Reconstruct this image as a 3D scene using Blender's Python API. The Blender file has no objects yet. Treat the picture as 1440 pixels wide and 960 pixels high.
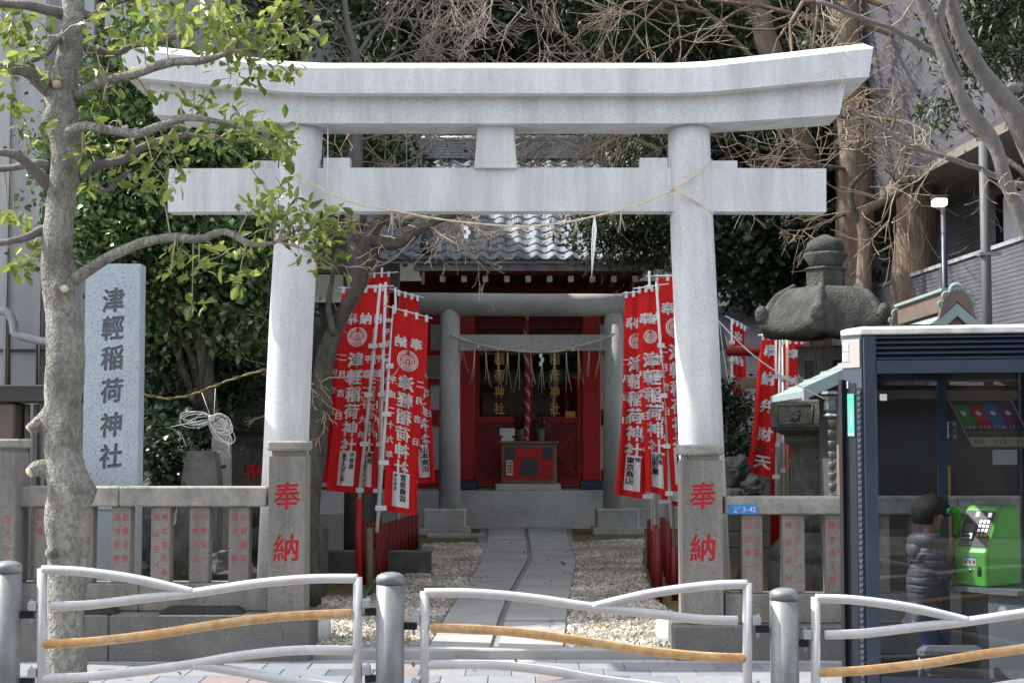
import bpy, bmesh, math, random
import numpy as np
from mathutils import Vector, Matrix, noise
R = math.radians
rng = np.random.default_rng(7); random.seed(7)
S = bpy.context.scene
COL = S.collection
F_PX, HOR, EYE = 2200.0, 620.0, 1.5
TILT = math.atan((HOR - 480.0) / F_PX)
# ---------------------------------------------------------------- camera
cd = bpy.data.cameras.new('camera'); cam = bpy.data.objects.new('camera', cd); COL.objects.link(cam)
cd.sensor_width = 36.0; cd.lens = 36.0 * F_PX / 1440.0
cam.location = (0, 0, EYE); cam.rotation_euler = (math.pi / 2 + TILT, 0, 0)
cd.clip_start = 0.1; cd.clip_end = 600
cd.dof.use_dof = True; cd.dof.focus_distance = 11.5; cd.dof.aperture_fstop = 10.0
S.camera = cam
# ---------------------------------------------------------------- light
SUN_EL, SUN_AZ = R(49), R(-76)          # azimuth from +Y (away from the camera) towards the right; negative = left
w = bpy.data.worlds.new('World'); S.world = w; w.use_nodes = True
nt = w.node_tree; nt.nodes.clear()
sky = nt.nodes.new('ShaderNodeTexSky'); sky.sky_type = 'NISHITA'; sky.sun_disc = False
sky.sun_elevation = SUN_EL; sky.sun_rotation = SUN_AZ; sky.air_density = 1.0; sky.dust_density = 1.5; sky.ozone_density = 1.0
bg = nt.nodes.new('ShaderNodeBackground'); bg.inputs[1].default_value = 0.15
ow = nt.nodes.new('ShaderNodeOutputWorld'); hs_ = nt.nodes.new('ShaderNodeHueSaturation'); hs_.inputs['Saturation'].default_value = 0.32   # thin high haze: paler sky
nt.links.new(sky.outputs[0], hs_.inputs['Color']); nt.links.new(hs_.outputs[0], bg.inputs[0]); nt.links.new(bg.outputs[0], ow.inputs[0])
sl = bpy.data.lights.new('sun', 'SUN'); sl.energy = 2.7; sl.angle = R(0.6); sl.color = (1.0, 0.95, 0.87)
so = bpy.data.objects.new('sun', sl); COL.objects.link(so)
sd = Vector((math.sin(SUN_AZ) * math.cos(SUN_EL), math.cos(SUN_AZ) * math.cos(SUN_EL), math.sin(SUN_EL)))
so.rotation_euler = sd.to_track_quat('Z', 'Y').to_euler()
S.view_settings.view_transform = 'Standard'; S.view_settings.look = 'None'
S.view_settings.exposure = 1.55; S.view_settings.gamma = 1
S.cycles.max_bounces = 6; S.cycles.diffuse_bounces = 3; S.cycles.transparent_max_bounces = 12
S.cycles.use_denoising = True; S.cycles.sample_clamp_indirect = 6.0

# ---------------------------------------------------------------- measuring helper: photo pixel at a real distance -> world point
_c, _s = math.cos(TILT), math.sin(TILT)
def at(px, py, Y):
    a = (px - 720.0) / F_PX; b = (480.0 - py) / F_PX
    k = Y / (_c - b * _s)
    return Vector((k * a, Y, EYE + k * (_s + b * _c)))
def X(px, Y, py=HOR): return at(px, py, Y).x
def Z(py, Y): return at(720, py, Y).z

# ---------------------------------------------------------------- materials
MATS = {}
def mat(name, col, rough=0.8, col2=None, scale=8.0, bump=0.0, bscale=None, metal=0.0, spec=0.35, stain=None, stain_scale=1.2,
        stain_amt=0.5, coord='Object', stretch=(1, 1, 1), contrast=(0.35, 0.65), trans=0.0, streak=0.0, coat=0.0):
    m = bpy.data.materials.new(name); m.use_nodes = True; t = m.node_tree; N = t.nodes; L = t.links
    b = N['Principled BSDF']; b.inputs['Roughness'].default_value = rough; b.inputs['Metallic'].default_value = metal
    b.inputs['Specular IOR Level'].default_value = spec
    if coat: b.inputs['Coat Weight'].default_value = coat
    b.inputs['Base Color'].default_value = (*col, 1)
    tc = N.new('ShaderNodeTexCoord'); mp = N.new('ShaderNodeMapping'); mp.inputs['Scale'].default_value = stretch
    gm = N.new('ShaderNodeNewGeometry')
    L.new(gm.outputs['Position'] if coord == 'World' else tc.outputs['Object'], mp.inputs[0])
    cur = None
    if col2 is not None:
        n = N.new('ShaderNodeTexNoise'); n.inputs['Scale'].default_value = scale; n.inputs['Detail'].default_value = 5; n.inputs['Roughness'].default_value = 0.65
        L.new(mp.outputs[0], n.inputs[0])
        r = N.new('ShaderNodeValToRGB'); r.color_ramp.elements[0].position = contrast[0]; r.color_ramp.elements[1].position = contrast[1]
        r.color_ramp.elements[0].color = (*col, 1); r.color_ramp.elements[1].color = (*col2, 1)
        L.new(n.outputs['Fac'], r.inputs[0]); cur = r.outputs[0]
    if stain is not None:
        n = N.new('ShaderNodeTexNoise'); n.inputs['Scale'].default_value = stain_scale; n.inputs['Detail'].default_value = 6; n.inputs['Roughness'].default_value = 0.7
        mp2 = N.new('ShaderNodeMapping'); mp2.inputs['Scale'].default_value = (1 + streak * 3, 1 + streak * 3, 1 / (1 + streak))
        L.new(mp.outputs[0], mp2.inputs[0]); L.new(mp2.outputs[0], n.inputs[0])
        r = N.new('ShaderNodeMapRange'); r.inputs[1].default_value = 0.42; r.inputs[2].default_value = 0.7; r.inputs[4].default_value = stain_amt
        L.new(n.outputs['Fac'], r.inputs[0])
        mx = N.new('ShaderNodeMix'); mx.data_type = 'RGBA'; L.new(r.outputs[0], mx.inputs[0])
        if cur: L.new(cur, mx.inputs[6])
        else: mx.inputs[6].default_value = (*col, 1)
        mx.inputs[7].default_value = (*stain, 1); cur = mx.outputs[2]
    if cur: L.new(cur, b.inputs['Base Color'])
    if bump:
        n = N.new('ShaderNodeTexNoise'); n.inputs['Scale'].default_value = bscale or scale * 2; n.inputs['Detail'].default_value = 6
        L.new(mp.outputs[0], n.inputs[0])
        bp = N.new('ShaderNodeBump'); bp.inputs['Strength'].default_value = bump; bp.inputs['Distance'].default_value = 0.02
        L.new(n.outputs['Fac'], bp.inputs['Height']); L.new(bp.outputs[0], b.inputs['Normal'])
    if trans:
        tr = N.new('ShaderNodeBsdfTranslucent'); ms = N.new('ShaderNodeMixShader'); ms.inputs[0].default_value = trans
        out = N['Material Output']
        if cur: L.new(cur, tr.inputs[0])
        else: tr.inputs[0].default_value = (*col, 1)
        L.new(b.outputs[0], ms.inputs[1]); L.new(tr.outputs[0], ms.inputs[2]); L.new(ms.outputs[0], out.inputs[0])
    MATS[name] = m
    return m
def leafmat(name, c1, c2, c3, rough=0.4, trans=0.3, tcol=None, spec=0.5):
    m = bpy.data.materials.new(name); m.use_nodes = True; t = m.node_tree; N = t.nodes; L = t.links
    b = N['Principled BSDF']; b.inputs['Roughness'].default_value = rough; b.inputs['Specular IOR Level'].default_value = spec
    g = N.new('ShaderNodeNewGeometry'); r = N.new('ShaderNodeValToRGB'); oi = N.new('ShaderNodeObjectInfo'); ad = N.new('ShaderNodeMath'); ad.operation = 'ADD'; fr = N.new('ShaderNodeMath'); fr.operation = 'FRACT'
    L.new(g.outputs['Random Per Island'], ad.inputs[0]); L.new(oi.outputs['Random'], ad.inputs[1]); L.new(ad.outputs[0], fr.inputs[0]); L.new(fr.outputs[0], r.inputs[0])
    e = r.color_ramp.elements; e[0].color = (*c1, 1); e[1].color = (*c3, 1); k = e.new(0.55); k.color = (*c2, 1)
    n = N.new('ShaderNodeTexNoise'); n.inputs['Scale'].default_value = 1.4; L.new(g.outputs['Position'], n.inputs[0])
    mr = N.new('ShaderNodeMapRange'); mr.inputs[1].default_value = .35; mr.inputs[2].default_value = .65; mr.inputs[3].default_value = .7; mr.inputs[4].default_value = 1.25
    L.new(n.outputs['Fac'], mr.inputs[0])
    vm = N.new('ShaderNodeVectorMath'); vm.operation = 'SCALE'; L.new(r.outputs[0], vm.inputs[0]); L.new(mr.outputs[0], vm.inputs['Scale'])
    L.new(vm.outputs[0], b.inputs['Base Color'])
    tr = N.new('ShaderNodeBsdfTranslucent'); ms = N.new('ShaderNodeMixShader'); ms.inputs[0].default_value = trans
    if tcol: tr.inputs[0].default_value = (*tcol, 1)
    else: L.new(vm.outputs[0], tr.inputs[0])
    L.new(b.outputs[0], ms.inputs[1]); L.new(tr.outputs[0], ms.inputs[2]); L.new(ms.outputs[0], N['Material Output'].inputs[0])
    MATS[name] = m; return m
def granite(name, base, dark, light=None, speck=90.0, amt=0.55, **kw):
    """granite: cell speckle of dark and pale grains over a base, with weather stains"""
    m = mat(name, base, col2=light or tuple(min(1, c * 1.12) for c in base), scale=3.0, **kw)
    t = m.node_tree; N = t.nodes; L = t.links; b = N['Principled BSDF']
    src = b.inputs['Base Color'].links[0].from_socket
    g = N.new('ShaderNodeNewGeometry')
    v = N.new('ShaderNodeTexNoise'); v.inputs['Scale'].default_value = speck; v.inputs['Detail'].default_value = 2; L.new(g.outputs['Position'], v.inputs[0])
    mr = N.new('ShaderNodeMapRange'); mr.inputs[1].default_value = .54; mr.inputs[2].default_value = .66; mr.inputs[4].default_value = amt; L.new(v.outputs['Fac'], mr.inputs[0])
    mx = N.new('ShaderNodeMix'); mx.data_type = 'RGBA'; L.new(mr.outputs[0], mx.inputs[0]); L.new(src, mx.inputs[6]); mx.inputs[7].default_value = (*dark, 1)
    L.new(mx.outputs[2], b.inputs['Base Color'])
    return m
granite('torii_granite', (.64, .65, .67), (.30, .31, .325), speck=105, amt=.5, rough=.75, stain=(.34, .345, .35), stain_scale=1.1, stain_amt=.55, streak=1.2, bump=.12, bscale=60, coord='World')
granite('old_granite', (.25, .232, .21), (.115, .105, .095), speck=85, amt=.6, rough=.85, stain=(.12, .115, .105), stain_scale=2.2, stain_amt=.75, streak=.8, bump=.3, bscale=50, coord='World')
granite('coping_granite', (.34, .325, .295), (.16, .16, .15), speck=85, amt=.5, rough=.9, stain=(.10, .10, .085), stain_scale=3.2, stain_amt=.8, bump=.35, bscale=40, coord='World')
granite('wall_granite', (.13, .125, .12), (.06, .06, .06), speck=60, amt=.5, rough=.9, stain=(.23, .22, .205), stain_scale=1.8, stain_amt=.6, bump=.35, bscale=40, coord='World')
granite('name_granite', (.40, .46, .52), (.15, .17, .20), speck=130, amt=.75, rough=.55, bump=.08, bscale=80, coord='World')
granite('small_torii_granite', (.50, .50, .485), (.18, .18, .17), speck=45, amt=.55, rough=.85, stain=(.20, .205, .19), stain_scale=1.5, stain_amt=.6, bump=.3, coord='World')
granite('paving_stone', (.38, .38, .37), (.24, .24, .23), speck=60, amt=.45, rough=.85, stain=(.25, .245, .23), stain_scale=1.3, stain_amt=.7, bump=.2, coord='World')
granite('kerb_stone', (.36, .36, .36), (.3, .3, .3), speck=60, amt=.4, rough=.85, stain=(.3, .29, .27), stain_scale=2, stain_amt=.6, bump=.2, coord='World')
mat('lantern_stone', (.055, .055, .052), .92, (.11, .108, .098), 9, 1.0, 45, stain=(.035, .036, .032), stain_scale=2.2, stain_amt=.85, coord='World')
mat('dark_stone', (.085, .085, .082), .9, (.16, .155, .145), 6, .6, 20, coord='World')
mat('soil', (.07, .06, .04), .95, (.15, .13, .09), 3, .7, 25, coord='World')
mat('moss_ground', (.10, .085, .035), .95, (.15, .125, .06), 3, .7, 25, coord='World')
mat('asphalt', (.05, .05, .052), .9, (.07, .07, .07), 20, .4, 80, coord='World')
mat('mortar', (.22, .215, .20), .95, (.28, .27, .26), 12, .3, coord='World')
mat('tile_pale', (.21, .22, .235), .7, (.26, .27, .285), 6, .1, 60, coord='World')
mat('tile_blue', (.17, .185, .22), .7, (.21, .225, .26), 6, .1, 60, coord='World')
mat('tile_slate', (.10, .11, .13), .7, (.14, .15, .17), 6, .1, 60, coord='World')
mat('tile_pink', (.22, .18, .175), .7, (.26, .21, .20), 6, .1, 60, coord='World')
mat('red_paint', (.52, .014, .018), .45, (.40, .012, .014), 3, .05, 30, stain=(.22, .015, .015), stain_scale=2, stain_amt=.45)
mat('dark_red_paint', (.23, .012, .014), .5, (.16, .01, .012), 6, .15, 30, stain=(.07, .015, .015), stain_scale=5, stain_amt=.6, coord='World')
mat('door_red', (.42, .012, .014), .5, (.24, .01, .012), 5, .05)
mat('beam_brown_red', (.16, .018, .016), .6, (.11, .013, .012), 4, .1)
mat('flag_red', (.80, .03, .03), .75, (.70, .024, .026), 2, .1, 200, trans=.28, spec=.15)
mat('flag_white', (.82, .82, .83), .8, trans=.1, spec=.1)
mat('white_plaster', (.66, .66, .68), .85, (.58, .58, .6), 3, .05)
mat('white_paint', (.78, .78, .78), .5, (.66, .66, .66), 8, .05)
mat('ink', (.02, .02, .035), .7)
mat('carved_red', (.52, .018, .028), .7, (.36, .03, .035), 30, .2, 60, coord='World')
mat('carved_faint', (.50, .035, .06), .8, (.40, .08, .09), 25, .2, 60, coord='World')
mat('carved_dark', (.10, .11, .13), .8, (.16, .17, .19), 40, .2)
mat('gold_leaf', (.42, .26, .06), .45, (.55, .36, .10), 20, .1, metal=.5)
mat('roof_tile', (.27, .30, .36), .3, (.38, .42, .48), 3, .15, 30, spec=.6, stain=(.17, .18, .20), stain_scale=2.4, stain_amt=.6, coord='World')
mat('fascia', (.42, .42, .42), .8, (.33, .33, .33), 3, .1, stain=(.16, .16, .15), stain_scale=3, stain_amt=.7, coord='World')
mat('copper_green', (.22, .28, .275), .65, (.30, .37, .36), 3, .15, 20, stain=(.20, .28, .28), stain_scale=3, stain_amt=.6, coord='World')
mat('copper_brown', (.12, .09, .08), .6, (.17, .13, .11), 6, .2, coord='World')
mat('bronze_patina', (.09, .11, .11), .5, (.16, .20, .20), 8, .3, 30, metal=.4)
mat('straw', (.60, .51, .34), .85, (.70, .63, .48), 30, .3, 80, coord='World')
mat('paper', (.85, .84, .82), .8)
mat('rope_red', (.30, .03, .03), .8); mat('rope_white', (.40, .33, .29), .85)
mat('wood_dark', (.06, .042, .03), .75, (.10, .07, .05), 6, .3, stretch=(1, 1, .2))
mat('wood_brown', (.16, .11, .075), .75, (.22, .16, .11), 6, .3)
mat('wood_old', (.24, .235, .22), .85, (.16, .155, .145), 12, .3)
mat('booth_paint', (.026, .038, .064), .4, (.034, .048, .078), 3, .04, 60, spec=.5, coat=.2)
mat('booth_black', (.015, .017, .022), .4)
mat('booth_roof', (.75, .75, .73), .5, (.6, .6, .57), 6, .1, stain=(.35, .35, .32), stain_scale=6, stain_amt=.6, coord='World')
mat('green_sign', (.08, .42, .33), .5, (.10, .48, .38), 5)
mat('steel_grey', (.30, .315, .325), .4, (.26, .27, .28), 6, .05, 60, metal=.45, spec=.5, coord='World')
mat('bollard_grey', (.20, .21, .215), .45, (.17, .18, .185), 4, .05, 60, metal=.2, spec=.5, stain=(.40, .41, .41), stain_scale=6, stain_amt=.35, coord='World')
mat('bracket_steel', (.48, .5, .52), .45, (.4, .42, .44), 10, .1, metal=.2)
mat('rail_white', (.60, .60, .61), .28, (.52, .515, .52), 3, .02, spec=.6, stain=(.34, .27, .22), stain_scale=16, stain_amt=.3, coord='World')
mat('rail_orange', (.62, .34, .12), .35, (.64, .44, .24), 5, .05, stain=(.25, .12, .05), stain_scale=22, stain_amt=.6, coord='World')
mat('phone_green', (.14, .56, .07), .32, (.15, .60, .08), 3, spec=.5, coat=.3)
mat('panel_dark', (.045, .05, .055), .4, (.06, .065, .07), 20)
mat('panel_grey', (.24, .26, .29), .5, (.20, .22, .25), 5)
mat('chrome', (.6, .6, .62), .25, metal=.9)
mat('wall_grey', (.36, .37, .385), .85, (.42, .43, .44), 1.5, .08, 40, stain=(.27, .275, .28), stain_scale=1.0, stain_amt=.5, streak=1.5, coord='World')
mat('siding', (.25, .25, .28), .6, (.21, .21, .235), 2, .05, coord='World')
mat('siding_pale', (.36, .36, .38), .6, (.31, .31, .33), 2, .05, coord='World')
mat('soffit', (.18, .165, .15), .8, (.22, .2, .18), 3)
mat('window_dark', (.02, .024, .03), .08, spec=.8)
mat('brown_wall', (.13, .10, .09), .85, (.17, .13, .11), 2, .1, coord='World')
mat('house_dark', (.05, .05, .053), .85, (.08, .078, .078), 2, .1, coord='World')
mat('cream_wall', (.52, .49, .38), .8, (.46, .43, .34), 2)
mat('block_wall', (.17, .175, .16), .9, (.22, .22, .2), 4, .4, stain=(.09, .10, .08), stain_scale=2, stain_amt=.6, coord='World')
mat('plastic_black', (.012, .012, .014), .35)
mat('pipe_green', (.03, .20, .10), .4)
mat('blue_plate', (.045, .22, .60), .4, (.06, .26, .66), 10)
mat('bark_pale', (.22, .21, .18), .95, (.58, .565, .52), 40, 2.0, 80, coord='World', stretch=(1, 1, .6), stain=(.13, .12, .10), stain_scale=6, stain_amt=.85, contrast=(.3, .7))
mat('bark_ginkgo', (.17, .125, .095), .95, (.30, .23, .18), 14, 1.0, 22, coord='World', stretch=(1.6, 1.6, .3), stain=(.10, .075, .055), stain_scale=2, stain_amt=.6)
mat('bark_dark', (.055, .05, .042), .9, (.12, .11, .09), 18, .8, 40, coord='World', stretch=(1, 1, .5))
mat('bark_grey', (.12, .11, .105), .85, (.18, .165, .155), 12, .5, 40, coord='World', stretch=(1, 1, .6))
mat('twig', (.34, .275, .20), .85, (.45, .375, .29), 5, coord='World')
mat('twig_pink', (.24, .19, .16), .85, (.38, .31, .27), 5, coord='World')
mat('cut_wood', (.66, .56, .40), .8, (.56, .46, .32), 20)
mat('rock', (.05, .05, .052), .95, (.12, .12, .12), 5, 1.0, 14, coord='World')
mat('skin', (.50, .29, .20), .55, (.46, .26, .18), 10, spec=.4)
mat('hair', (.012, .010, .010), .55, (.02, .017, .015), 40, .6, 120, stretch=(1, 1, .2))
mat('jacket', (.085, .08, .105), .5, (.12, .115, .14), 8, .25, 60, spec=.4)
mat('denim', (.06, .09, .24), .85, (.07, .10, .22), 30, .2, 100)
mat('shoe', (.12, .12, .13), .7)
leafmat('leaf_street', (.09, .15, .03), (.20, .27, .05), (.40, .44, .11), rough=.3, trans=.45)
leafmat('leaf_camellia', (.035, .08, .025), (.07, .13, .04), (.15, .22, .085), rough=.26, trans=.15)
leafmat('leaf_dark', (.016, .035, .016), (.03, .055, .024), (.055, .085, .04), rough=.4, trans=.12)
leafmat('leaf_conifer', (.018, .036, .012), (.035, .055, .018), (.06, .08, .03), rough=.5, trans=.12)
leafmat('leaf_litter', (.30, .17, .08), (.40, .26, .13), (.22, .12, .06), rough=.9, trans=.05)
leafmat('gravel', (.30, .27, .22), (.46, .42, .36), (.66, .62, .55), rough=.85, trans=0.0, spec=.2)
def glass(name, tint, rough=0.0, op=.5):
    m = bpy.data.materials.new(name); m.use_nodes = True; N = m.node_tree.nodes; L = m.node_tree.links
    N.remove(N['Principled BSDF']); out = N['Material Output']
    tr = N.new('ShaderNodeBsdfTransparent'); tr.inputs[0].default_value = (*tint, 1)
    gl = N.new('ShaderNodeBsdfGlossy'); gl.inputs['Roughness'].default_value = rough; gl.inputs[0].default_value = (1, 1, 1, 1)
    fr = N.new('ShaderNodeFresnel'); fr.inputs[0].default_value = 1.5
    ms = N.new('ShaderNodeMixShader'); L.new(fr.outputs[0], ms.inputs[0]); L.new(tr.outputs[0], ms.inputs[1]); L.new(gl.outputs[0], ms.inputs[2])
    L.new(ms.outputs[0], out.inputs[0]); MATS[name] = m
glass('booth_glass', (.60, .63, .65)); glass('door_glass', (.10, .10, .10))
def lampmat(name, col, st):
    m = bpy.data.materials.new(name); m.use_nodes = True; b = m.node_tree.nodes['Principled BSDF']
    b.inputs['Base Color'].default_value = (*col, 1); b.inputs['Emission Color'].default_value = (*col, 1); b.inputs['Emission Strength'].default_value = st
    MATS[name] = m
lampmat('lamp_glow', (1, .85, .6), .9)
def flat(name, col, rough=.6):
    if name not in MATS: mat(name, col, rough)
    return name

# ---------------------------------------------------------------- object helpers
def thing(name, label, cat, loc=(0, 0, 0), group=None):
    o = bpy.data.objects.new(name, None); COL.objects.link(o); o.location = loc; o.empty_display_size = .1
    o['label'] = label; o['category'] = cat
    if group: o['group'] = group
    return o
def tag(o, label, cat, group=None):
    o['label'] = label; o['category'] = cat
    if group: o['group'] = group
    return o
def wloc(o):
    v = Vector((0, 0, 0))
    while o is not None: v += o.location; o = o.parent
    return v
class MB:
    def __init__(s): s.v = []; s.f = []; s.sm = []
    def add(s, vs, fs, smooth=False):
        k = len(s.v); s.v.extend([tuple(v) for v in vs]); s.f.extend([tuple(i + k for i in f) for f in fs]); s.sm.extend([smooth] * len(fs)); return s
    def box(s, x0, x1, y0, y1, z0, z1):
        return s.add([(x0, y0, z0), (x1, y0, z0), (x1, y1, z0), (x0, y1, z0), (x0, y0, z1), (x1, y0, z1), (x1, y1, z1), (x0, y1, z1)],
                     [(0, 3, 2, 1), (4, 5, 6, 7), (0, 1, 5, 4), (1, 2, 6, 5), (2, 3, 7, 6), (3, 0, 4, 7)])
    def bbox(s, x0, x1, y0, y1, z0, z1, b=.008):
        """box with chamfered edges"""
        b = min(b, (x1 - x0) / 3, (y1 - y0) / 3, (z1 - z0) / 3)
        rings = [(z0, b), (z0 + b, 0), (z1 - b, 0), (z1, b)]
        sec = []
        for z, i in rings:
            X0, X1, Y0, Y1 = x0 + i, x1 - i, y0 + i, y1 - i; c = b * .9
            sec.append([(X0 + c, Y0, z), (X1 - c, Y0, z), (X1, Y0 + c, z), (X1, Y1 - c, z), (X1 - c, Y1, z), (X0 + c, Y1, z), (X0, Y1 - c, z), (X0, Y0 + c, z)])
        return s.loft(sec, True)
    def loft(s, secs, cap=True, smooth=False, closed=True):
        n = len(secs[0]); vs = [p for q in secs for p in q]; fs = []
        for i in range(len(secs) - 1):
            for j in range(n if closed else n - 1):
                a = i * n + j; b = i * n + (j + 1) % n
                fs.append((a, b, b + n, a + n))
        if cap and closed:
            fs.append(tuple(range(n - 1, -1, -1))); k = (len(secs) - 1) * n; fs.append(tuple(range(k, k + n)))
        return s.add(vs, fs, smooth)
    def prism(s, pts, axis, a, b):
        """pts: 2-D outline, extruded from a to b along axis"""
        def P(p, t): return (t, p[0], p[1]) if axis == 'x' else ((p[0], t, p[1]) if axis == 'y' else (p[0], p[1], t))
        return s.loft([[P(p, a) for p in pts], [P(p, b) for p in pts]])
    def tube(s, path, r, n=8, cap=True, smooth=True):
        path = [Vector(p) for p in path]
        if not hasattr(r, '__len__'): r = [r] * len(path)
        secs = []; up = None
        for i, p in enumerate(path):
            d = (path[min(i + 1, len(path) - 1)] - path[max(i - 1, 0)])
            if d.length < 1e-9: d = Vector((0, 0, 1))
            d.normalize()
            if up is None: up = d.orthogonal().normalized()
            else:
                up = up - d * up.dot(d)
                up = up.normalized() if up.length > 1e-6 else d.orthogonal().normalized()
            q = d.cross(up)
            secs.append([p + (up * math.cos(2 * math.pi * j / n) + q * math.sin(2 * math.pi * j / n)) * r[i] for j in range(n)])
        return s.loft(secs, cap, smooth)
    def lathe(s, c, prof, n=16, smooth=True, rot=0.0, sq=(1, 1)):
        """prof: (radius, height) pairs bottom to top"""
        secs = [[(c[0] + r * sq[0] * math.cos(rot + 2 * math.pi * j / n), c[1] + r * sq[1] * math.sin(rot + 2 * math.pi * j / n), c[2] + z) for j in range(n)] for r, z in prof]
        return s.loft(secs, True, smooth)
    def sphere(s, c, r, n=12, m=8, sc=(1, 1, 1)):
        secs = []
        for i in range(m + 1):
            t = math.pi * i / m - math.pi / 2; rr = max(math.cos(t), .02) * r
            secs.append([(c[0] + rr * math.cos(2 * math.pi * j / n) * sc[0], c[1] + rr * math.sin(2 * math.pi * j / n) * sc[1], c[2] + r * math.sin(t) * sc[2]) for j in range(n)])
        return s.loft(secs, True, True)
    def noise(s, amp, freq, seed=0.0):
        out = []
        for v in s.v:
            p = Vector(v); d = noise.noise_vector(p * freq + Vector((seed, seed * 1.7, -seed))); out.append(tuple(p + d * amp))
        s.v = out; return s
    def xf(s, M):
        s.v = [tuple(M @ Vector(v)) for v in s.v]; return s
    def mesh(s, name, mt, off=(0, 0, 0)):
        me = bpy.data.meshes.new(name)
        me.from_pydata([(v[0] - off[0], v[1] - off[1], v[2] - off[2]) for v in s.v], [], s.f)
        me.polygons.foreach_set('use_smooth', s.sm); me.update()
        if mt: me.materials.append(MATS[mt])
        return me
    def build(s, name, mt, parent=None, kind=None, origin=None):
        off = wloc(parent) if parent else Vector((0, 0, 0)); loc = Vector((0, 0, 0))
        if origin is not None: loc = Vector(origin) - off; off = Vector(origin)
        me = s.mesh(name, mt, off)
        o = bpy.data.objects.new(name, me); COL.objects.link(o); o.location = loc
        if parent: o.parent = parent
        if kind: o['kind'] = kind
        return o
def recalc(o):
    bm = bmesh.new(); bm.from_mesh(o.data); bmesh.ops.recalc_face_normals(bm, faces=bm.faces[:]); bm.to_mesh(o.data); bm.free(); return o
def piece(name, me, parent, loc, rot=None, sc=None):
    o = bpy.data.objects.new(name, me); COL.objects.link(o)
    if parent: o.parent = parent; loc = Vector(loc) - wloc(parent)
    o.location = loc
    if rot: o.rotation_euler = rot
    if sc: o.scale = sc
    return o
def kids(o): return list(o.children)
def copy_tree(o, parent=None):
    c = o.copy(); COL.objects.link(c)
    if parent: c.parent = parent
    for k in kids(o): copy_tree(k, c)
    return c
def npmesh(name, V, Fc, mt, parent=None, kind=None, smooth=False):
    """V (n,3) float, Fc (m,k) int"""
    off = np.array(wloc(parent)) if parent else np.zeros(3)
    me = bpy.data.meshes.new(name); m, k = Fc.shape
    me.vertices.add(len(V)); me.vertices.foreach_set('co', (V - off).astype(np.float32).ravel())
    me.loops.add(m * k); me.loops.foreach_set('vertex_index', Fc.astype(np.int32).ravel())
    me.polygons.add(m); me.polygons.foreach_set('loop_start', np.arange(0, m * k, k, dtype=np.int32))
    me.polygons.foreach_set('use_smooth', np.full(m, smooth)); me.update(calc_edges=True)
    me.materials.append(MATS[mt])
    o = bpy.data.objects.new(name, me); COL.objects.link(o)
    if parent: o.parent = parent
    if kind: o['kind'] = kind
    return o
DIAMOND = (np.array([(0, 0, 0), (-.3, .5, .06), (0, 1, -.05), (.3, .5, .06)], float), np.array([(0, 3, 1), (1, 3, 2)]))
NEEDLE = (np.array([(0, 0, 0), (-.13, .4, .03), (0, 1, -.1), (.13, .4, .03)], float), np.array([(0, 3, 1), (1, 3, 2)]))
OBOV = (np.array([(0, 0, 0), (-.13, .22, .03), (.13, .22, .03), (-.25, .6, .06), (.25, .6, .06), (0, .3, -.01), (0, .62, -.02), (-.14, .88, .0), (.14, .88, .0), (0, 1.02, -.09)], float),
        np.array([(0, 5, 1), (0, 2, 5), (1, 5, 3), (5, 6, 3), (2, 4, 5), (5, 4, 6), (3, 6, 7), (6, 4, 8), (7, 6, 9), (6, 8, 9)]))
def rotmats(n, up_bias=.4, droop=0.0):
    d = rng.normal(size=(n, 3)); d[:, 2] -= droop; d /= np.linalg.norm(d, axis=1)[:, None]       # leaf axis
    nn = rng.normal(size=(n, 3)); nn[:, 2] += up_bias * 3; nn -= (nn * d).sum(1)[:, None] * d; nn /= np.linalg.norm(nn, axis=1)[:, None] + 1e-9
    x = np.cross(d, nn)
    return np.stack([x, d, nn], axis=2)      # columns
def leaves(name, C, size, mt, parent, tpl=DIAMOND, var=.35, up=.4, droop=0.0, kind='stuff'):
    n = len(C); V, Fc = tpl; M = rotmats(n, up, droop); s = size * (1 + var * rng.uniform(-1, 1, n))
    P = np.einsum('nij,kj->nki', M, V) * s[:, None, None] + C[:, None, :]
    FF = (Fc[None] + (np.arange(n) * len(V))[:, None, None]).reshape(-1, 3)
    return npmesh(name, P.reshape(-1, 3), FF, mt, parent, kind)
def clumps(centers, radii, n_clumps, per, r_clump, shell=.55, flat_=1.0):
    """leaf positions: small clumps scattered mostly through the outer part of several blobs"""
    out = []
    wts = np.array([r[0] * r[1] * r[2] if hasattr(r, '__len__') else r ** 3 for r in radii]) ** .67; wts /= wts.sum()
    for c, r, wgt in zip(centers, radii, wts):
        r = np.array(r if hasattr(r, '__len__') else (r, r, r)); m = max(1, int(n_clumps * wgt))
        d = rng.normal(size=(m, 3)); d /= np.linalg.norm(d, axis=1)[:, None]
        rad = shell + (1 - shell) * rng.random(m) ** .7
        cc = np.array(c) + d * rad[:, None] * r
        k = rng.poisson(per, m) + 1
        idx = np.repeat(np.arange(m), k)
        out.append(cc[idx] + rng.normal(size=(len(idx), 3)) * r_clump * np.array([1, 1, .6 * flat_]))
    return np.concatenate(out)
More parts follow.
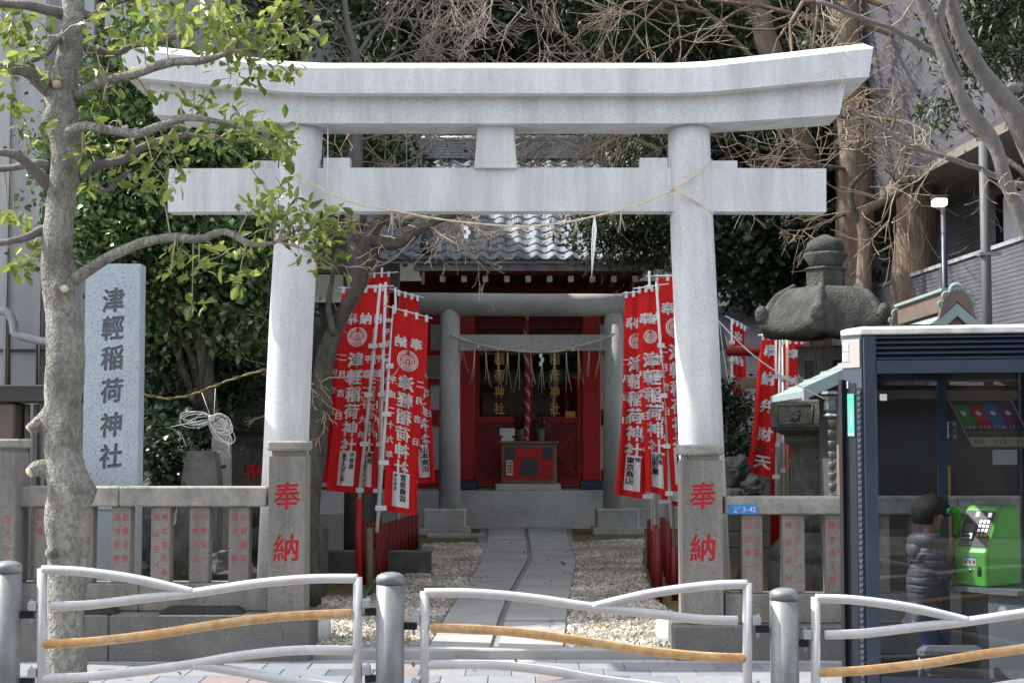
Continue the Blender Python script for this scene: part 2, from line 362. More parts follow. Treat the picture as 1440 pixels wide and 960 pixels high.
def branch_paths(p, d, L, r, depth, spread=.7, seg=4, kids_=3, grav=0.0, out=None, wob=.18, shrink=.62):
    """recursive bare branching; returns list of (path, radii)"""
    if out is None: out = []
    p = Vector(p); d = Vector(d).normalized(); path = [p.copy()]; rr = [r]
    for i in range(seg):
        d = (d + Vector((random.gauss(0, wob), random.gauss(0, wob), random.gauss(0, wob) + grav))).normalized()
        p = p + d * L / seg; path.append(p.copy()); rr.append(r * (1 - .5 * (i + 1) / seg))
    out.append((path, rr))
    if depth > 0:
        for k in range(kids_):
            t = random.uniform(.25, 1.0); i = min(seg - 1, int(t * seg)); q = path[i].lerp(path[i + 1], t * seg - i)
            a = d.orthogonal().normalized(); a.rotate(Matrix.Rotation(random.uniform(0, 2 * math.pi), 3, d))
            nd = (d * (1 - spread * .5) + a * spread).normalized()
            branch_paths(q, nd, L * shrink * random.uniform(.7, 1.15), max(rr[i] * .6, .0022), depth - 1, spread, max(3, seg - 1), kids_, grav, out, wob, shrink)
    return out
def tubes(mb, paths, n=4, minr=0.0):
    for p, r in paths: mb.tube(p, [max(x, minr) for x in r], n, cap=False)
    return mb
def smooth_path(pts, k=4):
    """Catmull-Rom through the points"""
    P = [Vector(p) for p in pts]; out = []
    for i in range(len(P) - 1):
        a = P[max(i - 1, 0)]; b = P[i]; c = P[i + 1]; d = P[min(i + 2, len(P) - 1)]
        for j in range(k):
            t = j / k
            out.append(.5 * ((2 * b) + (c - a) * t + (2 * a - 5 * b + 4 * c - d) * t * t + (3 * b - a - 3 * c + d) * t ** 3))
    out.append(P[-1]); return out
def lerp_list(v, k):
    out = []
    for i in range(len(v) - 1):
        for j in range(k): out.append(v[i] + (v[i + 1] - v[i]) * j / k)
    out.append(v[-1]); return out

# ---------------------------------------------------------------- lettering
_tc = bpy.data.curves.new('lettering', 'FONT'); _to = bpy.data.objects.new('lettering', _tc); COL.objects.link(_to)
_glyph = {}
def glyph(ch, bold=.02):
    k = (ch, bold)
    if k not in _glyph:
        _tc.body = ch; _tc.offset = bold; _tc.resolution_u = 2
        dg = bpy.context.evaluated_depsgraph_get(); dg.update()
        me = bpy.data.meshes.new_from_object(_to.evaluated_get(dg))
        vs = [(v.co.x, v.co.y) for v in me.vertices]; fs = [tuple(p.vertices) for p in me.polygons]
        cx = .49 if ord(ch) > 0x2000 else (max([v[0] for v in vs] or [1]) * .5)
        _glyph[k] = ([(x - cx, y - .38) for x, y in vs], fs); bpy.data.meshes.remove(me)
    return _glyph[k]
def write(mb, text, fn, cx, cy, size, pitch, bold=.02, vertical=True, mirror=False, sx=1.0, brush=0.0):
    """lay glyphs down a column (or along a row); fn maps local (u, v) to 3-D.  v grows upwards"""
    for i, ch in enumerate(text):
        if ch == ' ': continue
        vs, fs = glyph(ch, 0)
        ox, oy = (cx, cy - i * pitch) if vertical else (cx + i * pitch, cy)
        shifts = [(0, 0)] if bold < .012 else [(-bold, -bold * .7), (bold, -bold * .7), (bold, bold * .7), (-bold, bold * .7)]
        for q, (bx_, by_) in enumerate(shifts):
            pts = []
            for x, y in vs:
                x += bx_; y += by_
                if brush: x, y = x + brush * y * .35, y + brush * x * .5
                p = fn(ox + (-x if mirror else x) * size * sx, oy + y * size); pts.append((p[0], p[1] - q * .0007, p[2]))
            mb.add(pts, [tuple(reversed(f)) for f in fs] if mirror else fs)
    return mb
def write_each(name, mt, parent, text, fn, cx, cy, size, pitch, bold=.02, vertical=True, mirror=False, sx=1.0, brush=0.0):
    for i, ch in enumerate(text):
        if ch != ' ': write(MB(), ch, fn, cx if vertical else cx + i * pitch, cy - i * pitch if vertical else cy, size, pitch, bold, vertical, mirror, sx, brush).build(name, mt, parent)
def front(Y, x0=0, z0=0): return lambda u, v: (x0 + u, Y, z0 + v)
# ================================================================ ground, road, pavements
def sheet(name, pts, z, mt, label=None):
    mb = MB(); n = len(pts); mb.add([(x, y, z) for x, y in pts], [tuple(range(n))]); o = mb.build(name, mt); o['kind'] = 'structure'; return recalc_up(o)
def recalc_up(o):
    for p in o.data.polygons:
        if p.normal.z < 0: p.flip()
    return o
sheet('ground', [(-150, -60), (150, -60), (150, 200), (-150, 200)], -.16, 'soil')
sheet('road', [(-60, -3.5), (60, -3.5), (60, 7.0), (-60, 7.0)], -.12, 'asphalt')
mb = MB(); mb.box(-60, 60, 7.0, 10.87, -.15, -.012); sw = mb.build('sidewalk', 'mortar', kind='structure')
mb = MB(); mb.bbox(-60, 60, 6.85, 7.0, -.15, .0, .015); mb.build('roadside_kerb', 'kerb_stone', kind='structure')
mb = MB(); mb.box(-60, 60, -7.5, -3.5, -.15, .0); mb.build('far_sidewalk', 'mortar', kind='structure')
# paving tiles, each its own piece where they show
tm = {}
for k in ('tile_pale', 'tile_blue', 'tile_slate', 'tile_pink'):
    m_ = MB(); m_.bbox(-.148, .148, -.148, .148, -.03, 0.004, .004); tm[k] = m_.mesh('paving_tile', k)
edge_m = MB().bbox(-.298, .298, -.055, .055, -.03, .006, .004).mesh('edging_stone', 'kerb_stone')
for r_ in range(6):
    y = 10.58 - r_ * .3
    for c_ in range(-14, 15):
        x = c_ * .3 + (.15 if r_ % 2 else 0)
        q = noise.noise(Vector((c_ * .37, r_ * .8, 3)))
        k = 'tile_pale'
        if (c_ in (-6, -5, -4, 1, 2, -3) and r_ in (1, 2)) or q > .42: k = random.choice(['tile_slate', 'tile_blue', 'tile_pink'])
        elif (r_ + c_) % 5 == 0: k = 'tile_blue'
        piece('paving_tile', tm[k], sw, (x, y, random.uniform(-.0008, .0008)))
for c_ in range(-7, 8): piece('edging_stone', edge_m, sw, (c_ * .6, 10.795, 0))
# far rows beyond the frame read as one sheet
GZ = .06
pc = MB(); pc.bbox(X(441, 10.9), X(946, 10.9), 10.88, 11.02, -.1, GZ + .012, .01); kerb = pc.build('gate_kerb', 'kerb_stone', kind='structure')
sheet('shrine_yard', [(-30, 10.98), (30, 10.98), (30, 60), (-30, 60)], GZ - .03, 'moss_ground')
def G(px, py): # ground point inside the gate under a photo pixel
    Y = 2200 * (EYE - GZ) / (py - HOR); return (X(px, Y, py), Y)
path = sheet('shrine_path', [(-.9, 11.03), (.75, 11.03), (.8, 20), (1.0, 26.6), (-.55, 26.6), (-.45, 20)], GZ - .02, 'mortar')
Lp = [G(600, 906), G(627, 860), G(657, 817), G(674, 790), G(683, 763), G(686, 744)]
Mp = [G(697, 906), G(707, 870), G(721, 832), G(747, 785), G(744, 763), G(741, 744)]
Rp = [G(795, 906), G(799, 870), G(803, 835), G(812, 788), G(801, 762), G(797, 744)]
def edge(line, y):
    for a, b in zip(line, line[1:]):
        if y <= b[1] or b is line[-1]:
            t = (y - a[1]) / (b[1] - a[1]); return a[0] + (b[0] - a[0]) * t
ys = [11.05]
while ys[-1] < 26.2: ys.append(ys[-1] + random.uniform(1.0, 1.7))
ys[-1] = 26.4
for lane, (A, B) in enumerate(((Lp, Mp), (Mp, Rp))):
    for i in range(len(ys) - 1):
        y0 = ys[i] + (.35 if lane and i else 0); y1 = ys[i + 1] + (.35 if lane and i < len(ys) - 2 else 0)
        n = 3; secs = []
        xa, xb = [edge(A, y) for y in np.linspace(y0, y1, n)], [edge(B, y) for y in np.linspace(y0, y1, n)]
        g = .018; za = GZ + .004 + random.uniform(0, .006)
        top = [(xa[k] + g, y + (g if k == 0 else -g if k == n - 1 else 0)) for k, y in enumerate(np.linspace(y0, y1, n))]
        bot = [(xb[k] - g * (2.4 if lane == 0 else 1), y + (g if k == 0 else -g if k == n - 1 else 0)) for k, y in enumerate(np.linspace(y0, y1, n))]
        poly = top + bot[::-1]
        m_ = MB(); m_.prism(poly, 'z', GZ - .05, za); recalc(m_.build('path_slab', 'paving_stone', path))
def slab(name, x0, y0, x1, y1, Y, zb, zt, mt, parent=None, d=None): pass
# edging stones across the gravel
for (p0, p1, dep) in (((800, 874), (925, 874), .18), ((817, 768), (905, 768), .3), ((600, 752), (682, 752), .5)):
    a = G(*p0); b = G(*p1); m_ = MB(); m_.bbox(a[0], b[0], a[1], a[1] + dep, GZ - .04, GZ + .012, .008); o = m_.build('gravel_edging', 'paving_stone'); o['kind'] = 'structure'
# gravel: pebbles nobody could count
def inside(x, y, poly):
    c = np.zeros(len(x), bool)
    for (x1, y1), (x2, y2) in zip(poly, poly[1:] + poly[:1]):
        c ^= ((y1 > y) != (y2 > y)) & (x < (x2 - x1) * (y - y1) / (y2 - y1 + 1e-9) + x1)
    return c
Lg = [(-1.55, 11.04)] + [(p[0] - .0, p[1]) for p in Lp] + [G(640, 748), G(592, 760), G(578, 790), G(535, 838), G(436, 862)]
Lg = [(X(441, 11.05), 11.04), (Lp[0][0] - .01, 11.04)] + Lp[1:5] + [G(655, 762), G(596, 764), G(584, 790), G(548, 835), G(436, 838)]
Rg = [(Rp[0][0] + .01, 11.04), (X(946, 11.05), 11.04), G(958, 870), G(915, 835), G(903, 790), G(905, 757)] + [Rp[4], Rp[3], Rp[2], Rp[1]]
PEB = (np.array([(0, 0, .36), (.5, .05, .02), (.08, .42, -.02), (-.46, .1, .03), (-.1, -.44, 0), (0, 0, -.36)]),
       np.array([(0, 1, 2), (0, 2, 3), (0, 3, 4), (0, 4, 1), (5, 2, 1), (5, 3, 2), (5, 4, 3), (5, 1, 4)]))
def pebbles(poly, n, smin, smax, name):
    P = np.array(poly); x = rng.uniform(P[:, 0].min(), P[:, 0].max(), n * 3); y = 11.04 + (P[:, 1].max() - 11.04) * rng.random(n * 3)
    k = inside(x, y, poly); x, y = x[k][:n], y[k][:n]; m = len(x)
    h = np.array([noise.noise(Vector((a * 1.3, b * 1.3, 0))) for a, b in zip(x, y)]) * .012
    z = GZ - .012 + h + rng.uniform(0, .022, m)
    V, Fc = PEB; M = rotmats(m, .8); s = rng.uniform(smin, smax, m)
    Vv = V[None] * (1 + .35 * rng.uniform(-1, 1, (m, 6, 1)))
    Q = np.einsum('nij,nkj->nki', M, Vv) * s[:, None, None] + np.stack([x, y, z], 1)[:, None, :]
    FF = (Fc[None] + (np.arange(m) * 6)[:, None, None]).reshape(-1, 3)
    o = npmesh(name, Q.reshape(-1, 3), FF, 'gravel', None, 'stuff'); return o
sheet('gravel_bed', Lg, GZ - .014, 'mortar'); sheet('gravel_bed', Rg, GZ - .014, 'mortar')
g1 = pebbles(Lg, 17000, .03, .062, 'gravel'); tag(g1, 'pale loose gravel left of the stone path', 'gravel')
g2 = pebbles(Rg, 15000, .03, .062, 'gravel'); tag(g2, 'pale loose gravel right of the stone path', 'gravel')

# ================================================================ front torii
def relief_front(mb, parent, x0, x1, z0, z1, Yf, back, chars, step, depth, mt_char):
    """front face of a stone as a fine grid with V-cut characters; chars: (glyph, cx, cz, size, bold, sx, brush)"""
    nx = max(2, int((x1 - x0) / step)); nz = max(2, int((z1 - z0) / step)); gx = np.linspace(x0, x1, nx + 1); gz = np.linspace(z0, z1, nz + 1)
    ss = 2; sx_, sz_ = np.linspace(x0, x1, nx * ss + 1), np.linspace(z0, z1, nz * ss + 1); Mk = np.zeros((nz * ss + 1, nx * ss + 1), bool); own = []
    for ci, (ch, cx, cz, size, bold, sx, br) in enumerate(chars):
        vs, fs = glyph(ch, 0)
        tmp = np.zeros_like(Mk)
        pts = np.array([((x + br * y * .35) * size * sx + cx, (y + br * x * .5) * size + cz) for x, y in vs])
        for f in fs:
            for k in range(1, len(f) - 1):
                t = pts[[f[0], f[k], f[k + 1]]]
                i0, i1 = np.searchsorted(sx_, [t[:, 0].min() - 1e-4, t[:, 0].max() + 1e-4]); j0, j1 = np.searchsorted(sz_, [t[:, 1].min() - 1e-4, t[:, 1].max() + 1e-4])
                if i1 <= i0 or j1 <= j0: continue
                XX, ZZ = np.meshgrid(sx_[i0:i1], sz_[j0:j1]); d = []
                for a_, b_ in ((0, 1), (1, 2), (2, 0)): d.append((t[b_, 0] - t[a_, 0]) * (ZZ - t[a_, 1]) - (t[b_, 1] - t[a_, 1]) * (XX - t[a_, 0]))
                ins = ((d[0] >= -1e-9) & (d[1] >= -1e-9) & (d[2] >= -1e-9)) | ((d[0] <= 1e-9) & (d[1] <= 1e-9) & (d[2] <= 1e-9))
                tmp[j0:j1, i0:i1] |= ins
        for _k in range(int(round(bold * size * ss / step))):
            t2 = tmp.copy(); t2[1:] |= tmp[:-1]; t2[:-1] |= tmp[1:]; t2[:, 1:] |= tmp[:, :-1]; t2[:, :-1] |= tmp[:, 1:]; tmp = t2
        Mk |= tmp
    D = np.zeros(Mk.shape); cur = Mk.copy()
    for k in range(7):
        D += cur; c2 = cur.copy(); c2[1:] &= cur[:-1]; c2[:-1] &= cur[1:]; c2[:, 1:] &= cur[:, :-1]; c2[:, :-1] &= cur[:, 1:]; cur = c2
    D = D[::ss, ::ss]; inside_ = Mk[::ss, ::ss]
    dep = np.minimum(D / (2.2 * ss), 1) * depth
    V = [(x, Yf + dep[j, i], z) for j, z in enumerate(gz) for i, x in enumerate(gx)]
    idx = lambda j, i: j * (nx + 1) + i
    fs = []; red = {k: [] for k in range(len(chars))}
    for j in range(nz):
        for i in range(nx):
            q = (idx(j, i), idx(j, i + 1), idx(j + 1, i + 1), idx(j + 1, i))
            if int(inside_[j, i]) + int(inside_[j, i + 1]) + int(inside_[j + 1, i + 1]) + int(inside_[j + 1, i]) >= 2:
                c = min(range(len(chars)), key=lambda k: abs(chars[k][2] - gz[j])); red[c].append(q)
            else: fs.append(q)
    n = len(V); V += [(x0, Yf + back, z0), (x1, Yf + back, z0), (x1, Yf + back, z1), (x0, Yf + back, z1)]
    b_, r_, t_, l_ = [idx(0, i) for i in range(nx + 1)], [idx(j, nx) for j in range(nz + 1)], [idx(nz, i) for i in range(nx + 1)], [idx(j, 0) for j in range(nz + 1)]
    fs += [tuple(b_[::-1]) + (n, n + 1), tuple(r_[::-1]) + (n + 1, n + 2), tuple(t_) + (n + 2, n + 3), tuple(l_) + (n + 3, n)]
    def emit(m_, faces):
        u = sorted({i for f in faces for i in f}); k = {a: b for b, a in enumerate(u)}; m_.add([V[i] for i in u], [tuple(k[i] for i in f) for f in faces]); return m_
    emit(mb, fs)
    return [emit(MB(), red[c]) for c in red]
TY = 11.5
torii = thing('stone_torii', 'tall pale granite torii gate spanning the shrine entrance at the street', 'torii', (0, TY, 0))
CX = 699.0
def sym_px(px): return 2 * CX - px
def beam(name, tops, bots, Yf, Yb, ridge=0.0, lip=0.0):
    """tops/bots: (px, py) from centre to the right end; mirrored; optional sloped upper faces"""
    st = []
    for (tx, ty), (bx, by) in zip(tops, bots): st.append((tx, ty, bx, by))
    st = [(sym_px(a), b, sym_px(c), d) for a, b, c, d in st[::-1]] + st
    secs = []
    for tx, ty, bx, by in st:
        xt, zt, xb, zb = X(tx, Yf, ty), Z(ty, Yf), X(bx, Yf, by), Z(by, Yf)
        if ridge:
            ym = (Yf + Yb) / 2
            secs.append([(xb, Yf, zb), (xt - (xt - xb) * .15, Yf, zt), (xt, Yf + .006, zt + .006), (xt, ym, zt + ridge), (xt, Yb, zt), (xb, Yb, zb)])
        else: secs.append([(xb, Yf, zb), (xt, Yf, zt), (xt, Yb, zt), (xb, Yb, zb)])
    mb = MB(); mb.loft(secs); return recalc(mb.build(name, 'torii_granite', torii))
beam('kasagi', [(720, 96), (950, 96), (1000, 93.5), (1060, 87), (1140, 78), (1229, 68)], [(720, 131), (950, 131), (1000, 129), (1060, 123.5), (1140, 115.5), (1222, 108)], 11.18, 11.82, ridge=.115)
beam('shimaki', [(720, 130), (950, 130), (1000, 128), (1060, 122.5), (1130, 115.5), (1191, 109.5)], [(720, 173.5), (950, 173.5), (1000, 172.5), (1060, 169.5), (1120, 165.5), (1181, 161)], 11.30, 11.70)
beam('nuki', [(720, 236), (900, 236), (1162, 237)], [(720, 297), (900, 297), (1162, 298)], 11.42, 11.58)
mb = MB()
mb.loft([[(X(a, 11.38, y), 11.38, Z(y, 11.38)), (X(b, 11.38, y), 11.38, Z(y, 11.38)), (X(b, 11.38, y), 11.6, Z(y, 11.38)), (X(a, 11.38, y), 11.6, Z(y, 11.38))] for a, b, y in ((667, 727, 236), (672, 722, 174))])
recalc(mb.build('centre_strut', 'torii_granite', torii))
def pillar_line(pts, wd):
    mb = MB(); n = 32; secs = []
    P = [(X(x, TY, y), Z(y, TY), w_ / 2 / (2200 / TY)) for (x, y), w_ in zip(pts, wd)]
    P[-1] = (P[-1][0], GZ + .1, P[-1][2])
    return MB().loft([[(x + r * math.cos(2 * math.pi * j / n), TY + r * math.sin(2 * math.pi * j / n), z) for j in range(n)] for x, z, r in P[::-1]], True, True)
PL = [(425, 168), (422, 237), (417, 320), (410, 450), (402, 635), (391, 890)]; PR = [(968, 168), (970, 237), (973, 320), (979, 450), (986, 620), (997, 890)]
for P_ in (PL, PR):
    recalc(pillar_line(P_, [60, 60, 61, 62, 63, 66]).build('pillar', 'torii_granite', torii))
    bx = X(P_[-1][0], TY, 890); mb = MB(); mb.lathe((bx, TY, GZ - .05), [(.385, 0), (.385, .17), (.37, .195), (.2, .2)], 36); mb.build('pillar_base', 'torii_granite', torii)
for a, b, dx in ((455, 492, 0), (356, 391, 0), (900, 939, 0), (998, 1037, 0)):
    yy = 222 if a in (455, 900) else 226
    mb = MB(); mb.box(X(a, 11.44, yy), X(b, 11.44, yy), 11.44, 11.56, Z(236.5, 11.42) - .0, Z(yy, 11.44)); mb.build('wedge', 'torii_granite', torii)

# straw rope with tassels on the front torii
rope = thing('straw_rope', 'thin twisted straw rope with hanging tassels tied across the front torii pillars', 'rope', at(700, 318, 11.3))
def twist(path, r, turns, strands=2, off=None):
    mb = MB(); P = smooth_path(path, 8); n = len(P)
    for s_ in range(strands):
        q = []
        for i, p in enumerate(P):
            a = 2 * math.pi * (turns * i / n + s_ / strands); q.append(p + Vector((math.cos(a) * r * .55, math.sin(a) * r * .3, math.sin(a) * r * .55)))
        mb.tube(q, r * .75, 5)
    return mb
rp = [(402, 238, 11.33), (424, 250, 11.3), (490, 283, 11.3), (560, 297, 11.3), (625, 309, 11.3), (720, 318, 11.3), (785, 314, 11.3), (840, 303, 11.3), (895, 288, 11.3), (945, 268, 11.31)]
twist([at(*p) for p in rp], .0075, 90).build('rope_strand', 'straw', rope)
mb = twist([at(945, 268, 11.31), at(960, 258, 11.31), at(985, 240, 11.33), at(1001, 225, 11.45)], .0075, 18); mb.add(*((lambda q: (q.v, q.f))(twist([at(946, 266, 11.31), at(972, 280, 11.31), at(1003, 300, 11.42)], .0075, 16))))
mb.build('rope_tie', 'straw', rope)
mb = MB(); mb.tube([at(941, 222, 11.36), at(941, 262, 11.31), at(941, 297, 11.36)], .004, 5); mb.build('cord', 'white_paint', rope)
mb = MB(); mb.tube([at(461, 178, 11.36), at(461, 240, 11.33), at(461, 297, 11.36)], .004, 5); mb.build('cord', 'white_paint', rope)
def tassel(px, py, L, n, parent, Y=11.3, mt='straw', spread=.03, r=.0022):
    mb = MB(); p = at(px, py, Y)
    for i in range(n):
        a = random.uniform(-1, 1) * spread; k = L * random.uniform(.7, 1)
        mb.tube([p, p + Vector((a * .4, random.uniform(-.01, .01), -k * .5)), p + Vector((a * 1.5, random.uniform(-.02, .02), -k))], r, 4)
    mb.build('straw_tassel', mt, parent)
for px, py, L in ((551, 298, .18), (651, 313, .16), (776, 315, .12), (810, 310, .14), (873, 297, .16), (903, 287, .10)): tassel(px, py, L, 6, rope)
def shide(px, py, h, w_, Y, parent):
    mb = MB(); p = at(px, py, Y)
    for i in range(3):
        x0 = p.x + (i % 2) * w_ * .5 - w_ * .4; mb.box(x0, x0 + w_, Y - .004 - i * .002, Y - .002 - i * .002, p.z - h * (i + 1) / 3, p.z - h * i / 3)
    mb.build('paper_streamer', 'paper', parent)
shide(655, 318, .09, .03, 11.29, rope); shide(748, 318, .09, .03, 11.29, rope)
mb = MB()
for dx in (-.012, .002, .012): mb.tube([at(836, 304, 11.3), at(836, 322, 11.3) + Vector((dx, 0, 0)), at(834, 350, 11.3) + Vector((dx * .8, 0, 0)), at(832, 391, 11.3)], [.006, .008, .006, .002], 4)
mb.build('paper_tassel', 'paper', rope)
# knot wisps
mb = MB(); c = at(945, 269, 11.3)
for i in range(14): mb.tube([c, c + Vector((random.uniform(-.04, .04), -.02, random.uniform(-.06, .05)))], .002, 4)
c = at(420, 249, 11.29)
for i in range(10): mb.tube([c, c + Vector((random.uniform(-.03, .03), -.02, random.uniform(-.04, .04)))], .002, 4)
mb.build('knot_wisps', 'straw', rope)

# ================================================================ gate posts
def gate_post(x0, x1, ytop, ybody, side, lab):
    Yf = 10.9; zt = Z(ybody, Yf); d = x1 - x0
    t = thing('gate_post', lab, 'stone post', ((x0 + x1) / 2, Yf + .14, 0))
    b = MB(); zb = Z(868, Yf); m = (x0 + x1) / 2
    b.bbox(x0, x1, Yf + .012, Yf + d * 1.05, zb, zt, .008)
    ch = relief_front(b, t, x0 + .004, x1 - .004, zb + .002, zt - .006, Yf, .02, [('奉', m, Z(697, Yf), .20, .014, .95, .10), ('納', m, Z(770, Yf), .20, .014, .95, .10)], .0026, .007, 'carved_red')
    bo = b.build('post_shaft', 'old_granite', t)
    for c_ in ch: c_.build('carved_character', 'carved_red', bo)
    n = MB(); n.box(x0 + .02, x1 - .02, Yf + .02, Yf + d, zt + .001, zt + .03); n.build('post_neck', 'old_granite', t)
    c = MB(); c.bbox(x0 - .012, x1 + .012, Yf - .012, Yf + d * 1.05 + .012, zt + .03, zt + .103, .014); c.build('post_cap', 'coping_granite', t)
    return t
YF = 10.95
gate_post(X(378, 10.9), X(430, 10.9), 620, 640, 1, 'stone gate post with red carved characters, before the left torii pillar')
gate_post(X(959, 10.9), X(1016, 10.9), 627, 646, 1, 'stone gate post with red carved characters, before the right torii pillar')

# ================================================================ stone fences
def inscription(parent, cols, x0, x1, Yf, ztop, pitch, size, mt='carved_faint'):
    mb = MB(); w_ = x1 - x0
    for k, col in enumerate(cols):   # right column first
        write(mb, col, front(Yf - .0015), x0 + w_ * (.72 if k == 0 else .28) if len(cols) > 1 else (x0 + x1) / 2, ztop, size, pitch if k == 0 else pitch * (len(cols[0]) - 1) / max(1, len(col) - 1) if len(col) > 1 else pitch, .0, sx=.92)
    mb.build('carved_names', mt, parent, 'stuff')
def fence(name, lab, loc, xa, xb, zc0, zc1, zp0, zp1, balus, cuts, wallcuts, wall_x, pcuts):
    t = thing(name, lab, 'stone fence', loc)
    for a, b in cuts: MB().bbox(a + .002, b - .002, YF, YF + .2, zc0, zc1, .01).build('coping_stone', 'coping_granite', t)
    for a, b in pcuts: MB().bbox(a + .002, b - .002, YF, YF + .24, zp0, zp1, .008).build('plinth_stone', 'old_granite', t)
    for a, b in wallcuts: MB().bbox(a + .002, b - .002, 10.75 if xa < 0 else 10.8, YF + .28, -.05, zp0 - .002, .01).build('wall_stone', 'wall_granite', t)
    for x0, x1, cols in balus:
        bl = MB().bbox(x0, x1, YF + .04, YF + .16, zp1 - .001, zc0 + .001, .006).build('baluster', 'old_granite', t)
        if cols: inscription(bl, cols, x0, x1, YF + .04, zc0 - .075 - .0, .095, .054)
    return t
P2 = lambda a, Y=YF: X(a, Y)
zc1, zc0, zp1, zp0 = Z(684, YF), Z(712, YF), Z(820, YF), Z(859, YF)
YB = YF + .04
names_l = [(50, 78, ['石森', '石橋']), (105, 133, ['萩田虎子', '大木']), (159, 186, ['佐藤吉郎', '湯浅和男']), (214, 241, ['株式会社長島商店', '㈱山田パイプ店']), (268, 296, ['河野栄一', '小林きよ']), (323, 352, ['比留間茂', '酒井 鉄'])]
fl = fence('stone_fence', 'stone baluster fence with carved names, left of the torii entrance', (X(200, YF), YF, 0), -1, 0, zc0, zc1, zp0, zp1,
           [(X(a, YB), X(b, YB), c) for a, b, c in names_l], [(P2(22), P2(168)), (P2(168), P2(376))], [(P2(-300, 10.75), P2(-60, 10.75)), (P2(-60, 10.75), P2(157, 10.75)), (P2(157, 10.75), P2(438, 10.75))], None, [(P2(-300), P2(198)), (P2(198), P2(431))])
zc1, zc0, zp1, zp0 = Z(698, YF), Z(723, YF), Z(835, YF), Z(876, YF)
names_r = [(1042, 1071, ['江上武己', '山田信一']), (1099, 1130, ['ニホンハング株式会社', '株式会社小岩 六']), (1160, 1190, ['青木直右門', '関中木工所']), (1219, 1249, ['石山一益']), (1280, 1311, ['岩田 繁']), (1344, 1376, ['中村商会']), (1408, 1440, None)]
fr = fence('stone_fence', 'stone baluster fence running right behind the phone booth, with blue plate', (X(1200, YF), YF, 0), 1, 0, zc0, zc1, zp0, zp1,
           [(X(a, YB), X(b, YB), c) for a, b, c in names_r], [(P2(1018), P2(1190)), (P2(1190), P2(1346)), (P2(1346), P2(1600))], [(P2(946, 10.8), P2(1200, 10.8)), (P2(1200, 10.8), P2(1650, 10.8))], None, [(P2(1017), P2(1220)), (P2(1220), P2(1650))])
pl = MB(); pl.box(X(1024, YF), X(1064, YF), YF - .006, YF - .001, Z(722, YF), Z(709, YF)); p_ = pl.build('address_plate', 'blue_plate', fr)
lt = MB(); write(lt, '三ノ', front(YF - .008), X(1033, YF), Z(713.2, YF), .021, .022, .02, vertical=False); write(lt, '輪', front(YF - .008), X(1033, YF), Z(718.6, YF), .021, .022, .02, vertical=False)
write(lt, '3-42', front(YF - .008), X(1045, YF), Z(715.3, YF), .05, .0235, .01, vertical=False); lt.build('plate_text', 'white_paint', p_)
# taller end post at the left
zt = Z(634, 10.85)
ep = thing('fence_end_post', 'tall stone post ending the fence at the left edge, partly out of view', 'stone post', (X(-2, 10.85), 10.95, 0))
bo = MB().bbox(X(-32, 10.85), X(24, 10.85), 10.85, 11.13, Z(861, YF), zt, .012).build('post_shaft', 'old_granite', ep)
MB().box(X(-28, 10.85), X(20, 10.85), 10.87, 11.11, zt, zt + .022).build('post_neck', 'old_granite', ep)
MB().bbox(X(-36, 10.85), X(28, 10.85), 10.84, 11.15, zt + .022, zt + .085, .012).build('post_cap', 'coping_granite', ep)
inscription(ep, ['カミヤ酒店', '西宮 松'], X(-16, 10.85), X(24, 10.85), 10.85, Z(729, 10.85), .107, .062)
# black trays on the ledge
for a, b, lab in ((116, 170, 'short black tray on the left wall ledge behind the street tree'), (228, 346, 'long black shallow tray lying on the left wall ledge')):
    zz = Z(860.5, 10.85); x0, x1 = X(a, 10.82), X(b, 10.82)
    mb = MB(); mb.loft([[(x0, 10.76, zz), (x1, 10.76, zz), (x1, 10.93, zz), (x0, 10.93, zz)], [(x0 + .06, 10.775, zz + .04), (x1 - .05, 10.775, zz + .04), (x1 - .05, 10.92, zz + .04), (x0 + .06, 10.92, zz + .04)]])
    tag(recalc(mb.build('plastic_tray', 'plastic_black')), lab, 'tray')

# ================================================================ name stone
NY = 11.55
ns = thing('name_stone', 'tall bluish granite slab carved with the shrine name, behind the left fence', 'stone marker', (X(157, NY), NY, 0))
x0, x1 = X(118, NY, 500), X(196, NY, 500)
bo = MB().bbox(x0, x1, NY + .012, NY + .17, .02, Z(371, NY), .006)
sz = 36 / (2200 / NY); cxn = X(158, NY, 500)
ch = relief_front(bo, ns, x0 + .003, x1 - .003, 1.0, Z(371, NY) - .004, NY, .02, [(c, cxn, Z(py, NY), sz, .026, .9, .16) for c, py in zip('津輕稲荷神社', (422, 461, 503, 549, 597, 641))], .0026, .008, 'carved_dark')
bo = bo.build('slab', 'name_granite', ns)
for c_ in ch: c_.build('carved_character', 'carved_dark', bo)
MB().bbox(x0 - .12, x1 + .12, NY - .1, NY + .3, GZ - .1, GZ + .16, .02).build('plinth', 'dark_stone', ns)

# ================================================================ guard rails and bollards
BY = 7.45; SB = 2200 / BY
def bollard(px, pytop, lab):
    x = X(px, BY); zt = Z(pytop, BY); r = 19.8 / SB
    t = thing('bollard', lab, 'bollard', (x, BY, 0), 'steel bollards along the kerb')
    z0 = zt - .055
    MB().lathe((x, BY, 0), [(r, -.02), (r, z0 - .004)], 32).build('post', 'bollard_grey', t)
    MB().lathe((x, BY, z0), [(r * .95, -.003), (r * .95, .004), (r * 1.02, .005), (r * 1.02, .028), (r * .93, .04), (r * .66, .05), (r * .3, .055), (.001, .056)], 32).build('cap', 'bollard_grey', t)
    MB().lathe((x, BY, 0), [(r * 1.6, 0), (r * 1.6, .012), (r * 1.05, .03)], 32).build('base_collar', 'bollard_grey', t)
bollard(14, 788, 'steel bollard at the left edge, beside the street tree')
bollard(550, 804, 'steel bollard in the middle, between two rail panels')
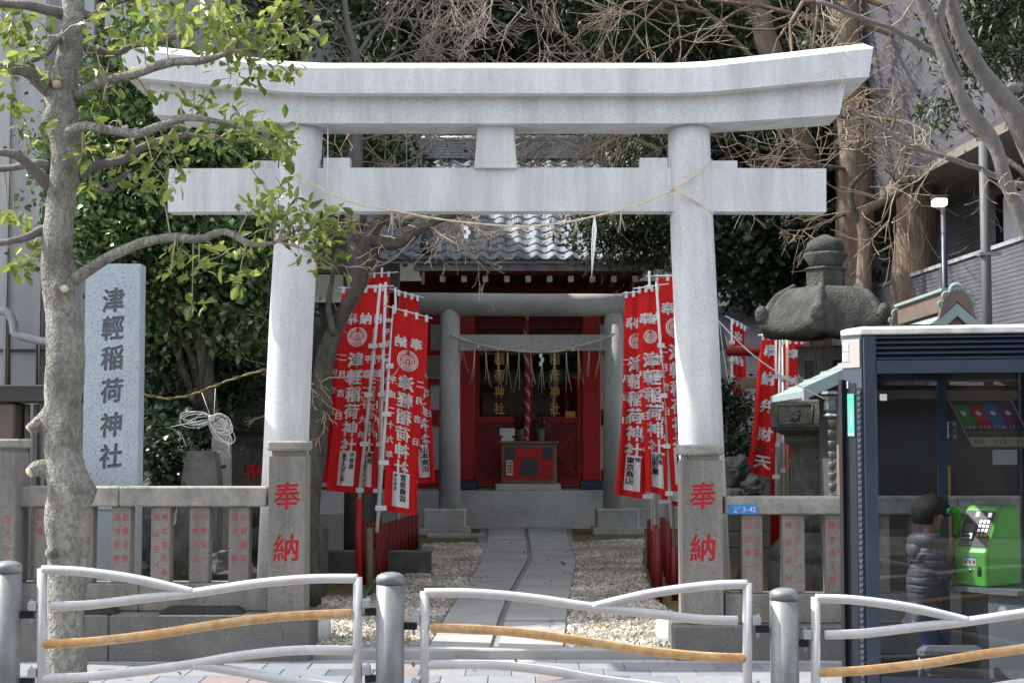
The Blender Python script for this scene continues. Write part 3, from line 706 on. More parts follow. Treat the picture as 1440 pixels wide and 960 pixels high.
bollard(1100, 826, 'steel bollard in front of the right fence, left of the phone booth')
bollard(1650, 846, 'steel bollard beyond the right edge of view')
RY = 7.45
def rail_panel(x0, x1, y0, mirror, lab, sl=0.0):
    """the wave panel drawn with its left end at px x0; curves given for the unmirrored type (450 px long)"""
    t = thing('rail_panel', lab, 'guard rail', at((x0 + x1) / 2, y0 + 260, RY), 'wave shaped rail panels between the bollards')
    Wd = x1 - x0
    def P(u, v):
        uu = (1 - u) if mirror else u
        return at(x0 + uu * Wd, y0 + v + sl * uu, RY)
    r = 6.6 / SB
    A = [(0, 3), (.12, 5), (.3, 16), (.48, 35)]
    B = [(.03, 54), (.15, 52), (.3, 44), (.48, 35), (.68, 22), (.85, 15.5), (1, 15)]
    C = [(.005, 107), (.15, 104), (.35, 94), (.55, 80), (.75, 69), (.98, 64)]
    D = [(.005, 155), (.15, 153), (.35, 143), (.48, 135), (.62, 124), (.8, 116), (.99, 116)]
    E_ = [(.48, 136), (.6, 144), (.75, 156), (.9, 166), (1, 170)]
    H = [(0, 203), (.3, 197), (.5, 186), (.7, 176), (1, 170)]
    for nm, pts, m_ in (('rail_tube', A, 'rail_white'), ('rail_tube', B, 'rail_white'), ('orange_rail_tube', C, 'rail_orange'), ('rail_tube', D, 'rail_white'), ('rail_tube', E_, 'rail_white'), ('rail_tube', H, 'rail_white')):
        MB().tube(smooth_path([P(*p) for p in pts], 8), r, 14).build(nm, m_, t)
    MB().tube([P(0, 3 - 2), P(0, 203)], r * 1.0, 14).build('end_tube', 'rail_white', t); MB().tube([P(1, 15 - 2), P(1, 172)], r * 1.0, 14).build('end_tube', 'rail_white', t)
    for u in (0, 1):
        side = (-1 if u == 0 else 1) * (-1 if mirror else 1)
        for v in (48, 142):
            p = P(u, v - (0 if u == 0 else 4))
            a, b = sorted((p.x + side * r, p.x + side * .062)); mb = MB(); mb.bbox(a, b, RY - .022, RY + .022, p.z - .04, p.z + .002, .004)
            br = mb.build('bracket', 'bracket_steel', t)
            a, b = sorted((p.x + side * .035, p.x + side * .10)); MB().box(a, b, RY - .014, RY + .014, p.z - .075, p.z - .041).build('bracket_arm', 'booth_black', br)
            MB().tube([(p.x + side * .05, RY, p.z - .1), (p.x + side * .05, RY, p.z + .012)], .007, 8).build('bolt', 'bracket_steel', br)
rail_panel(59, 503, 798, False, 'white and orange wave rail panel in front of the street tree')
rail_panel(597, 1051, 818, True, 'white and orange wave rail panel in front of the stone path', 0)
rail_panel(1147, 1595, 838, False, 'white and orange wave rail panel in front of the phone booth')
rail_panel(-490, -32, 778, True, 'white and orange wave rail panel beyond the left edge of view')
# ================================================================ small torii before the hall
SY = 25.3; SS = 2200 / SY
st = thing('stone_torii', 'small weathered grey torii with round crossbeam, before the red hall steps', 'torii', (X(747, SY), SY, 0))
def cyl_px(x0, y0, x1, y1, r0, r1, Y, n=24): return MB().tube([at(x0, y0, Y), at(x1, y1, Y)], [r0 / SS, r1 / SS], n)
cyl_px(632, 714, 633, 436, 15.2, 13.8, SY).build('pillar', 'small_torii_granite', st)
cyl_px(863, 718, 863, 442, 14.8, 13.6, SY).build('pillar', 'small_torii_granite', st)
a, b = at(561, 427, SY), at(934, 429, SY)
MB().tube([a, a.lerp(b, .5) - Vector((0, 0, .01)), b], 16 / SS, 28).build('crossbeam', 'small_torii_granite', st)
MB().box(X(641, SY), X(856, SY), SY - .09, SY + .09, Z(493, SY), Z(471, SY)).build('tie_beam', 'small_torii_granite', st)
for xa, xb in ((597, 655), (838, 896)):
    MB().bbox(X(xa, SY), X(xb, SY), SY - .33, SY + .33, Z(741, SY), Z(714, SY), .02).build('plinth', 'small_torii_granite', st)
    MB().bbox(X(xa - 6, SY), X(xb + 6, SY), SY - .42, SY + .42, GZ - .05, Z(740.5, SY), .01).build('plinth_foot', 'small_torii_granite', st)
r2 = thing('straw_rope', 'fine straw rope with long hanging straws across the small torii', 'rope', at(750, 490, SY - .2))
yr = SY - .2
twist([at(*p, yr) for p in ((633, 470), (660, 480), (700, 490), (740, 494), (780, 494), (815, 486), (850, 476), (864, 469))], .016, 60).build('rope_strand', 'straw', r2)
for px, py in ((650, 478), (668, 484), (683, 488), (700, 490), (714, 492), (730, 493), (746, 494), (762, 495), (780, 494), (796, 491), (813, 487), (829, 482), (845, 478)):
    if px > 664 or px < 655: tassel(px, py, .68, 3, r2, yr, spread=.07, r=.005)
shide(760, 497, .2, .05, yr - .01, r2); shide(805, 489, .05, .03, yr - .01, r2); shide(672, 485, .05, .03, yr - .01, r2)

# ================================================================ steps and hall
HY = 28.3
fl_z = Z(690, 27.0)
stp = MB(); stp.bbox(-2.6, 4.3, 26.55, 34, GZ - .1, Z(714, 26.55), .015); stp.build('hall_terrace_step', 'small_torii_granite', kind='structure')
stp = MB(); stp.bbox(-2.5, 4.2, 27.0, 34, GZ, fl_z, .015); stp.build('hall_terrace', 'small_torii_granite', kind='structure')
hall = thing('shrine_hall', 'red shrine hall with wavy grey tiled roof and gold lettered doors', 'shrine hall', (.5, HY, fl_z))
def bx(name, mt, px0, px1, py0, py1, Y, d=.1, parent=hall, Yp=None):
    """block whose front face covers the photo rectangle at depth Y"""
    return MB().box(X(px0, Y, (py0 + py1) / 2), X(px1, Y, (py0 + py1) / 2), Y, Y + d, Z(py1, Y), Z(py0, Y)).build(name, mt, parent)
pf = fl_z
for a, b in ((643, 667), (819, 845)):
    xa, xb = X(a, 27.7), X(b, 27.7)
    MB().bbox(xa, xb, 27.7, 27.7 + (xb - xa), pf + .16, Z(395, 27.7), .015).build('porch_pillar', 'red_paint', hall)
    MB().bbox(xa - .05, xb + .05, 27.65, 28.05, pf, pf + .16, .02).build('pillar_shoe', 'booth_paint', hall)
# wall with white panels and red frames, left and right of the doors
bx('wall', 'white_plaster', 470, 667, 395, 690, HY + .3, .1); bx('wall', 'white_plaster', 818, 1010, 395, 690, HY + .3, .1)
for y0, y1 in ((395, 455), (492, 499), (533, 540), (576, 598), (660, 690)):
    bx('red_beam', 'red_paint', 470, 668, y0, y1, HY + .22, .12); 
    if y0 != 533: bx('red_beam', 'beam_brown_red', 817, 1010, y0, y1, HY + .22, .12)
for x_ in (560, 596, 890, 960): bx('wall_post', 'red_paint', x_, x_ + 9, 396, 689, HY + .17, .14)
bx('lintel', 'beam_brown_red', 655, 832, 440, 492, HY + .05, .2); bx('lintel', 'dark_red_paint', 655, 832, 455, 462, HY - .02, .2)
bx('transom', 'dark_red_paint', 667, 819, 404, 441, HY + .3, .15)
# doors
for a, b in ((668, 743), (743.5, 818)):
    d_ = MB(); Yd = HY + .2
    def fr_(x0, x1, y0, y1): d_.box(X(x0, Yd), X(x1, Yd), Yd, Yd + .05, Z(y1, Yd), Z(y0, Yd))
    fr_(a, a + 6, 492, 682); fr_(b - 6, b, 492, 682); fr_(a + 6, b - 6, 585, 594); fr_(a + 6, b - 6, 674, 682); fr_(a + 6, b - 6, 492, 496)
    dr = d_.build('door', 'door_red', hall)
    MB().box(X(a + 6, Yd), X(b - 6, Yd), Yd + .025, Yd + .03, Z(585, Yd), Z(496, Yd)).build('glass_pane', 'door_glass', dr)
    p_ = MB(); p_.box(X(a + 6, Yd), X(b - 6, Yd), Yd + .03, Yd + .045, Z(674, Yd), Z(594, Yd)); p_.build('door_panel', 'dark_red_paint', dr)
    q = MB()
    for s_ in (0, 1):
        xs = (X(a + 8, Yd), X(b - 8, Yd)); z_ = (Z(668, Yd), Z(606, Yd)) if s_ else (Z(606, Yd), Z(668, Yd))
        q.prism([(xs[0], z_[0] - .03), (xs[0] + .0, z_[0] + .03), (xs[1], z_[1] + .03), (xs[1], z_[1] - .03)], 'y', Yd + .012 + .004 * s_, Yd + .03)
    recalc(q.build('door_brace', 'door_red', dr))
    cx = X(702 if a < 700 else 780, Yd); write_each('gold_character', 'gold_leaf', dr, '津軽稲荷神社', front(Yd + .02), cx, Z(458, Yd), .23, 23.3 / (2200 / Yd), .02, sx=.85)
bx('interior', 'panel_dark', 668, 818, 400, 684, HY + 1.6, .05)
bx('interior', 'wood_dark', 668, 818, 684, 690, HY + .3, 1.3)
y_ = bx('yellow_notice', flat('notice_yellow', (.55, .33, .05)), 795, 809, 578, 587, HY + .16, .02)
bx('paper_notice', 'white_plaster', 673, 688, 565, 582, HY + .24, .01)
bx('shimenawa_box', 'beam_brown_red', 655, 835, 395, 404, 27.75, .15)
# notice board on the left wall
nb = bx('notice_board', flat('old_paper', (.40, .36, .30)), 599, 618, 500, 532, HY + .1, .04)
t_ = MB()
for i in range(6): write(t_, '大正十年吉日奉納', front(HY + .095), X(602 + i * 2.8, HY), Z(503, HY), .028, .045, .0)
t_.build('notice_text', 'ink', nb, 'stuff')
# eaves: rafters with white ends, boards, fascia
for i in range(12):
    px = 652 + (i - 1) * 30.3
    if 600 < px < 900:
        x_ = X(px, 26.3); z_ = Z(392, 26.3); rf = MB().box(x_ - .045, x_ + .045, 26.32, 28.6, z_ - .05, z_ + .05); rf.build('rafter', 'beam_brown_red', hall)
        MB().box(x_ - .046, x_ + .046, 26.30, 26.318, z_ - .051, z_ + .051).build('rafter_end', 'white_paint', hall)
bx('eave_board', 'beam_brown_red', 590, 905, 381, 385.5, 26.25, .1); bx('eave_soffit', 'beam_brown_red', 590, 905, 385.6, 386.5, 26.36, 2.4)
bx('porch_beam', 'beam_brown_red', 560, 960, 398, 420, 27.6, .2)
fa = bx('fascia', 'fascia', 581, 912, 368, 380.5, 26.1, .1)
bx('gutter_pipe', 'fascia', 593, 597, 381, 400, 26.15, .04)
bx('side_wall_panel', 'white_plaster', 537, 562, 366, 412, 27.3, .1); bx('side_red_post', 'red_paint', 519, 536, 358, 600, 27.35, .15); bx('side_red_beam', 'red_paint', 519, 590, 353, 366, 27.2, .15)
bx('side_eave', 'fascia', 512, 590, 345, 356, 26.6, .1); bx('side_eave', 'fascia', 905, 1000, 364, 378, 26.5, .1)
for px in (537, 566): bx('rafter_end', 'white_paint', px, px + 7, 366, 375, 26.7, .02)
# roof: sloped deck plus wavy pantiles laid row by row
Ye, Yr = 26.0, 29.3; ze, zr = Z(366, Ye), Z(226, Yr)
deck = MB(); xl, xr = X(494, Ye), X(990, Ye)
deck.prism([(Ye + .02, ze - .05), (Ye + .02, ze), (Yr, zr - .03), (Yr + 3.4, ze), (Yr + 3.4, ze - .1), (Yr, zr - .2)], 'x', xl, xr); roof = recalc(deck.build('roof', 'roof_tile', hall))
pitch = .298; sl = math.atan2(zr - ze, Yr - Ye); Ls = math.hypot(zr - ze, Yr - Ye); nr = 16; rowL = Ls / nr
ncol = int((xr - xl) / pitch)
def pantile():
    mb = MB(); n = 9; prof = []
    for i in range(n + 1):
        u = i / n
        h = .055 * (math.sin(u * 2 * math.pi - .4) * .5 + .5) ** 1.4 + (.03 if u > .86 else 0) * 0
        prof.append((u * (pitch + .02) - (pitch + .02) / 2, h))
    secs = []
    for y0, dz in ((0, .028), (rowL * 1.12, .0)):
        secs.append([(a, y0, h + dz) for a, h in prof] + [(a, y0, h + dz - .026) for a, h in prof[::-1]])
    mb.loft(secs, True, False); return mb
pt = pantile().mesh('roof_tile', 'roof_tile')
off = wloc(roof)
for r_ in range(nr):
    for c_ in range(ncol):
        if r_ >= 16 and not 3 < c_ < 7: pass
        s_ = r_ * rowL - .03; x_ = xl + (c_ + .5) * pitch
        if 26.0 < 0: continue
        if r_ * ncol + c_ >= 296: break
        piece('roof_tile', pt, roof, (x_, Ye + s_ * math.cos(sl), ze + s_ * math.sin(sl) + .012 + random.uniform(-.004, .004)), (sl + random.uniform(-.006, .006), 0, random.uniform(-.006, .006)))
# remaining courses towards the ridge, joined
me_v = [v.co.copy() for v in pt.vertices]; me_f = [tuple(p.vertices) for p in pt.polygons]; rest = MB()
for k in range(296, nr * ncol):
    r_, c_ = divmod(k, ncol); s_ = r_ * rowL - .03; M_ = Matrix.Translation((xl + (c_ + .5) * pitch, Ye + s_ * math.cos(sl), ze + s_ * math.sin(sl) + .012)) @ Matrix.Rotation(sl, 4, 'X')
    rest.add([M_ @ v for v in me_v], me_f)
if rest.v: rest.build('upper_tiles', 'roof_tile', roof, 'stuff')
m_ = MB()
for i in range(6): m_.box(xl + .3, xr - .3, Yr - .16 + i * .01, Yr + .16 - i * .01, zr + .02 + i * .055, zr + .066 + i * .055)
m_.tube([(xl + .2, Yr, zr + .39), (xr - .2, Yr, zr + .39)], .09, 12); m_.build('ridge', 'roof_tile', roof)
for c_ in range(ncol):   # round end caps along the eave
    x_ = xl + (c_ + .26) * pitch; MB().tube([(x_, Ye - .06, ze + .045), (x_, Ye + .1, ze + .06)], .055, 10).build('eave_cap', 'roof_tile', roof)
orn = MB(); c0 = at(601, 340, Ye - .05)
orn.lathe((c0.x, c0.y, c0.z - .2), [(.10, 0), (.13, .1), (.12, .25), (.07, .36), (.02, .42)], 10).noise(.02, 9); orn.build('corner_ornament', 'bronze_patina', roof)
m_ = MB(); m_.tube(smooth_path([at(560, 352, Ye), at(580, 362, Ye), at(600, 361, Ye - .03), at(625, 364, Ye - .05)], 4), [.05] * 13, 10); m_.build('corner_roll', 'roof_tile', roof)
# fallen leaves caught in the tiles
C_ = []
for px, py in ((640, 335), (662, 350), (690, 345), (680, 322), (733, 322), (735, 345), (760, 345), (705, 355), (660, 330), (709, 338), (780, 322), (640, 352), (685, 360), (757, 330)):
    t0 = (366 - py) / (366 - 226); Yq = Ye + (Yr - Ye) * min(.75, t0 * .82); p = at(px, py, Yq)
    zz = ze + (Yq - Ye) * math.tan(sl) + .05
    for i in range(16): C_.append((p.x + random.gauss(0, .07), Yq + random.gauss(0, .16), 0)); y2 = C_[-1][1]; C_[-1] = (C_[-1][0], y2, ze + (y2 - Ye) * math.tan(sl) + random.uniform(.05, .08))
tag(leaves('leaf_litter', np.array(C_), .07, 'leaf_litter', None, up=1.0), 'brown dead leaves caught between the tiles of the hall roof', 'leaf litter')
# ---- offertory box, pots, bell rope
OY = 27.3
ob = thing('offertory_box', 'red and brown wooden offertory box on a stone slab before the doors', 'offering box', (X(744, OY), OY + .3, fl_z))
MB().bbox(X(697, OY), X(788, OY), OY - .08, OY + .6, fl_z, Z(680, OY), .01).build('stone_slab', 'small_torii_granite', ob)
o1 = MB(); xa, xb, za, zb = X(705, OY), X(783, OY), Z(680, OY) + .001, Z(624, OY)
o1.bbox(xa, xb, OY, OY + .5, za, zb, .01); body = o1.build('box_body', 'wood_brown', ob)
MB().bbox(X(702, OY), X(786, OY), OY - .03, OY + .53, zb, zb + .05, .01).build('box_rim', 'wood_brown', ob)
MB().box(X(710, OY), X(778, OY), OY - .012, OY - .002, Z(674, OY), Z(629, OY)).build('red_panel', 'red_paint', ob)
for a, b, c, d in ((732, 757, 645, 669), (712, 725, 629, 646), (764, 777, 629, 646)): MB().box(X(a, OY), X(b, OY), OY - .022, OY - .013, Z(d, OY), Z(c, OY)).build('dark_plate', 'panel_dark', ob)
pa = MB().box(X(712, OY), X(721, OY), OY - .03, OY - .023, Z(668, OY), Z(647, OY)).build('paper_label', flat('label_cream', (.62, .56, .42)), ob)
t_ = MB(); write(t_, '津軽稲荷', front(OY - .033), X(718, OY), Z(650, OY), .045, .055, .02); write(t_, '交通安全', front(OY - .033), X(714.5, OY), Z(650, OY), .035, .055, .02); t_.build('label_text', 'ink', pa)
sg = thing('paper_sign', 'small white lettered sign standing on the offertory box at its left', 'sign', at(713, 622, OY + .1))
bd = MB().box(X(703, OY), X(724, OY), OY + .1, OY + .12, Z(612, OY), Z(602, OY)).build('board', 'white_paint', sg); MB().box(X(705, OY), X(723, OY), OY + .1, OY + .13, Z(622, OY), Z(615.5, OY)).build('foot', 'white_plaster', sg)
MB().box(X(707, OY), X(720, OY), OY + .105, OY + .115, Z(616, OY), Z(611.5, OY)).build('stem', 'white_plaster', sg)
t_ = MB(); write(t_, '五十円玉', front(OY + .097), X(706, OY), Z(606, OY), .05, .055, .01, vertical=False); write(t_, '参拝', front(OY + .097), X(708, OY), Z(610, OY), .03, .05, .01, vertical=False); t_.build('sign_text', 'ink', bd)
for px, lab in ((733, 'small grey plant pot on the offertory box, left of the bell rope'), (760, 'small grey plant pot on the offertory box, right of the bell rope')):
    zt_ = zb + .05; x_ = X(px, OY + .3); t_ = thing('potted_plant', lab, 'potted plant', (x_, OY + .35, zt_))
    MB().lathe((x_, OY + .35, zt_), [(.065, 0), (.085, .2), (.09, .21), (.075, .21)], 14).build('pot', 'old_granite', t_)
    C_ = np.array([(x_, OY + .35, zt_ + .3)]) + rng.normal(size=(160, 3)) * (.07, .06, .09); leaves('foliage', C_, .07, 'leaf_dark', t_)
br = thing('bell_rope', 'thick red and white twisted bell rope hanging before the doors', 'rope', at(741, 490, OY + .2))
pr = [(739.5, 430), (740, 500), (741.5, 550), (741, 590), (740, 619)]
P_ = smooth_path([at(*p, OY + .15) for p in pr], 10); n_ = len(P_)
for s_, m_ in ((0, 'rope_red'), (1, 'rope_white'), (2, 'rope_red')):
    MB().tube([p + Vector((math.cos(2 * math.pi * (i * .22 + s_ / 3)) * .025, math.sin(2 * math.pi * (i * .22 + s_ / 3)) * .025, 0)) for i, p in enumerate(P_)], .03, 6).build('rope_strand', m_, br)

# ================================================================ banners
def crest(mb, fn, cx, cz, r):
    def arc(r0, r1, a0, a1, n=24, ox=0, oz=0):
        P = []
        for i in range(n + 1):
            a = a0 + (a1 - a0) * i / n; P.append(fn(cx + ox + math.cos(a) * r0, cz + oz + math.sin(a) * r0)); P.append(fn(cx + ox + math.cos(a) * r1, cz + oz + math.sin(a) * r1))
        mb.add(P, [(2 * i, 2 * i + 1, 2 * i + 3, 2 * i + 2) for i in range(n)])
    arc(r * .90, r, math.pi * .53, math.pi * 2.47, 36)
    arc(r * .74, r * .83, math.pi * .56, math.pi * 1.3, 20); arc(r * .74, r * .83, -math.pi * .3, math.pi * .44, 20)
    for k in range(3): arc(r * (.24 + k * .15), r * (.32 + k * .15), math.pi * -.12, math.pi * 1.12, 16, 0, -r * .12)
    for s_ in (-1, 1):
        for k in range(4): a = s_ * (.14 + k * .13); arc(r * .3, r * .7, math.pi / 2 - a * 2.2 - .035, math.pi / 2 - a * 2.2 + .035, 2, 0, 0)
    for k in range(-4, 5):
        x = k * r * .155; y1 = -r * .30; y2 = -math.sqrt(max(0, (r * .84) ** 2 - x * x)); w_ = r * .045
        mb.add([fn(cx + x - w_, cz + y1), fn(cx + x + w_, cz + y1), fn(cx + x + w_, cz + y2), fn(cx + x - w_, cz + y2)], [(0, 3, 2, 1)])
    arc(0.001, r * .13, 0, 2 * math.pi, 12, 0, -r * .12)
def banner(lab, TL, TR, BL, BR, Y, pole_top, pole_bot, pole_side, kind='main', mirror=False, seed=0, amp=.03, Yb=None, donor=('金子たばこ店', '大倉屋'), poleY=None, cols=True, group='red votive banners'):
    Yb = Yb or Y
    c = [at(*TL, Y), at(*TR, Y), at(*BL, Yb), at(*BR, Yb)]
    Wd = ((c[1] - c[0]).length + (c[3] - c[2]).length) / 2; H = ((c[2] - c[0]).length + (c[3] - c[1]).length) / 2
    def P(s, t, off=0.0):
        p = c[0].lerp(c[1], s).lerp(c[2].lerp(c[3], s), t)
        q = amp * (math.sin(s * 9 + seed + t * 2.2) + .6 * math.sin(s * 17 + seed * 2 - t * 3)) * (.4 + .6 * t) + amp * .8 * math.sin(t * 5 + seed)
        side = amp * .5 * math.sin(t * 6 + seed * 1.7) * (s if pole_side == 'L' else 1 - s)
        return p + Vector((side, q - off, 0))
    pole_y = poleY or Y
    th = thing('banner', lab, 'banner', at(*pole_bot, pole_y), group)
    nu, nv = 14, 30; mb = MB()
    mb.add([P(i / nu, j / nv) for j in range(nv + 1) for i in range(nu + 1)], [(j * (nu + 1) + i, (j + 1) * (nu + 1) + i, (j + 1) * (nu + 1) + i + 1, j * (nu + 1) + i + 1) for j in range(nv) for i in range(nu)], True)
    cl = mb.build('cloth', 'flag_red', th)
    fn = lambda u, v: P(u / Wd + .5, -v / H, .007)          # u from centre, v downwards negative
    fn2 = lambda u, v: P(u / Wd + .5, -v / H, .011)
    L = MB(); sg_ = -1 if mirror else 1
    if kind == 'main':
        cx = (.03 if not mirror else -.02) * Wd; k = H / 290.0
        write_each('character', 'flag_white', cl, '奉', fn, cx - sg_ * Wd * .22, -42 * k, 18 * k, 1, .03, mirror=mirror); write_each('character', 'flag_white', cl, '納', fn, cx + sg_ * Wd * .22, -42 * k, 18 * k, 1, .03, mirror=mirror)
        L2 = MB(); crest(L2, fn, cx, -68 * k, min(15 * k, Wd * .3)); L2.build('crest', 'flag_white', cl)
        write_each('character', 'flag_white', cl, '津軽稲荷神社', fn, cx, -101 * k, 23 * k, 24.6 * k, .032, mirror=mirror, sx=1.04, brush=.08)
        if cols:
            for ch, yy in zip('平成二十九年', (100, 121, 144, 165, 186, 208)): write(L, ch, fn, cx + sg_ * Wd * .39, -yy * k, 11.5 * k, 1, .03, mirror=mirror)
            for ch, yy in zip('二月吉日', (98, 122, 149, 182)): write(L, ch, fn, cx - sg_ * Wd * .40, -yy * k, 11.5 * k, 1, .03, mirror=mirror)
        # white donor patch
        x0, x1, z0, z1 = cx - Wd * .25 - .0, cx + Wd * .27, -231 * k, -281 * k
        n = 6; V_ = [fn(x0 + (x1 - x0) * i / n, z0 + (z1 - z0) * j / n) for j in range(n + 1) for i in range(n + 1)]
        pm = MB().add(V_, [(j * (n + 1) + i, (j + 1) * (n + 1) + i, (j + 1) * (n + 1) + i + 1, j * (n + 1) + i + 1) for j in range(n) for i in range(n)]).build('donor_patch', 'flag_white', cl)
        D_ = MB(); m1, m2 = donor; hh = z0 - z1
        write(D_, m1, fn2, cx - sg_ * Wd * .08, z0 - hh * (.5 if False else .14), hh * .8 / max(4, len(m1)), hh * .8 / max(4, len(m1)), .03, mirror=mirror)
        write(D_, m2, fn2, cx + sg_ * Wd * .16, z0 - hh * .1, hh * .45 / max(3, len(m2)), hh * .5 / max(3, len(m2)), .02, mirror=mirror); D_.build('patch_text', 'ink', cl, 'stuff')
    else:
        txt, size = kind; kk = H / len(txt)
        write_each('character', 'flag_white', cl, txt, fn, 0, -kk * .5, min(kk * .9, Wd * size), kk, .04, brush=.08)
    if L.v: L.build('date_lettering', 'flag_white', cl, 'stuff')
    # pole, cross bar, loops
    pt_, pb_ = at(*pole_top, pole_y - .012), at(*pole_bot, pole_y - .012)
    MB().tube([pb_, pt_], [.017, .014], 10).build('pole', 'white_paint', th)
    d = (c[1] - c[0]).normalized(); e0, e1 = c[0] - d * (.0 if pole_side == 'L' else .05) + Vector((0, -.01, .02)), c[1] + d * (.05 if pole_side == 'L' else .0) + Vector((0, -.01, .02))
    if pole_side == 'L': e0 = e0 - d * .1
    else: e1 = e1 + d * .1
    MB().tube([e0, e1], .007, 6).build('cross_bar', 'white_paint', th)
    lp = MB()
    for s in (.04, .36, .68, .96): q = P(s, 0); lp = MB().box(q.x - .014, q.x + .014, q.y - .02, q.y - .008, q.z - .03, q.z + .035); lp.build('hanging_loop', 'flag_white', th)
    sd_ = 0 if pole_side == 'L' else 1
    for t in (.28, .52, .76, .985):
        q = P(sd_, t); qq = pb_.lerp(pt_, min(1, max(0, (q.z - pb_.z) / (pt_.z - pb_.z)))); xs = sorted((q.x, qq.x)); MB().box(xs[0] - .03, xs[1] + .03, min(q.y, qq.y) - .022, max(q.y, qq.y) + .01, q.z - .022, q.z + .022).build('side_loop', 'flag_white', th)
    return th
GL, GR = 'red banners left of the small torii', 'red banners right of the small torii'
banner('red banner at the back of the left cluster, its top standing highest', (513, 388), (548, 386), (508, 620), (545, 618), 18.2, (537, 376), (532, 700), 'R', seed=5, group=GL)
banner('red banner half hidden at the far left, behind the bare dark tree', (478, 412), (520, 410), (450, 678), (496, 681), 16.6, (522, 404), (505, 720), 'R', seed=1, group=GL, donor=('石川商店', '株式会社'))
banner('red banner glimpsed between the two white poles of the left cluster', (502, 405), (540, 405), (492, 692), (529, 694), 15.7, (542.5, 397), (529, 800), 'R', seed=2, group=GL, donor=('小料理よし', '蔵前'))
banner('red banner at the right of the left cluster, mostly behind the mirrored one', (560, 412), (590, 420), (585, 680), (613, 678), 16.9, (556, 404), (560, 730), 'L', seed=6, mirror=True, group=GL, donor=('山本商店', '株'))
banner('front red banner facing the street with tobacco shop patch, pole at its right', (483, 408), (530, 407), (461, 690), (505, 693), 15.1, (535, 399), (504, 712), 'R', seed=3, group=GL)
banner('front red banner seen from behind with mirrored lettering, nearest the path', (553, 436), (601, 449), (539, 718), (586, 725), 14.6, (554, 429), (530, 748), 'L', seed=4, mirror=True, group=GL, donor=('宮池商店', '株式会社'))
banner('leftmost red banner of the right cluster, its bottom swinging towards the path', (881, 415), (911, 411), (866, 695), (908, 702), 15.9, (912, 400), (918, 745), 'R', seed=2.5, group=GR, amp=.03, donor=('東京商店', '有'))
banner('middle red banner of the right cluster with narrow crest', (897, 408), (926, 404), (906, 690), (940, 698), 15.3, (923, 396), (945, 742), 'R', seed=1.5, group=GR, amp=.03, donor=('山形屋', '浅草'))
banner('red banner of the right cluster partly hidden by the right torii pillar', (922, 391), (968, 390), (936, 690), (985, 692), 15.8, (913, 381), (922, 745), 'L', seed=.5, group=GR, amp=.022, donor=('川勝三郎', '阿部'))
banner('short red banner low at the back of the right cluster', (925, 520), (955, 520), (930, 708), (962, 712), 17.2, (936, 500), (938, 740), 'L', seed=7.5, group=GR, cols=False)
# red wooden stakes that hold the poles
def stake(px, pytop, Y, lab, grp, lean=0.0, r=.028, mt='dark_red_paint'):
    p = at(px, pytop, Y); mb = MB(); mb.tube([(p.x - lean, Y, GZ - .05), (p.x, Y, p.z)], r, 10); o = mb.build('red_stake', mt); tag(o, lab, 'stake', grp)
GLs = 'dark red stakes left of the stone path'; GRs = 'dark red stakes right of the stone path'
stake(505, 700, 14.7, 'bright red stake nearest the left torii pillar, holding a white pole', GLs, r=.03, mt='red_paint')
stake(520, 742, 14.55, 'brownish stake holding the mirrored banner pole beside the gravel', GLs, r=.03, mt='wood_brown')
k = 0
for i in range(11): stake(532 + i * 5.4, 738 - i * 1.6, 15.3 + i * .62, 'dark red stake in the dense row left of the path', GLs)
for i in range(5): stake(512 + i * 5.5, 738 - i * 3, 16.2 + i * .9, 'dark red stake in the dense row left of the path', GLs)
stake(926, 742, 14.35, 'thick dark red stake nearest the right post of the gate, left one', GRs, r=.034)
stake(949, 768, 14.6, 'thick dark red stake nearest the right post of the gate, right one', GRs, r=.034)
for i in range(5): stake(921 - i * 2.0, 738 - i * 2, 15.4 + i * .7, 'dark red stake in the thin rows right of the path', GRs)
for i in range(5): stake(941 - i * 2.6, 735 - i * 2, 15.6 + i * .8, 'dark red stake in the thin rows right of the path', GRs)
o = MB().tube(smooth_path([at(512, 838, 14.0) , at(520, 826, 14.4), at(528, 815, 14.9)], 4), .012, 8).build('hose', 'pipe_green'); tag(o, 'short green hose lying by the left red stakes', 'hose')
o = MB().tube([at(926, 826, 14.9), at(934, 838, 14.2)], .011, 8).build('plastic_pipe', 'blue_plate'); tag(o, 'short blue plastic pipe on the ground among the right stakes', 'pipe')

C_ = []
for i in range(150):
    y_ = 11.1 + 12 * random.random() ** 1.6; x_ = random.uniform(-1.7, 1.6); C_.append((x_, y_, GZ + .02))
for i in range(30): C_.append((random.uniform(-3, 3.2), random.uniform(9.6, 10.86), .012))
tag(leaves('fallen_leaves', np.array(C_), .045, 'leaf_litter', None, up=2.0), 'scattered dry leaves on the stone path, gravel and sidewalk', 'leaf litter')
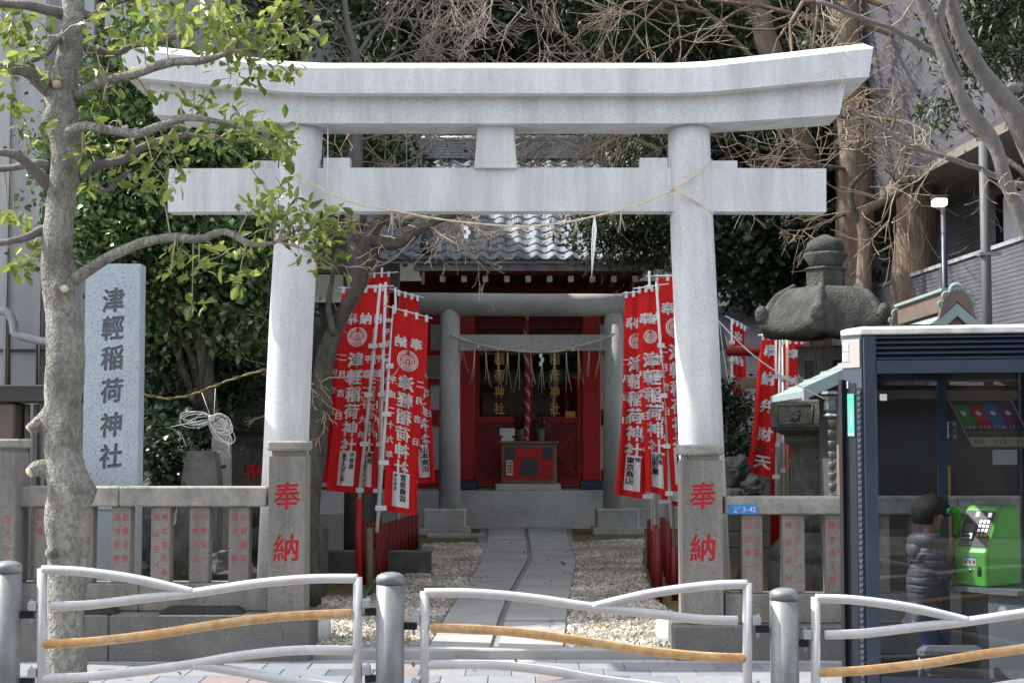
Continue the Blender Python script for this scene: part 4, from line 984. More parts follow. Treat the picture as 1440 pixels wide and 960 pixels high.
# ================================================================ buildings around
lb = thing('office_building', 'pale grey concrete building at the left edge behind the street tree', 'building', (-6.2, 15, 0))
MB().box(-14, X(58, 15), 15, 32, -.1, 9.2).build('wall', 'wall_grey', lb)
MB().box(X(58.5, 15.2), X(122, 15.2), 15.2, 31, -.1, 9.1).build('wall', 'wall_grey', lb)
MB().box(X(137, 15.2), X(214, 15.2), 15.21, 31, -.1, 9.1).build('wall', 'wall_grey', lb)
MB().box(X(121, 15.2), X(138, 15.2), 15.5, 30.9, 3.1, 9.1).build('dark_window_strip', 'window_dark', lb)
MB().box(X(121, 15.2), X(138, 15.2), 15.23, 31, -.1, 3.1).build('wall', 'wall_grey', lb)
for px in (2, 50): MB().box(X(px, 14.96), X(px + 3, 14.96), 14.96, 15.02, 0, 9.1).build('wall_rib', 'wall_grey', lb)
MB().box(X(-60, 14.97), X(58, 14.97), 14.97, 15.01, 2.36, 2.38).build('wall_joint', 'house_dark', lb)
o = MB().tube(smooth_path([at(-20, 436, 14.6), at(8, 438, 14.6), at(18, 452, 14.6), at(22, 470, 14.6), at(40, 475, 14.6), at(60, 480, 14.6), at(110, 486, 14.6)], 4), .04, 10).build('drain_pipe', 'wall_grey', lb)
MB().tube([at(12, 470, 14.8), at(12, 560, 14.8)], .02, 6).build('thin_pipe', 'wood_dark', lb); MB().tube([at(52, 480, 14.8), at(52, 560, 14.8)], .015, 6).build('thin_pipe', 'wood_dark', lb)
# old stone wall and iron railing behind the fence at the left
lw = thing('boundary_wall', 'old brownish stone boundary wall with iron railing behind the left fence', 'wall', (X(20, 13.4), 13.4, 0))
MB().bbox(-6, X(20, 13.4), 13.4, 13.8, 0, Z(566, 13.4), .02).build('stone_pier', 'brown_wall', lw)
MB().bbox(-6, X(118, 13.4), 13.36, 13.85, Z(565, 13.4), Z(541, 13.4), .01).build('wall_coping', 'house_dark', lw)
for i in range(20):
    px = 26 + i * 12; x_ = X(px, 13.6)
    MB().box(x_ - .018, x_ + .018, 13.58, 13.62, .05, Z(568 + (i > 8) * 26, 13.6)).build('railing_bar', 'wood_old', lw)
MB().box(X(20, 13.6), X(262, 13.6), 13.6, 13.63, .25, .3).build('railing_rail', 'wood_old', lw)
MB().box(X(118, 13.6), X(262, 13.6), 13.56, 13.64, Z(598, 13.6), Z(592, 13.6)).build('railing_rail', 'wood_old', lw)
# dark timber house left of the hall
dh = thing('timber_house', 'dark timber house in the shade left of the hall, with pale louvred shutter', 'house', (-3.5, 22, 0))
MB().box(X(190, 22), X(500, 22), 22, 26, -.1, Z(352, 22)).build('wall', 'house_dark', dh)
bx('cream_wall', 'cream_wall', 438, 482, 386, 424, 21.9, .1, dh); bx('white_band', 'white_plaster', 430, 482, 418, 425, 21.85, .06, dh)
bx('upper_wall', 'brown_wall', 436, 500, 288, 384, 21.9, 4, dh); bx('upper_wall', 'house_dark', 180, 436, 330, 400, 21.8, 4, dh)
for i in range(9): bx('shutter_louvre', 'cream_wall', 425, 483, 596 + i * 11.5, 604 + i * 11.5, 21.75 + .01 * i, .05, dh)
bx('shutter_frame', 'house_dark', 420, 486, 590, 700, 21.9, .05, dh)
bx('white_wall', 'white_plaster', 204, 244, 504, 580, 19.5, .3, dh); bx('window', 'window_dark', 206, 226, 520, 572, 19.45, .04, dh); bx('cream_ledge', 'cream_wall', 196, 262, 548, 554, 19.3, .3, dh)
bx('white_wall', 'white_plaster', 222, 240, 425, 455, 20.5, .3, dh)
bx('white_window', 'white_plaster', 296, 318, 520, 560, 20.5, .1, dh)
sl_ = thing('stone_ramp', 'pale stone slab ramp in the shade left of the red stakes', 'ramp', (X(460, 20), 20, 0))
m_ = MB(); m_.prism([(19.6, GZ), (19.6, Z(722, 19.6)), (21.6, Z(690, 21.6)), (21.6, GZ)], 'x', X(400, 20), X(488, 20)); recalc(m_.build('slab', 'paving_stone', sl_))
MB().bbox(X(430, 17), X(606, 17), 17.0, 17.25, GZ - .03, Z(775, 17), .01).build('kerb', 'dark_stone', sl_)
MB().bbox(X(404, 14.2), X(452, 14.2), 14.2, 14.8, GZ, Z(742, 14.2), .02).noise(.01, 6).build('rough_block', 'dark_stone', sl_)
# apartment building at the right with ribbed siding
rb = thing('apartment_building', 'grey apartment building with ribbed siding and dim balcony at the right', 'building', (4.9, 18, 0))
A0, A1 = Vector((X(1470, 14.5), 14.5)), Vector((X(1196, 21), 21))
def wallpt(t, z, out=0.0):
    d = A1 - A0; n_ = Vector((-d.y, d.x)).normalized(); n_ = n_ if n_.x < 0 else -n_
    q = A0 + d * t + n_ * out; return (q.x, q.y, z)
def ribbed(name, mt, t0, t1, z0, z1, pitch_, out=0.0, parent=rb):
    prof = []; z = z0
    while z < z1 - 1e-6: prof += [(z, .0), (z + pitch_ * .72, .012), (z + pitch_ * .76, -.008), (z + pitch_ * .97, -.008)]; z += pitch_
    secs = [[wallpt(t, z, out + o_) for z, o_ in prof] for t in (t0, t1)]
    return MB().loft(secs, False, False, False).build(name, mt, parent)
zt = 1.5 + (620 - 338) / 2200 * 14.5
ribbed('parapet_siding', 'siding', -.48, .62, 0, 3.42, .045); ribbed('parapet_siding', 'siding_pale', .62, 1.0, 0, 3.42, .06, .01)
for t in (.2, .42, .62, .8): a = wallpt(t, 0, .02); b = wallpt(t, 3.42, .02); MB().box(a[0] - .012, a[0] + .012, a[1] - .012, a[1] + .012, 0, 3.43).build('siding_joint', 'panel_grey', rb)
m_ = MB(); m_.loft([[wallpt(t, 3.42, .03), wallpt(t, 3.46, .03), wallpt(t, 3.46, -.15), wallpt(t, 3.42, -.15)] for t in (-.48, 1.0)]); recalc(m_.build('parapet_cap', 'siding_pale', rb))
def quad(name, mt, t0, t1, z0, z1, out, th=.08):
    m_ = MB(); m_.loft([[wallpt(t, z0, out), wallpt(t, z1, out), wallpt(t, z1, out - th), wallpt(t, z0, out - th)] for t in (t0, t1)]); return recalc(m_.build(name, mt, rb))
ribbed('recess_wall', 'siding_pale', -.5, 1.0, 3.3, 4.6, .06, -1.0)
quad('recess_window', 'window_dark', -.1, .12, 3.3, 4.35, -.93); quad('recess_window', 'window_dark', .42, .55, 3.3, 4.35, -.93); quad('window_frame', 'white_plaster', .12, .15, 3.3, 4.4, -.9)
quad('drying_rack', 'white_paint', .0, .015, 3.42, 3.9, -.3, .02); quad('drying_rack', 'white_paint', .04, .055, 3.42, 3.9, -.3, .02); quad('water_heater', 'white_plaster', .3, .42, 3.42, 4.2, -.7, .3)
quad('ceiling_slab', 'soffit', -.6, 1.0, 4.5, 4.62, .1, 1.6)
# upper storey: slanted ribbed cladding
secs = []; prof = []
for i in range(60): z = 4.6 + i * .085; prof += [(z, .10 + i * .002), (z + .06, .13 + i * .002), (z + .064, .09 + i * .002)]
MB().loft([[wallpt(t, z, o_) for z, o_ in prof] for t in (-.6, 1.02)], False, False, False).build('upper_cladding', 'siding', rb)
quad('end_wall', 'siding_pale', .99, 1.02, 0, 9.6, .12, 4.0); quad('near_end_wall', 'siding', -.5, -.481, 0, 9.6, .12, 4.0)
p_ = thing('drain_pipe', 'grey vertical drain pipe in front of the ribbed right building', 'pipe', at(1385, 420, 14.2))
MB().tube([at(1392, 640, 14.2), at(1383, 200, 14.2)], .045, 12).build('pipe', flat('pipe_grey', (.10, .105, .11)), p_); q = at(1385, 358, 14.2); MB().box(q.x - .06, q.x + .14, q.y - .05, q.y + .05, q.z - .01, q.z + .02).build('pipe_clamp', 'steel_grey', p_)
p_ = thing('lamp_post', 'dark blue lamp post with lit lamp at the balcony of the right building', 'lamp post', at(1328, 420, 16))
MB().tube([at(1332, 640, 16), at(1327, 292, 16)], .032, 12).build('post', 'booth_paint', p_); q = at(1322, 284, 16)
MB().bbox(q.x - .075, q.x + .06, q.y - .07, q.y + .07, q.z - .045, q.z + .03, .01).build('lamp', 'lamp_glow', p_); MB().bbox(q.x - .09, q.x + .07, q.y - .08, q.y + .08, q.z + .031, q.z + .06, .01).build('lamp_cap', 'panel_dark', p_)
# pale apartment block far behind
fb = thing('apartment_building', 'pale apartment block far behind the trees, glimpsed in slivers', 'building', (8, 44, 0))
MB().box(1.5, 16, 44, 52, 0, 15).build('wall', 'wall_grey', fb)
for r_ in range(5):
    for c_ in range(7): MB().box(2.2 + c_ * 2, 3.4 + c_ * 2, 43.9, 44.0, 1.2 + r_ * 2.8, 2.8 + r_ * 2.8).build('window', 'window_dark', fb)
fb = thing('apartment_building', 'grey block behind the tree crowns left of the hall', 'building', (-9, 40, 0))
MB().box(-18, 1.4, 40, 50, 0, 13).build('wall', 'brown_wall', fb)
for r_ in range(4):
    for c_ in range(8): MB().box(-17 + c_ * 2.2, -15.6 + c_ * 2.2, 39.9, 40, 1.2 + r_ * 2.8, 2.8 + r_ * 2.8).build('window', 'window_dark', fb)
# row of buildings across the road, behind the camera (seen only as reflections)
ab = thing('street_building', 'dark fronted shop building across the road behind the viewer', 'building', (0, -8, 0))
MB().box(-16, 16, -16, -8, 0, 7).build('wall', 'brown_wall', ab)
for c_ in range(8): MB().box(-15 + c_ * 4, -12 + c_ * 4, -7.98, -7.9, .3, 2.6).build('shop_window', 'window_dark', ab)
for c_ in range(8): MB().box(-15 + c_ * 4, -12.6 + c_ * 4, -7.98, -7.9, 3.6, 5.4).build('window', 'window_dark', ab)

# ================================================================ rocks behind the fences
def rock(px, py, Y, r, lab, grp, seed):
    p = at(px, py, Y); mb = MB(); mb.sphere((0, 0, 0), 1, 16, 11)
    mb.v = [tuple(Vector(v) * (1 + .35 * noise.noise(Vector(v) * 1.4 + Vector((seed, 0, 0))) + .22 * noise.noise(Vector(v) * 4 + Vector((0, seed, 0))))) for v in mb.v]
    mb.v = [(v[0] * r[0] + p.x, v[1] * r[1] + p.y, v[2] * r[2] + p.z) for v in mb.v]; mb.sm = [False] * len(mb.sm)
    o = mb.build('garden_rock', 'rock', None, None, p); tag(o, lab, 'rock', grp)
RL = 'rocks behind the left fence'
for i, (px, py, Y, r, lab) in enumerate([(147, 760, 12.3, (.16, .18, .42), 'tall rough dark rock behind the name stone foot'), (200, 755, 12.4, (.17, .2, .4), 'craggy rock seen between second and third full balusters, left fence'),
    (255, 760, 12.2, (.13, .2, .36), 'upright holed rock in the fourth gap of the left fence'), (95, 790, 12.6, (.2, .2, .3), 'low dark rock behind the street tree trunk'),
    (310, 800, 12.6, (.26, .2, .14), 'flat brownish rock low behind the left fence near the pillar'), (175, 810, 12.2, (.2, .2, .16), 'small rock at the foot of the craggy rocks')]): rock(px, py, Y, r, lab, RL, i * 3.1)
RR = 'rocks right of the right pillar'
for i, (px, py, Y, r, lab) in enumerate([(1034, 664, 15.2, (.15, .2, .16), 'rounded dark rock right of the right pillar, upper'), (1058, 684, 14.8, (.12, .2, .1), 'dark rock below the red heaven banner'), (1030, 700, 14.5, (.12, .2, .1), 'small dark rock touching the right pillar')]): rock(px, py, Y, r, lab, RR, 20 + i * 2.3)

# ================================================================ trees
def evergreen(name, lab, blobs, base, nl, size, mt, cl=.3, per=42, grp=None, tpl=DIAMOND, up=.5, shell=.5, trunk_r=.22, tm_='bark_dark', droop=0.0, cat='tree'):
    """blobs: (centre, radii)"""
    b0 = Vector(base); t = thing(name, lab, cat, b0, grp)
    C_ = clumps([b[0] for b in blobs], [b[1] for b in blobs], int(nl / per), per, cl, shell)
    leaves('crown', C_, size, mt, t, tpl, up=up, droop=droop, kind=None)
    c = sum((Vector(b[0]) for b in blobs), Vector()) / len(blobs); top = Vector((c.x, c.y, max(b[0][2] for b in blobs)))
    m_ = MB(); m_.tube(smooth_path([b0, b0.lerp(top, .35) + Vector((.08, 0, 0)), b0.lerp(top, .7) - Vector((.06, .05, 0)), top], 4), lerp_list([trunk_r, trunk_r * .8, trunk_r * .55, trunk_r * .15], 4), 10)
    m_.build('trunk', tm_, t)
    l = MB()
    for b in blobs:
        s_ = b0.lerp(top, random.uniform(.3, .6)); l.tube([s_, s_.lerp(Vector(b[0]), .6) + Vector((0, 0, .1)), Vector(b[0])], [trunk_r * .4, trunk_r * .25, trunk_r * .08], 6)
        rr = b[1]
        for k in range(5):
            d = Vector((random.gauss(0, 1), random.gauss(0, 1), random.gauss(0, .7))).normalized(); l.tube([Vector(b[0]), Vector(b[0]) + Vector((d.x * rr[0], d.y * rr[1], d.z * rr[2])) * .85], [trunk_r * .12, .006], 5)
    l.build('limbs', tm_, t); return t
B = lambda px, py, Y, r: (tuple(at(px, py, Y)), r)
evergreen('camellia_shrub', 'broad glossy evergreen shrub filling the space between name stone and left pillar', [B(150, 250, 13.8, (.5, .5, .75)), B(250, 200, 14, (.6, .5, .5)), B(330, 250, 14, (.45, .5, .4)), B(180, 330, 13.6, (.55, .5, .5)), B(290, 340, 13.6, (.6, .5, .45)), B(350, 330, 13.9, (.35, .4, .35)), B(250, 420, 13.8, (.55, .5, .4)), B(340, 430, 13.6, (.38, .4, .35)), B(190, 120, 14.3, (.6, .5, .5))],
          (X(300, 13.8), 13.8, GZ), 29000, .075, 'leaf_camellia', cl=.16, per=40, shell=.45, trunk_r=.09)
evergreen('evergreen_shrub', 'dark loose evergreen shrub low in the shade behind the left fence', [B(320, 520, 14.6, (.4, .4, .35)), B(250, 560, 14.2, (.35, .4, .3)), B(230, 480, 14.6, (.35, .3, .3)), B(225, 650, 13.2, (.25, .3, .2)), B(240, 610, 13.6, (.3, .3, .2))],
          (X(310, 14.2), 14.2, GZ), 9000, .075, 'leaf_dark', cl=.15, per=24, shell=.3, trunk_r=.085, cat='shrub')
EG = 'tall evergreens behind the torii'
evergreen('evergreen_tree', 'dense evergreen towering left of the hall, above the torii left shoulder', [((-3.6, 20.5, 9), (1.9, 1.6, 2.0)), ((-1.9, 22, 10.2), (2.0, 1.6, 2.0)), ((-5.2, 23, 8), (2, 2, 2.2)), ((-3, 23.5, 12), (2.6, 2, 2)), ((-4.2, 19, 7.6), (1.3, 1.2, 1.2)), B(500, 200, 21, (.5, .5, .35)), B(540, 215, 21.5, (.3, .4, .25)), B(650, 140, 32, (1.2, .8, .7)), B(560, 120, 31, (1, .8, .7))], (-4.2, 21.5, 0), 62000, .13, 'leaf_camellia', cl=.34, per=42, grp=EG)
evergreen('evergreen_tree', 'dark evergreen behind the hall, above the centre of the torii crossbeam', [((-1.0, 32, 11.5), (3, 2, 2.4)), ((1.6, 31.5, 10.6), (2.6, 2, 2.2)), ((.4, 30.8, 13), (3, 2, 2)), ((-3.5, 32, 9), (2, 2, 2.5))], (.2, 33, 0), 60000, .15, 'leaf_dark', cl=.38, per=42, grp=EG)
evergreen('evergreen_tree', 'fine leaved conifer leaning over the right end of the hall roof', [((2.6, 25.5, 9.2), (1.5, 1.4, 1.5)), ((3.6, 26.5, 8.3), (1.5, 1.4, 1.6)), ((2.9, 25.6, 6.0), (1.0, 1, 1.0)), ((1.9, 25.2, 5.1), (.75, .6, .55)), ((2.6, 25.3, 4.9), (.6, .6, .5)), ((1.3, 25.5, 9.8), (1.2, 1, 1.1)), B(800, 175, 31.5, (.9, .6, .6)), B(900, 190, 28.5, (.8, .6, .7)), B(760, 130, 32, (.8, .6, .6)), B(850, 320, 25.3, (.45, .4, .3)), B(890, 345, 25.4, (.45, .4, .3))], (4.1, 26.8, 0), 60000, .13, 'leaf_conifer', cl=.3, per=42, grp=EG, tpl=NEEDLE, droop=.7)
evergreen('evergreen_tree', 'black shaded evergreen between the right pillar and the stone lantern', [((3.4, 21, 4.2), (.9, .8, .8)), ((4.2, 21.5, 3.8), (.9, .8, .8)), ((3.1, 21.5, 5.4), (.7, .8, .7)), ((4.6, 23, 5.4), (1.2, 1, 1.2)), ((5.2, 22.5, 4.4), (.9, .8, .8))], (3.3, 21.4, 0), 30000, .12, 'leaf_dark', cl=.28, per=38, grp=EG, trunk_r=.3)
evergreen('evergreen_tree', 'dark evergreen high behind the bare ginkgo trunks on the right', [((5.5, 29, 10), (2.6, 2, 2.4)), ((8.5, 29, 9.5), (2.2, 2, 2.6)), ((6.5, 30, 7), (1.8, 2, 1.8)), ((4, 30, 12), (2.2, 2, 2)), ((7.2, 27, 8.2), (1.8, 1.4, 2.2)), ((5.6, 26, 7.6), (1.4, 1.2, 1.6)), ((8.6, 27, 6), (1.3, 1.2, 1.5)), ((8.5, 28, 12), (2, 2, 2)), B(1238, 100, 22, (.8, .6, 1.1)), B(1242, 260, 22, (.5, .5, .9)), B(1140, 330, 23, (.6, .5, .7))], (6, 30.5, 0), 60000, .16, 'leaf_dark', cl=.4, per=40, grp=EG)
evergreen('evergreen_tree', 'evergreen spray at the top right corner above the ribbed building', [B(1420, 20, 14, (.6, .5, .3)), B(1370, 50, 14.3, (.35, .4, .25)), B(1440, 60, 13.6, (.4, .4, .25)), B(1375, 90, 14.5, (.2, .2, .15)), B(1330, 160, 15, (.2, .2, .2)), ((4.9, 13.8, 6.3), (1.6, 1.2, .9))], (6.4, 13.2, 0), 14000, .1, 'leaf_conifer', cl=.16, per=26, grp=EG, tpl=NEEDLE, droop=.6, trunk_r=.12)
evergreen('evergreen_shrub', 'low leafy shrub against the block wall right of the right pillar', [B(1028, 590, 16.8, (.16, .2, .24)), B(1035, 632, 16.4, (.16, .2, .09)), B(1016, 560, 16.8, (.14, .2, .16))], (X(1035, 16), 16, GZ), 2600, .06, 'leaf_dark', cl=.1, per=20, trunk_r=.02, cat='shrub')

def bare_tree(name, lab, trunk, rs, Y, mt, starts, twig='twig', grp=None, seed=1, L=1.6, depth=3, kk=4, r0=.03, minr=.0045, cat='tree'):
    """trunk: photo points; starts: (px, py, dx, dz, dy, length)"""
    random.seed(seed); P = [at(x, y, Y) for x, y in trunk]; t = thing(name, lab, cat, (P[0].x, Y, 0), grp)
    q = smooth_path(P, 5); rr = lerp_list([r / (2200 / Y) for r in rs], 5)
    if P[0].z > GZ: q = [Vector((P[0].x, Y, GZ - .1))] + q; rr = [rr[0] * 1.15] + rr
    m_ = MB().tube(q, rr, 22)
    m_.v = [tuple(Vector(v) + noise.noise_vector(Vector((v[0] * 9, v[1] * 9, v[2] * 1.6))) * rr[0] * .13) for v in m_.v]; m_.build('trunk', mt, t)
    paths = []
    for (px, py, dx, dy, dz, ln, r_) in starts: branch_paths(at(px, py, Y), (dx, dy, dz), ln, r_, depth, .62, 6, kk, .02, paths, .2, .62)
    big = [p for p in paths if p[1][0] > .013]; small = [p for p in paths if p[1][0] <= .013]
    tubes(MB(), big, 7).build('boughs', mt, t); o = tubes(MB(), small, 4, minr).build('twigs', twig, t); o['kind'] = 'stuff'
    random.seed(99); return t
GK = 'bare trees on the right behind the torii'
bare_tree('ginkgo_tree', 'stout bare trunk with deeply furrowed bark above the small green roof', [(1284, 440), (1286, 380), (1289, 300), (1293, 200), (1294, 100), (1297, -20), (1299, -120)], [31, 29, 28.5, 28, 24, 21, 18], 18.5, 'bark_ginkgo',
          [(1290, 60, -1, -.6, .4, 2.0, .035), (1292, 120, 1, -.3, .5, 1.3, .03), (1290, 180, -1, -.5, .2, 1.7, .03), (1290, 240, 1, -.5, .1, 1.2, .026), (1292, 30, -1, .1, .6, 2.4, .04), (1290, 270, -1, -.7, .1, 1.4, .022), (1294, -20, -.9, -.4, .3, 2.6, .04), (1290, 150, -1, -.8, -.1, 1.6, .024)], grp=GK, seed=3)
bare_tree('ginkgo_tree', 'bare furrowed trunk directly behind the stone lantern finial', [(1198, 430), (1200, 340), (1204, 250), (1200, 150), (1190, 40), (1186, -80)], [27, 26, 25, 23, 20, 16], 19.5, 'bark_ginkgo',
          [(1200, 150, 1, -.5, .3, 1.8, .035), (1196, 110, -1, -.6, .4, 2.1, .04), (1190, 50, -1, -.3, .3, 2.6, .04), (1200, 240, -1, -.7, .1, 1.8, .028), (1202, 300, -.6, -.8, -.2, 1.2, .02), (1186, -40, -1, -.4, .1, 3.0, .045), (1190, 20, .8, -.3, .5, 1.6, .03), (1202, 200, -1, -.9, -.3, 1.7, .022)], grp=GK, seed=8)
bare_tree('ginkgo_tree', 'bare trunk leaning left and forking behind the torii right end', [(1156, 430), (1148, 340), (1136, 250), (1118, 180), (1090, 90), (1068, 20), (1058, -60)], [24, 22, 20, 19, 17, 14, 12], 20.8, 'bark_ginkgo',
          [(1130, 220, -1, -.6, .3, 2.0, .035), (1110, 150, -1, -.4, .4, 2.6, .04), (1085, 80, -1, -.4, -.1, 3.2, .045), (1070, 20, -1, -.3, -.1, 3.0, .04), (1065, 0, 1, -.3, .4, 1.8, .03), (1140, 280, -1, -.8, .1, 1.6, .025), (1120, 190, 1, -.8, .2, 1.4, .022), (1070, 10, -1, -.5, .3, 2.8, .04), (1060, -40, -1, -.2, -.3, 3.4, .045)], grp=GK, seed=13)
# pale sinuous branch crossing to the right
t = thing('ginkgo_sapling', 'slender pale branching tree between the two stout bare trunks', 'tree', (X(1215, 18), 18, 0), GK)
MB().tube([Vector((X(1212, 18), 18, 0))] + smooth_path([at(*p, 18) for p in ((1214, 420), (1216, 340), (1214, 300), (1262, 272), (1290, 236), (1350, 204), (1425, 180))], 4), [.1, .1, .095, .09, .085, .08, .07, .065, .06, .058, .055, .052, .05, .048, .045, .042, .04, .038, .035, .033, .03, .028, .026, .024, .02, .018][:26], 8).build('trunk', 'bark_ginkgo', t)
MB().tube(smooth_path([at(*p, 18) for p in ((1216, 320), (1200, 296), (1198, 262), (1225, 235))], 4), [.06, .055, .05, .045, .042, .04, .038, .035, .03, .028, .025, .02, .015], 8).build('bough', 'bark_dark', t)
random.seed(5); ps = []
for px, py in ((1262, 272), (1290, 236), (1320, 218), (1350, 204), (1390, 190), (1225, 235), (1300, 230), (1340, 208), (1410, 184), (1240, 282)):
    for k in range(2): branch_paths(at(px, py, 18), (random.uniform(-1, 1), random.uniform(-.6, .2), random.uniform(-.6, 1)), random.uniform(.6, 1.1), .011, 2, .6, 5, 3, 0, ps, .2, .6)
tubes(MB(), ps, 4, .004).build('twigs', 'twig', t)['kind'] = 'stuff'
# weeping pinkish twigs above the beam
t = bare_tree('cherry_tree', 'bare forked tree with pinkish twigs above the middle of the torii', [(500, 420), (497, 300), (500, 200), (502, 130), (500, 84), (487, 20), (480, -60)], [13, 12, 10, 9, 7, 5, 4], 17.5, 'bark_grey',
          [(500, 84, .5, 0, 1, 1.1, .03), (500, 84, -.6, 0, .8, .9, .02), (502, 120, .8, -.3, 1.0, 1.2, .02), (495, 40, 1, -.2, .4, 1.2, .022), (505, 150, 1, -.3, .5, 1.2, .02), (500, 200, 1, -.4, .2, 1.3, .018), (500, 190, -1, -.4, .3, .9, .016), (484, 0, 1, 0, .3, 1.5, .03)], twig='twig_pink', seed=4, L=1, minr=.0035)
random.seed(11); ps = []
for i in range(26):
    px, py = random.choice([(650, -20), (700, -30), (620, -10), (590, -20), (740, -10), (670, 10)]); px += random.gauss(0, 22); py += random.gauss(0, 10)
    branch_paths(at(px, py, 17.0 + random.uniform(-.8, .8)), (random.uniform(-.9, .9), random.uniform(-.3, .3), random.uniform(-1.2, -.1)), random.uniform(.5, .9), .009, 2, .5, 5, 3, -.05, ps, .22, .55)
ps.append(([at(484, -40, 17.2), at(560, -60, 17.2), at(640, -40, 17.1), at(700, -45, 17.0), at(760, -20, 17.0)], [.03, .028, .024, .02, .012]))
tubes(MB(), ps, 4, .0035).build('twigs', 'twig_pink', t)['kind'] = 'stuff'
# weeping twigs seen in the gap between the beams
random.seed(21); ps = []; t = thing('bare_shrub', 'tangle of thin bare twigs in front of the hall roof right part', 'shrub', (X(850, 22), 22, 0))
for i in range(46):
    px, py = random.uniform(730, 930), random.uniform(120, 210)
    branch_paths(at(px, py, 21.5 + random.uniform(-.6, .6)), (random.uniform(-1, -.2), random.uniform(-.3, .3), random.uniform(-.6, .3)), random.uniform(.8, 1.5), .011, 2, .45, 5, 3, -.02, ps, .16, .6)
for i in range(26): branch_paths(at(random.uniform(470, 670), random.uniform(170, 240), 20.5), (random.uniform(-.6, .8), 0, random.uniform(-.4, 1)), random.uniform(.6, 1.1), .011, 2, .5, 5, 3, 0, ps, .18, .6)
ps.append(([Vector((X(940, 22), 22, 0)), at(950, 300, 22), at(935, 215, 22), at(880, 190, 21.7), at(800, 150, 21.5)], [.09, .08, .06, .04, .02])); tubes(MB(), ps, 4, .005).build('twigs', 'twig', t)['kind'] = 'stuff'
# dark crooked tree left of the banners
t = thing('plum_tree', 'dark crooked bare tree rising beside the left pillar in front of the banners', 'tree', (X(438, 13.6), 13.6, GZ))
def limb(pts, rs, Y, name, mt='bark_dark', n=14, k=5, parent=t):
    q = smooth_path([at(*p, Y) for p in pts], k); rr = lerp_list([r / (2200 / Y) for r in rs], k); m_ = MB().tube(q, rr, n)
    m_.v = [tuple(Vector(v) + noise.noise_vector(Vector(v) * 11) * .012) for v in m_.v]; return m_.build(name, mt, parent)
limb([(436, 850), (434, 720), (444, 640), (452, 560), (458, 500), (478, 450), (500, 412), (512, 380), (514, 345), (528, 318), (540, 300), (548, 270)], [16, 16, 15, 15, 13, 11, 10, 10, 11, 10, 8, 6], 13.6, 'trunk')
limb([(512, 362), (502, 330), (512, 300), (508, 262)], [8, 7, 6, 4], 13.6, 'bough'); limb([(522, 335), (540, 344), (566, 340), (592, 322), (620, 308), (660, 296), (700, 282)], [9, 9, 8, 7, 6, 4, 2], 13.6, 'bough')
limb([(536, 306), (560, 316), (590, 300), (610, 286)], [7, 5, 4, 2], 13.6, 'bough'); limb([(470, 470), (462, 430), (470, 380), (476, 350)], [5, 4, 3, 2], 13.5, 'bough'); limb([(446, 610), (432, 585), (428, 540)], [5, 4, 2], 13.6, 'bough')
random.seed(31); ps = []
for px, py in ((620, 308), (660, 296), (592, 322), (610, 286), (508, 262), (548, 270), (566, 340), (470, 380), (512, 300), (640, 300), (530, 318), (428, 540), (452, 560), (600, 318)):
    for k in range(3): branch_paths(at(px, py, 13.6), (random.uniform(-1, 1), random.uniform(-.5, .3), random.uniform(-.7, .8)), random.uniform(.3, .7), .008, 2, .6, 5, 3, -.03, ps, .2, .6)
for i in range(12): p = at(random.uniform(610, 670), 380, 20); ps.append(([p, p + Vector((random.uniform(-.2, .1), 0, -.15)), p + Vector((random.uniform(-.3, .1), 0, -.38))], [.004, .004, .002])) if False else None
tubes(MB(), ps, 4, .0028).build('twigs', 'twig', t)['kind'] = 'stuff'
# dark street tree at the top right, trunk outside the frame
t = thing('street_tree', 'grey barked street tree with bare boughs crossing the top right corner', 'tree', (X(1560, 8.6), 8.6, 0))
def lm(pts, rs, Y, name, mt='bark_grey', n=14): return limb(pts, rs, Y, name, mt, n, 5, t)
lm([(1560, 1000), (1545, 700), (1530, 520), (1500, 420), (1462, 350), (1420, 270), (1396, 200), (1362, 155), (1335, 100), (1312, 40), (1288, -20)], [38, 34, 30, 26, 12, 10, 11, 11, 9, 8, 7], 8.6, 'trunk')
lm([(1505, 430), (1490, 330), (1462, 240), (1436, 178), (1414, 142), (1380, 100), (1352, 50), (1336, 0), (1330, -40)], [24, 20, 17, 16, 14, 12, 11, 11, 10], 8.7, 'bough')
lm([(1414, 142), (1424, 122), (1432, 132)], [8, 8, 5], 8.7, 'bough_stub'); lm([(1330, -10), (1322, 30), (1340, 80), (1352, 110)], [6, 6, 4, 3], 8.6, 'bough')
lm([(1440, 262), (1420, 258), (1380, 238), (1330, 222), (1280, 205), (1240, 180), (1190, 150)], [5, 4.5, 4, 4, 3.4, 3, 2], 8.9, 'bough'); lm([(1330, 82), (1290, 60), (1250, 40), (1200, 22), (1150, 0)], [5, 4.5, 4, 3.5, 3], 8.8, 'bough')
random.seed(41); ps = []
for px, py in ((1330, 222), (1280, 205), (1420, 258), (1250, 40), (1200, 22), (1352, 110), (1414, 142), (1380, 238)):
    branch_paths(at(px, py, 8.8), (random.uniform(-1, .6), random.uniform(-.4, .4), random.uniform(-.5, 1)), random.uniform(.25, .5), .005, 2, .6, 5, 3, 0, ps, .2, .6)
tubes(MB(), ps, 4, .0018).build('twigs', 'twig', t)['kind'] = 'stuff'

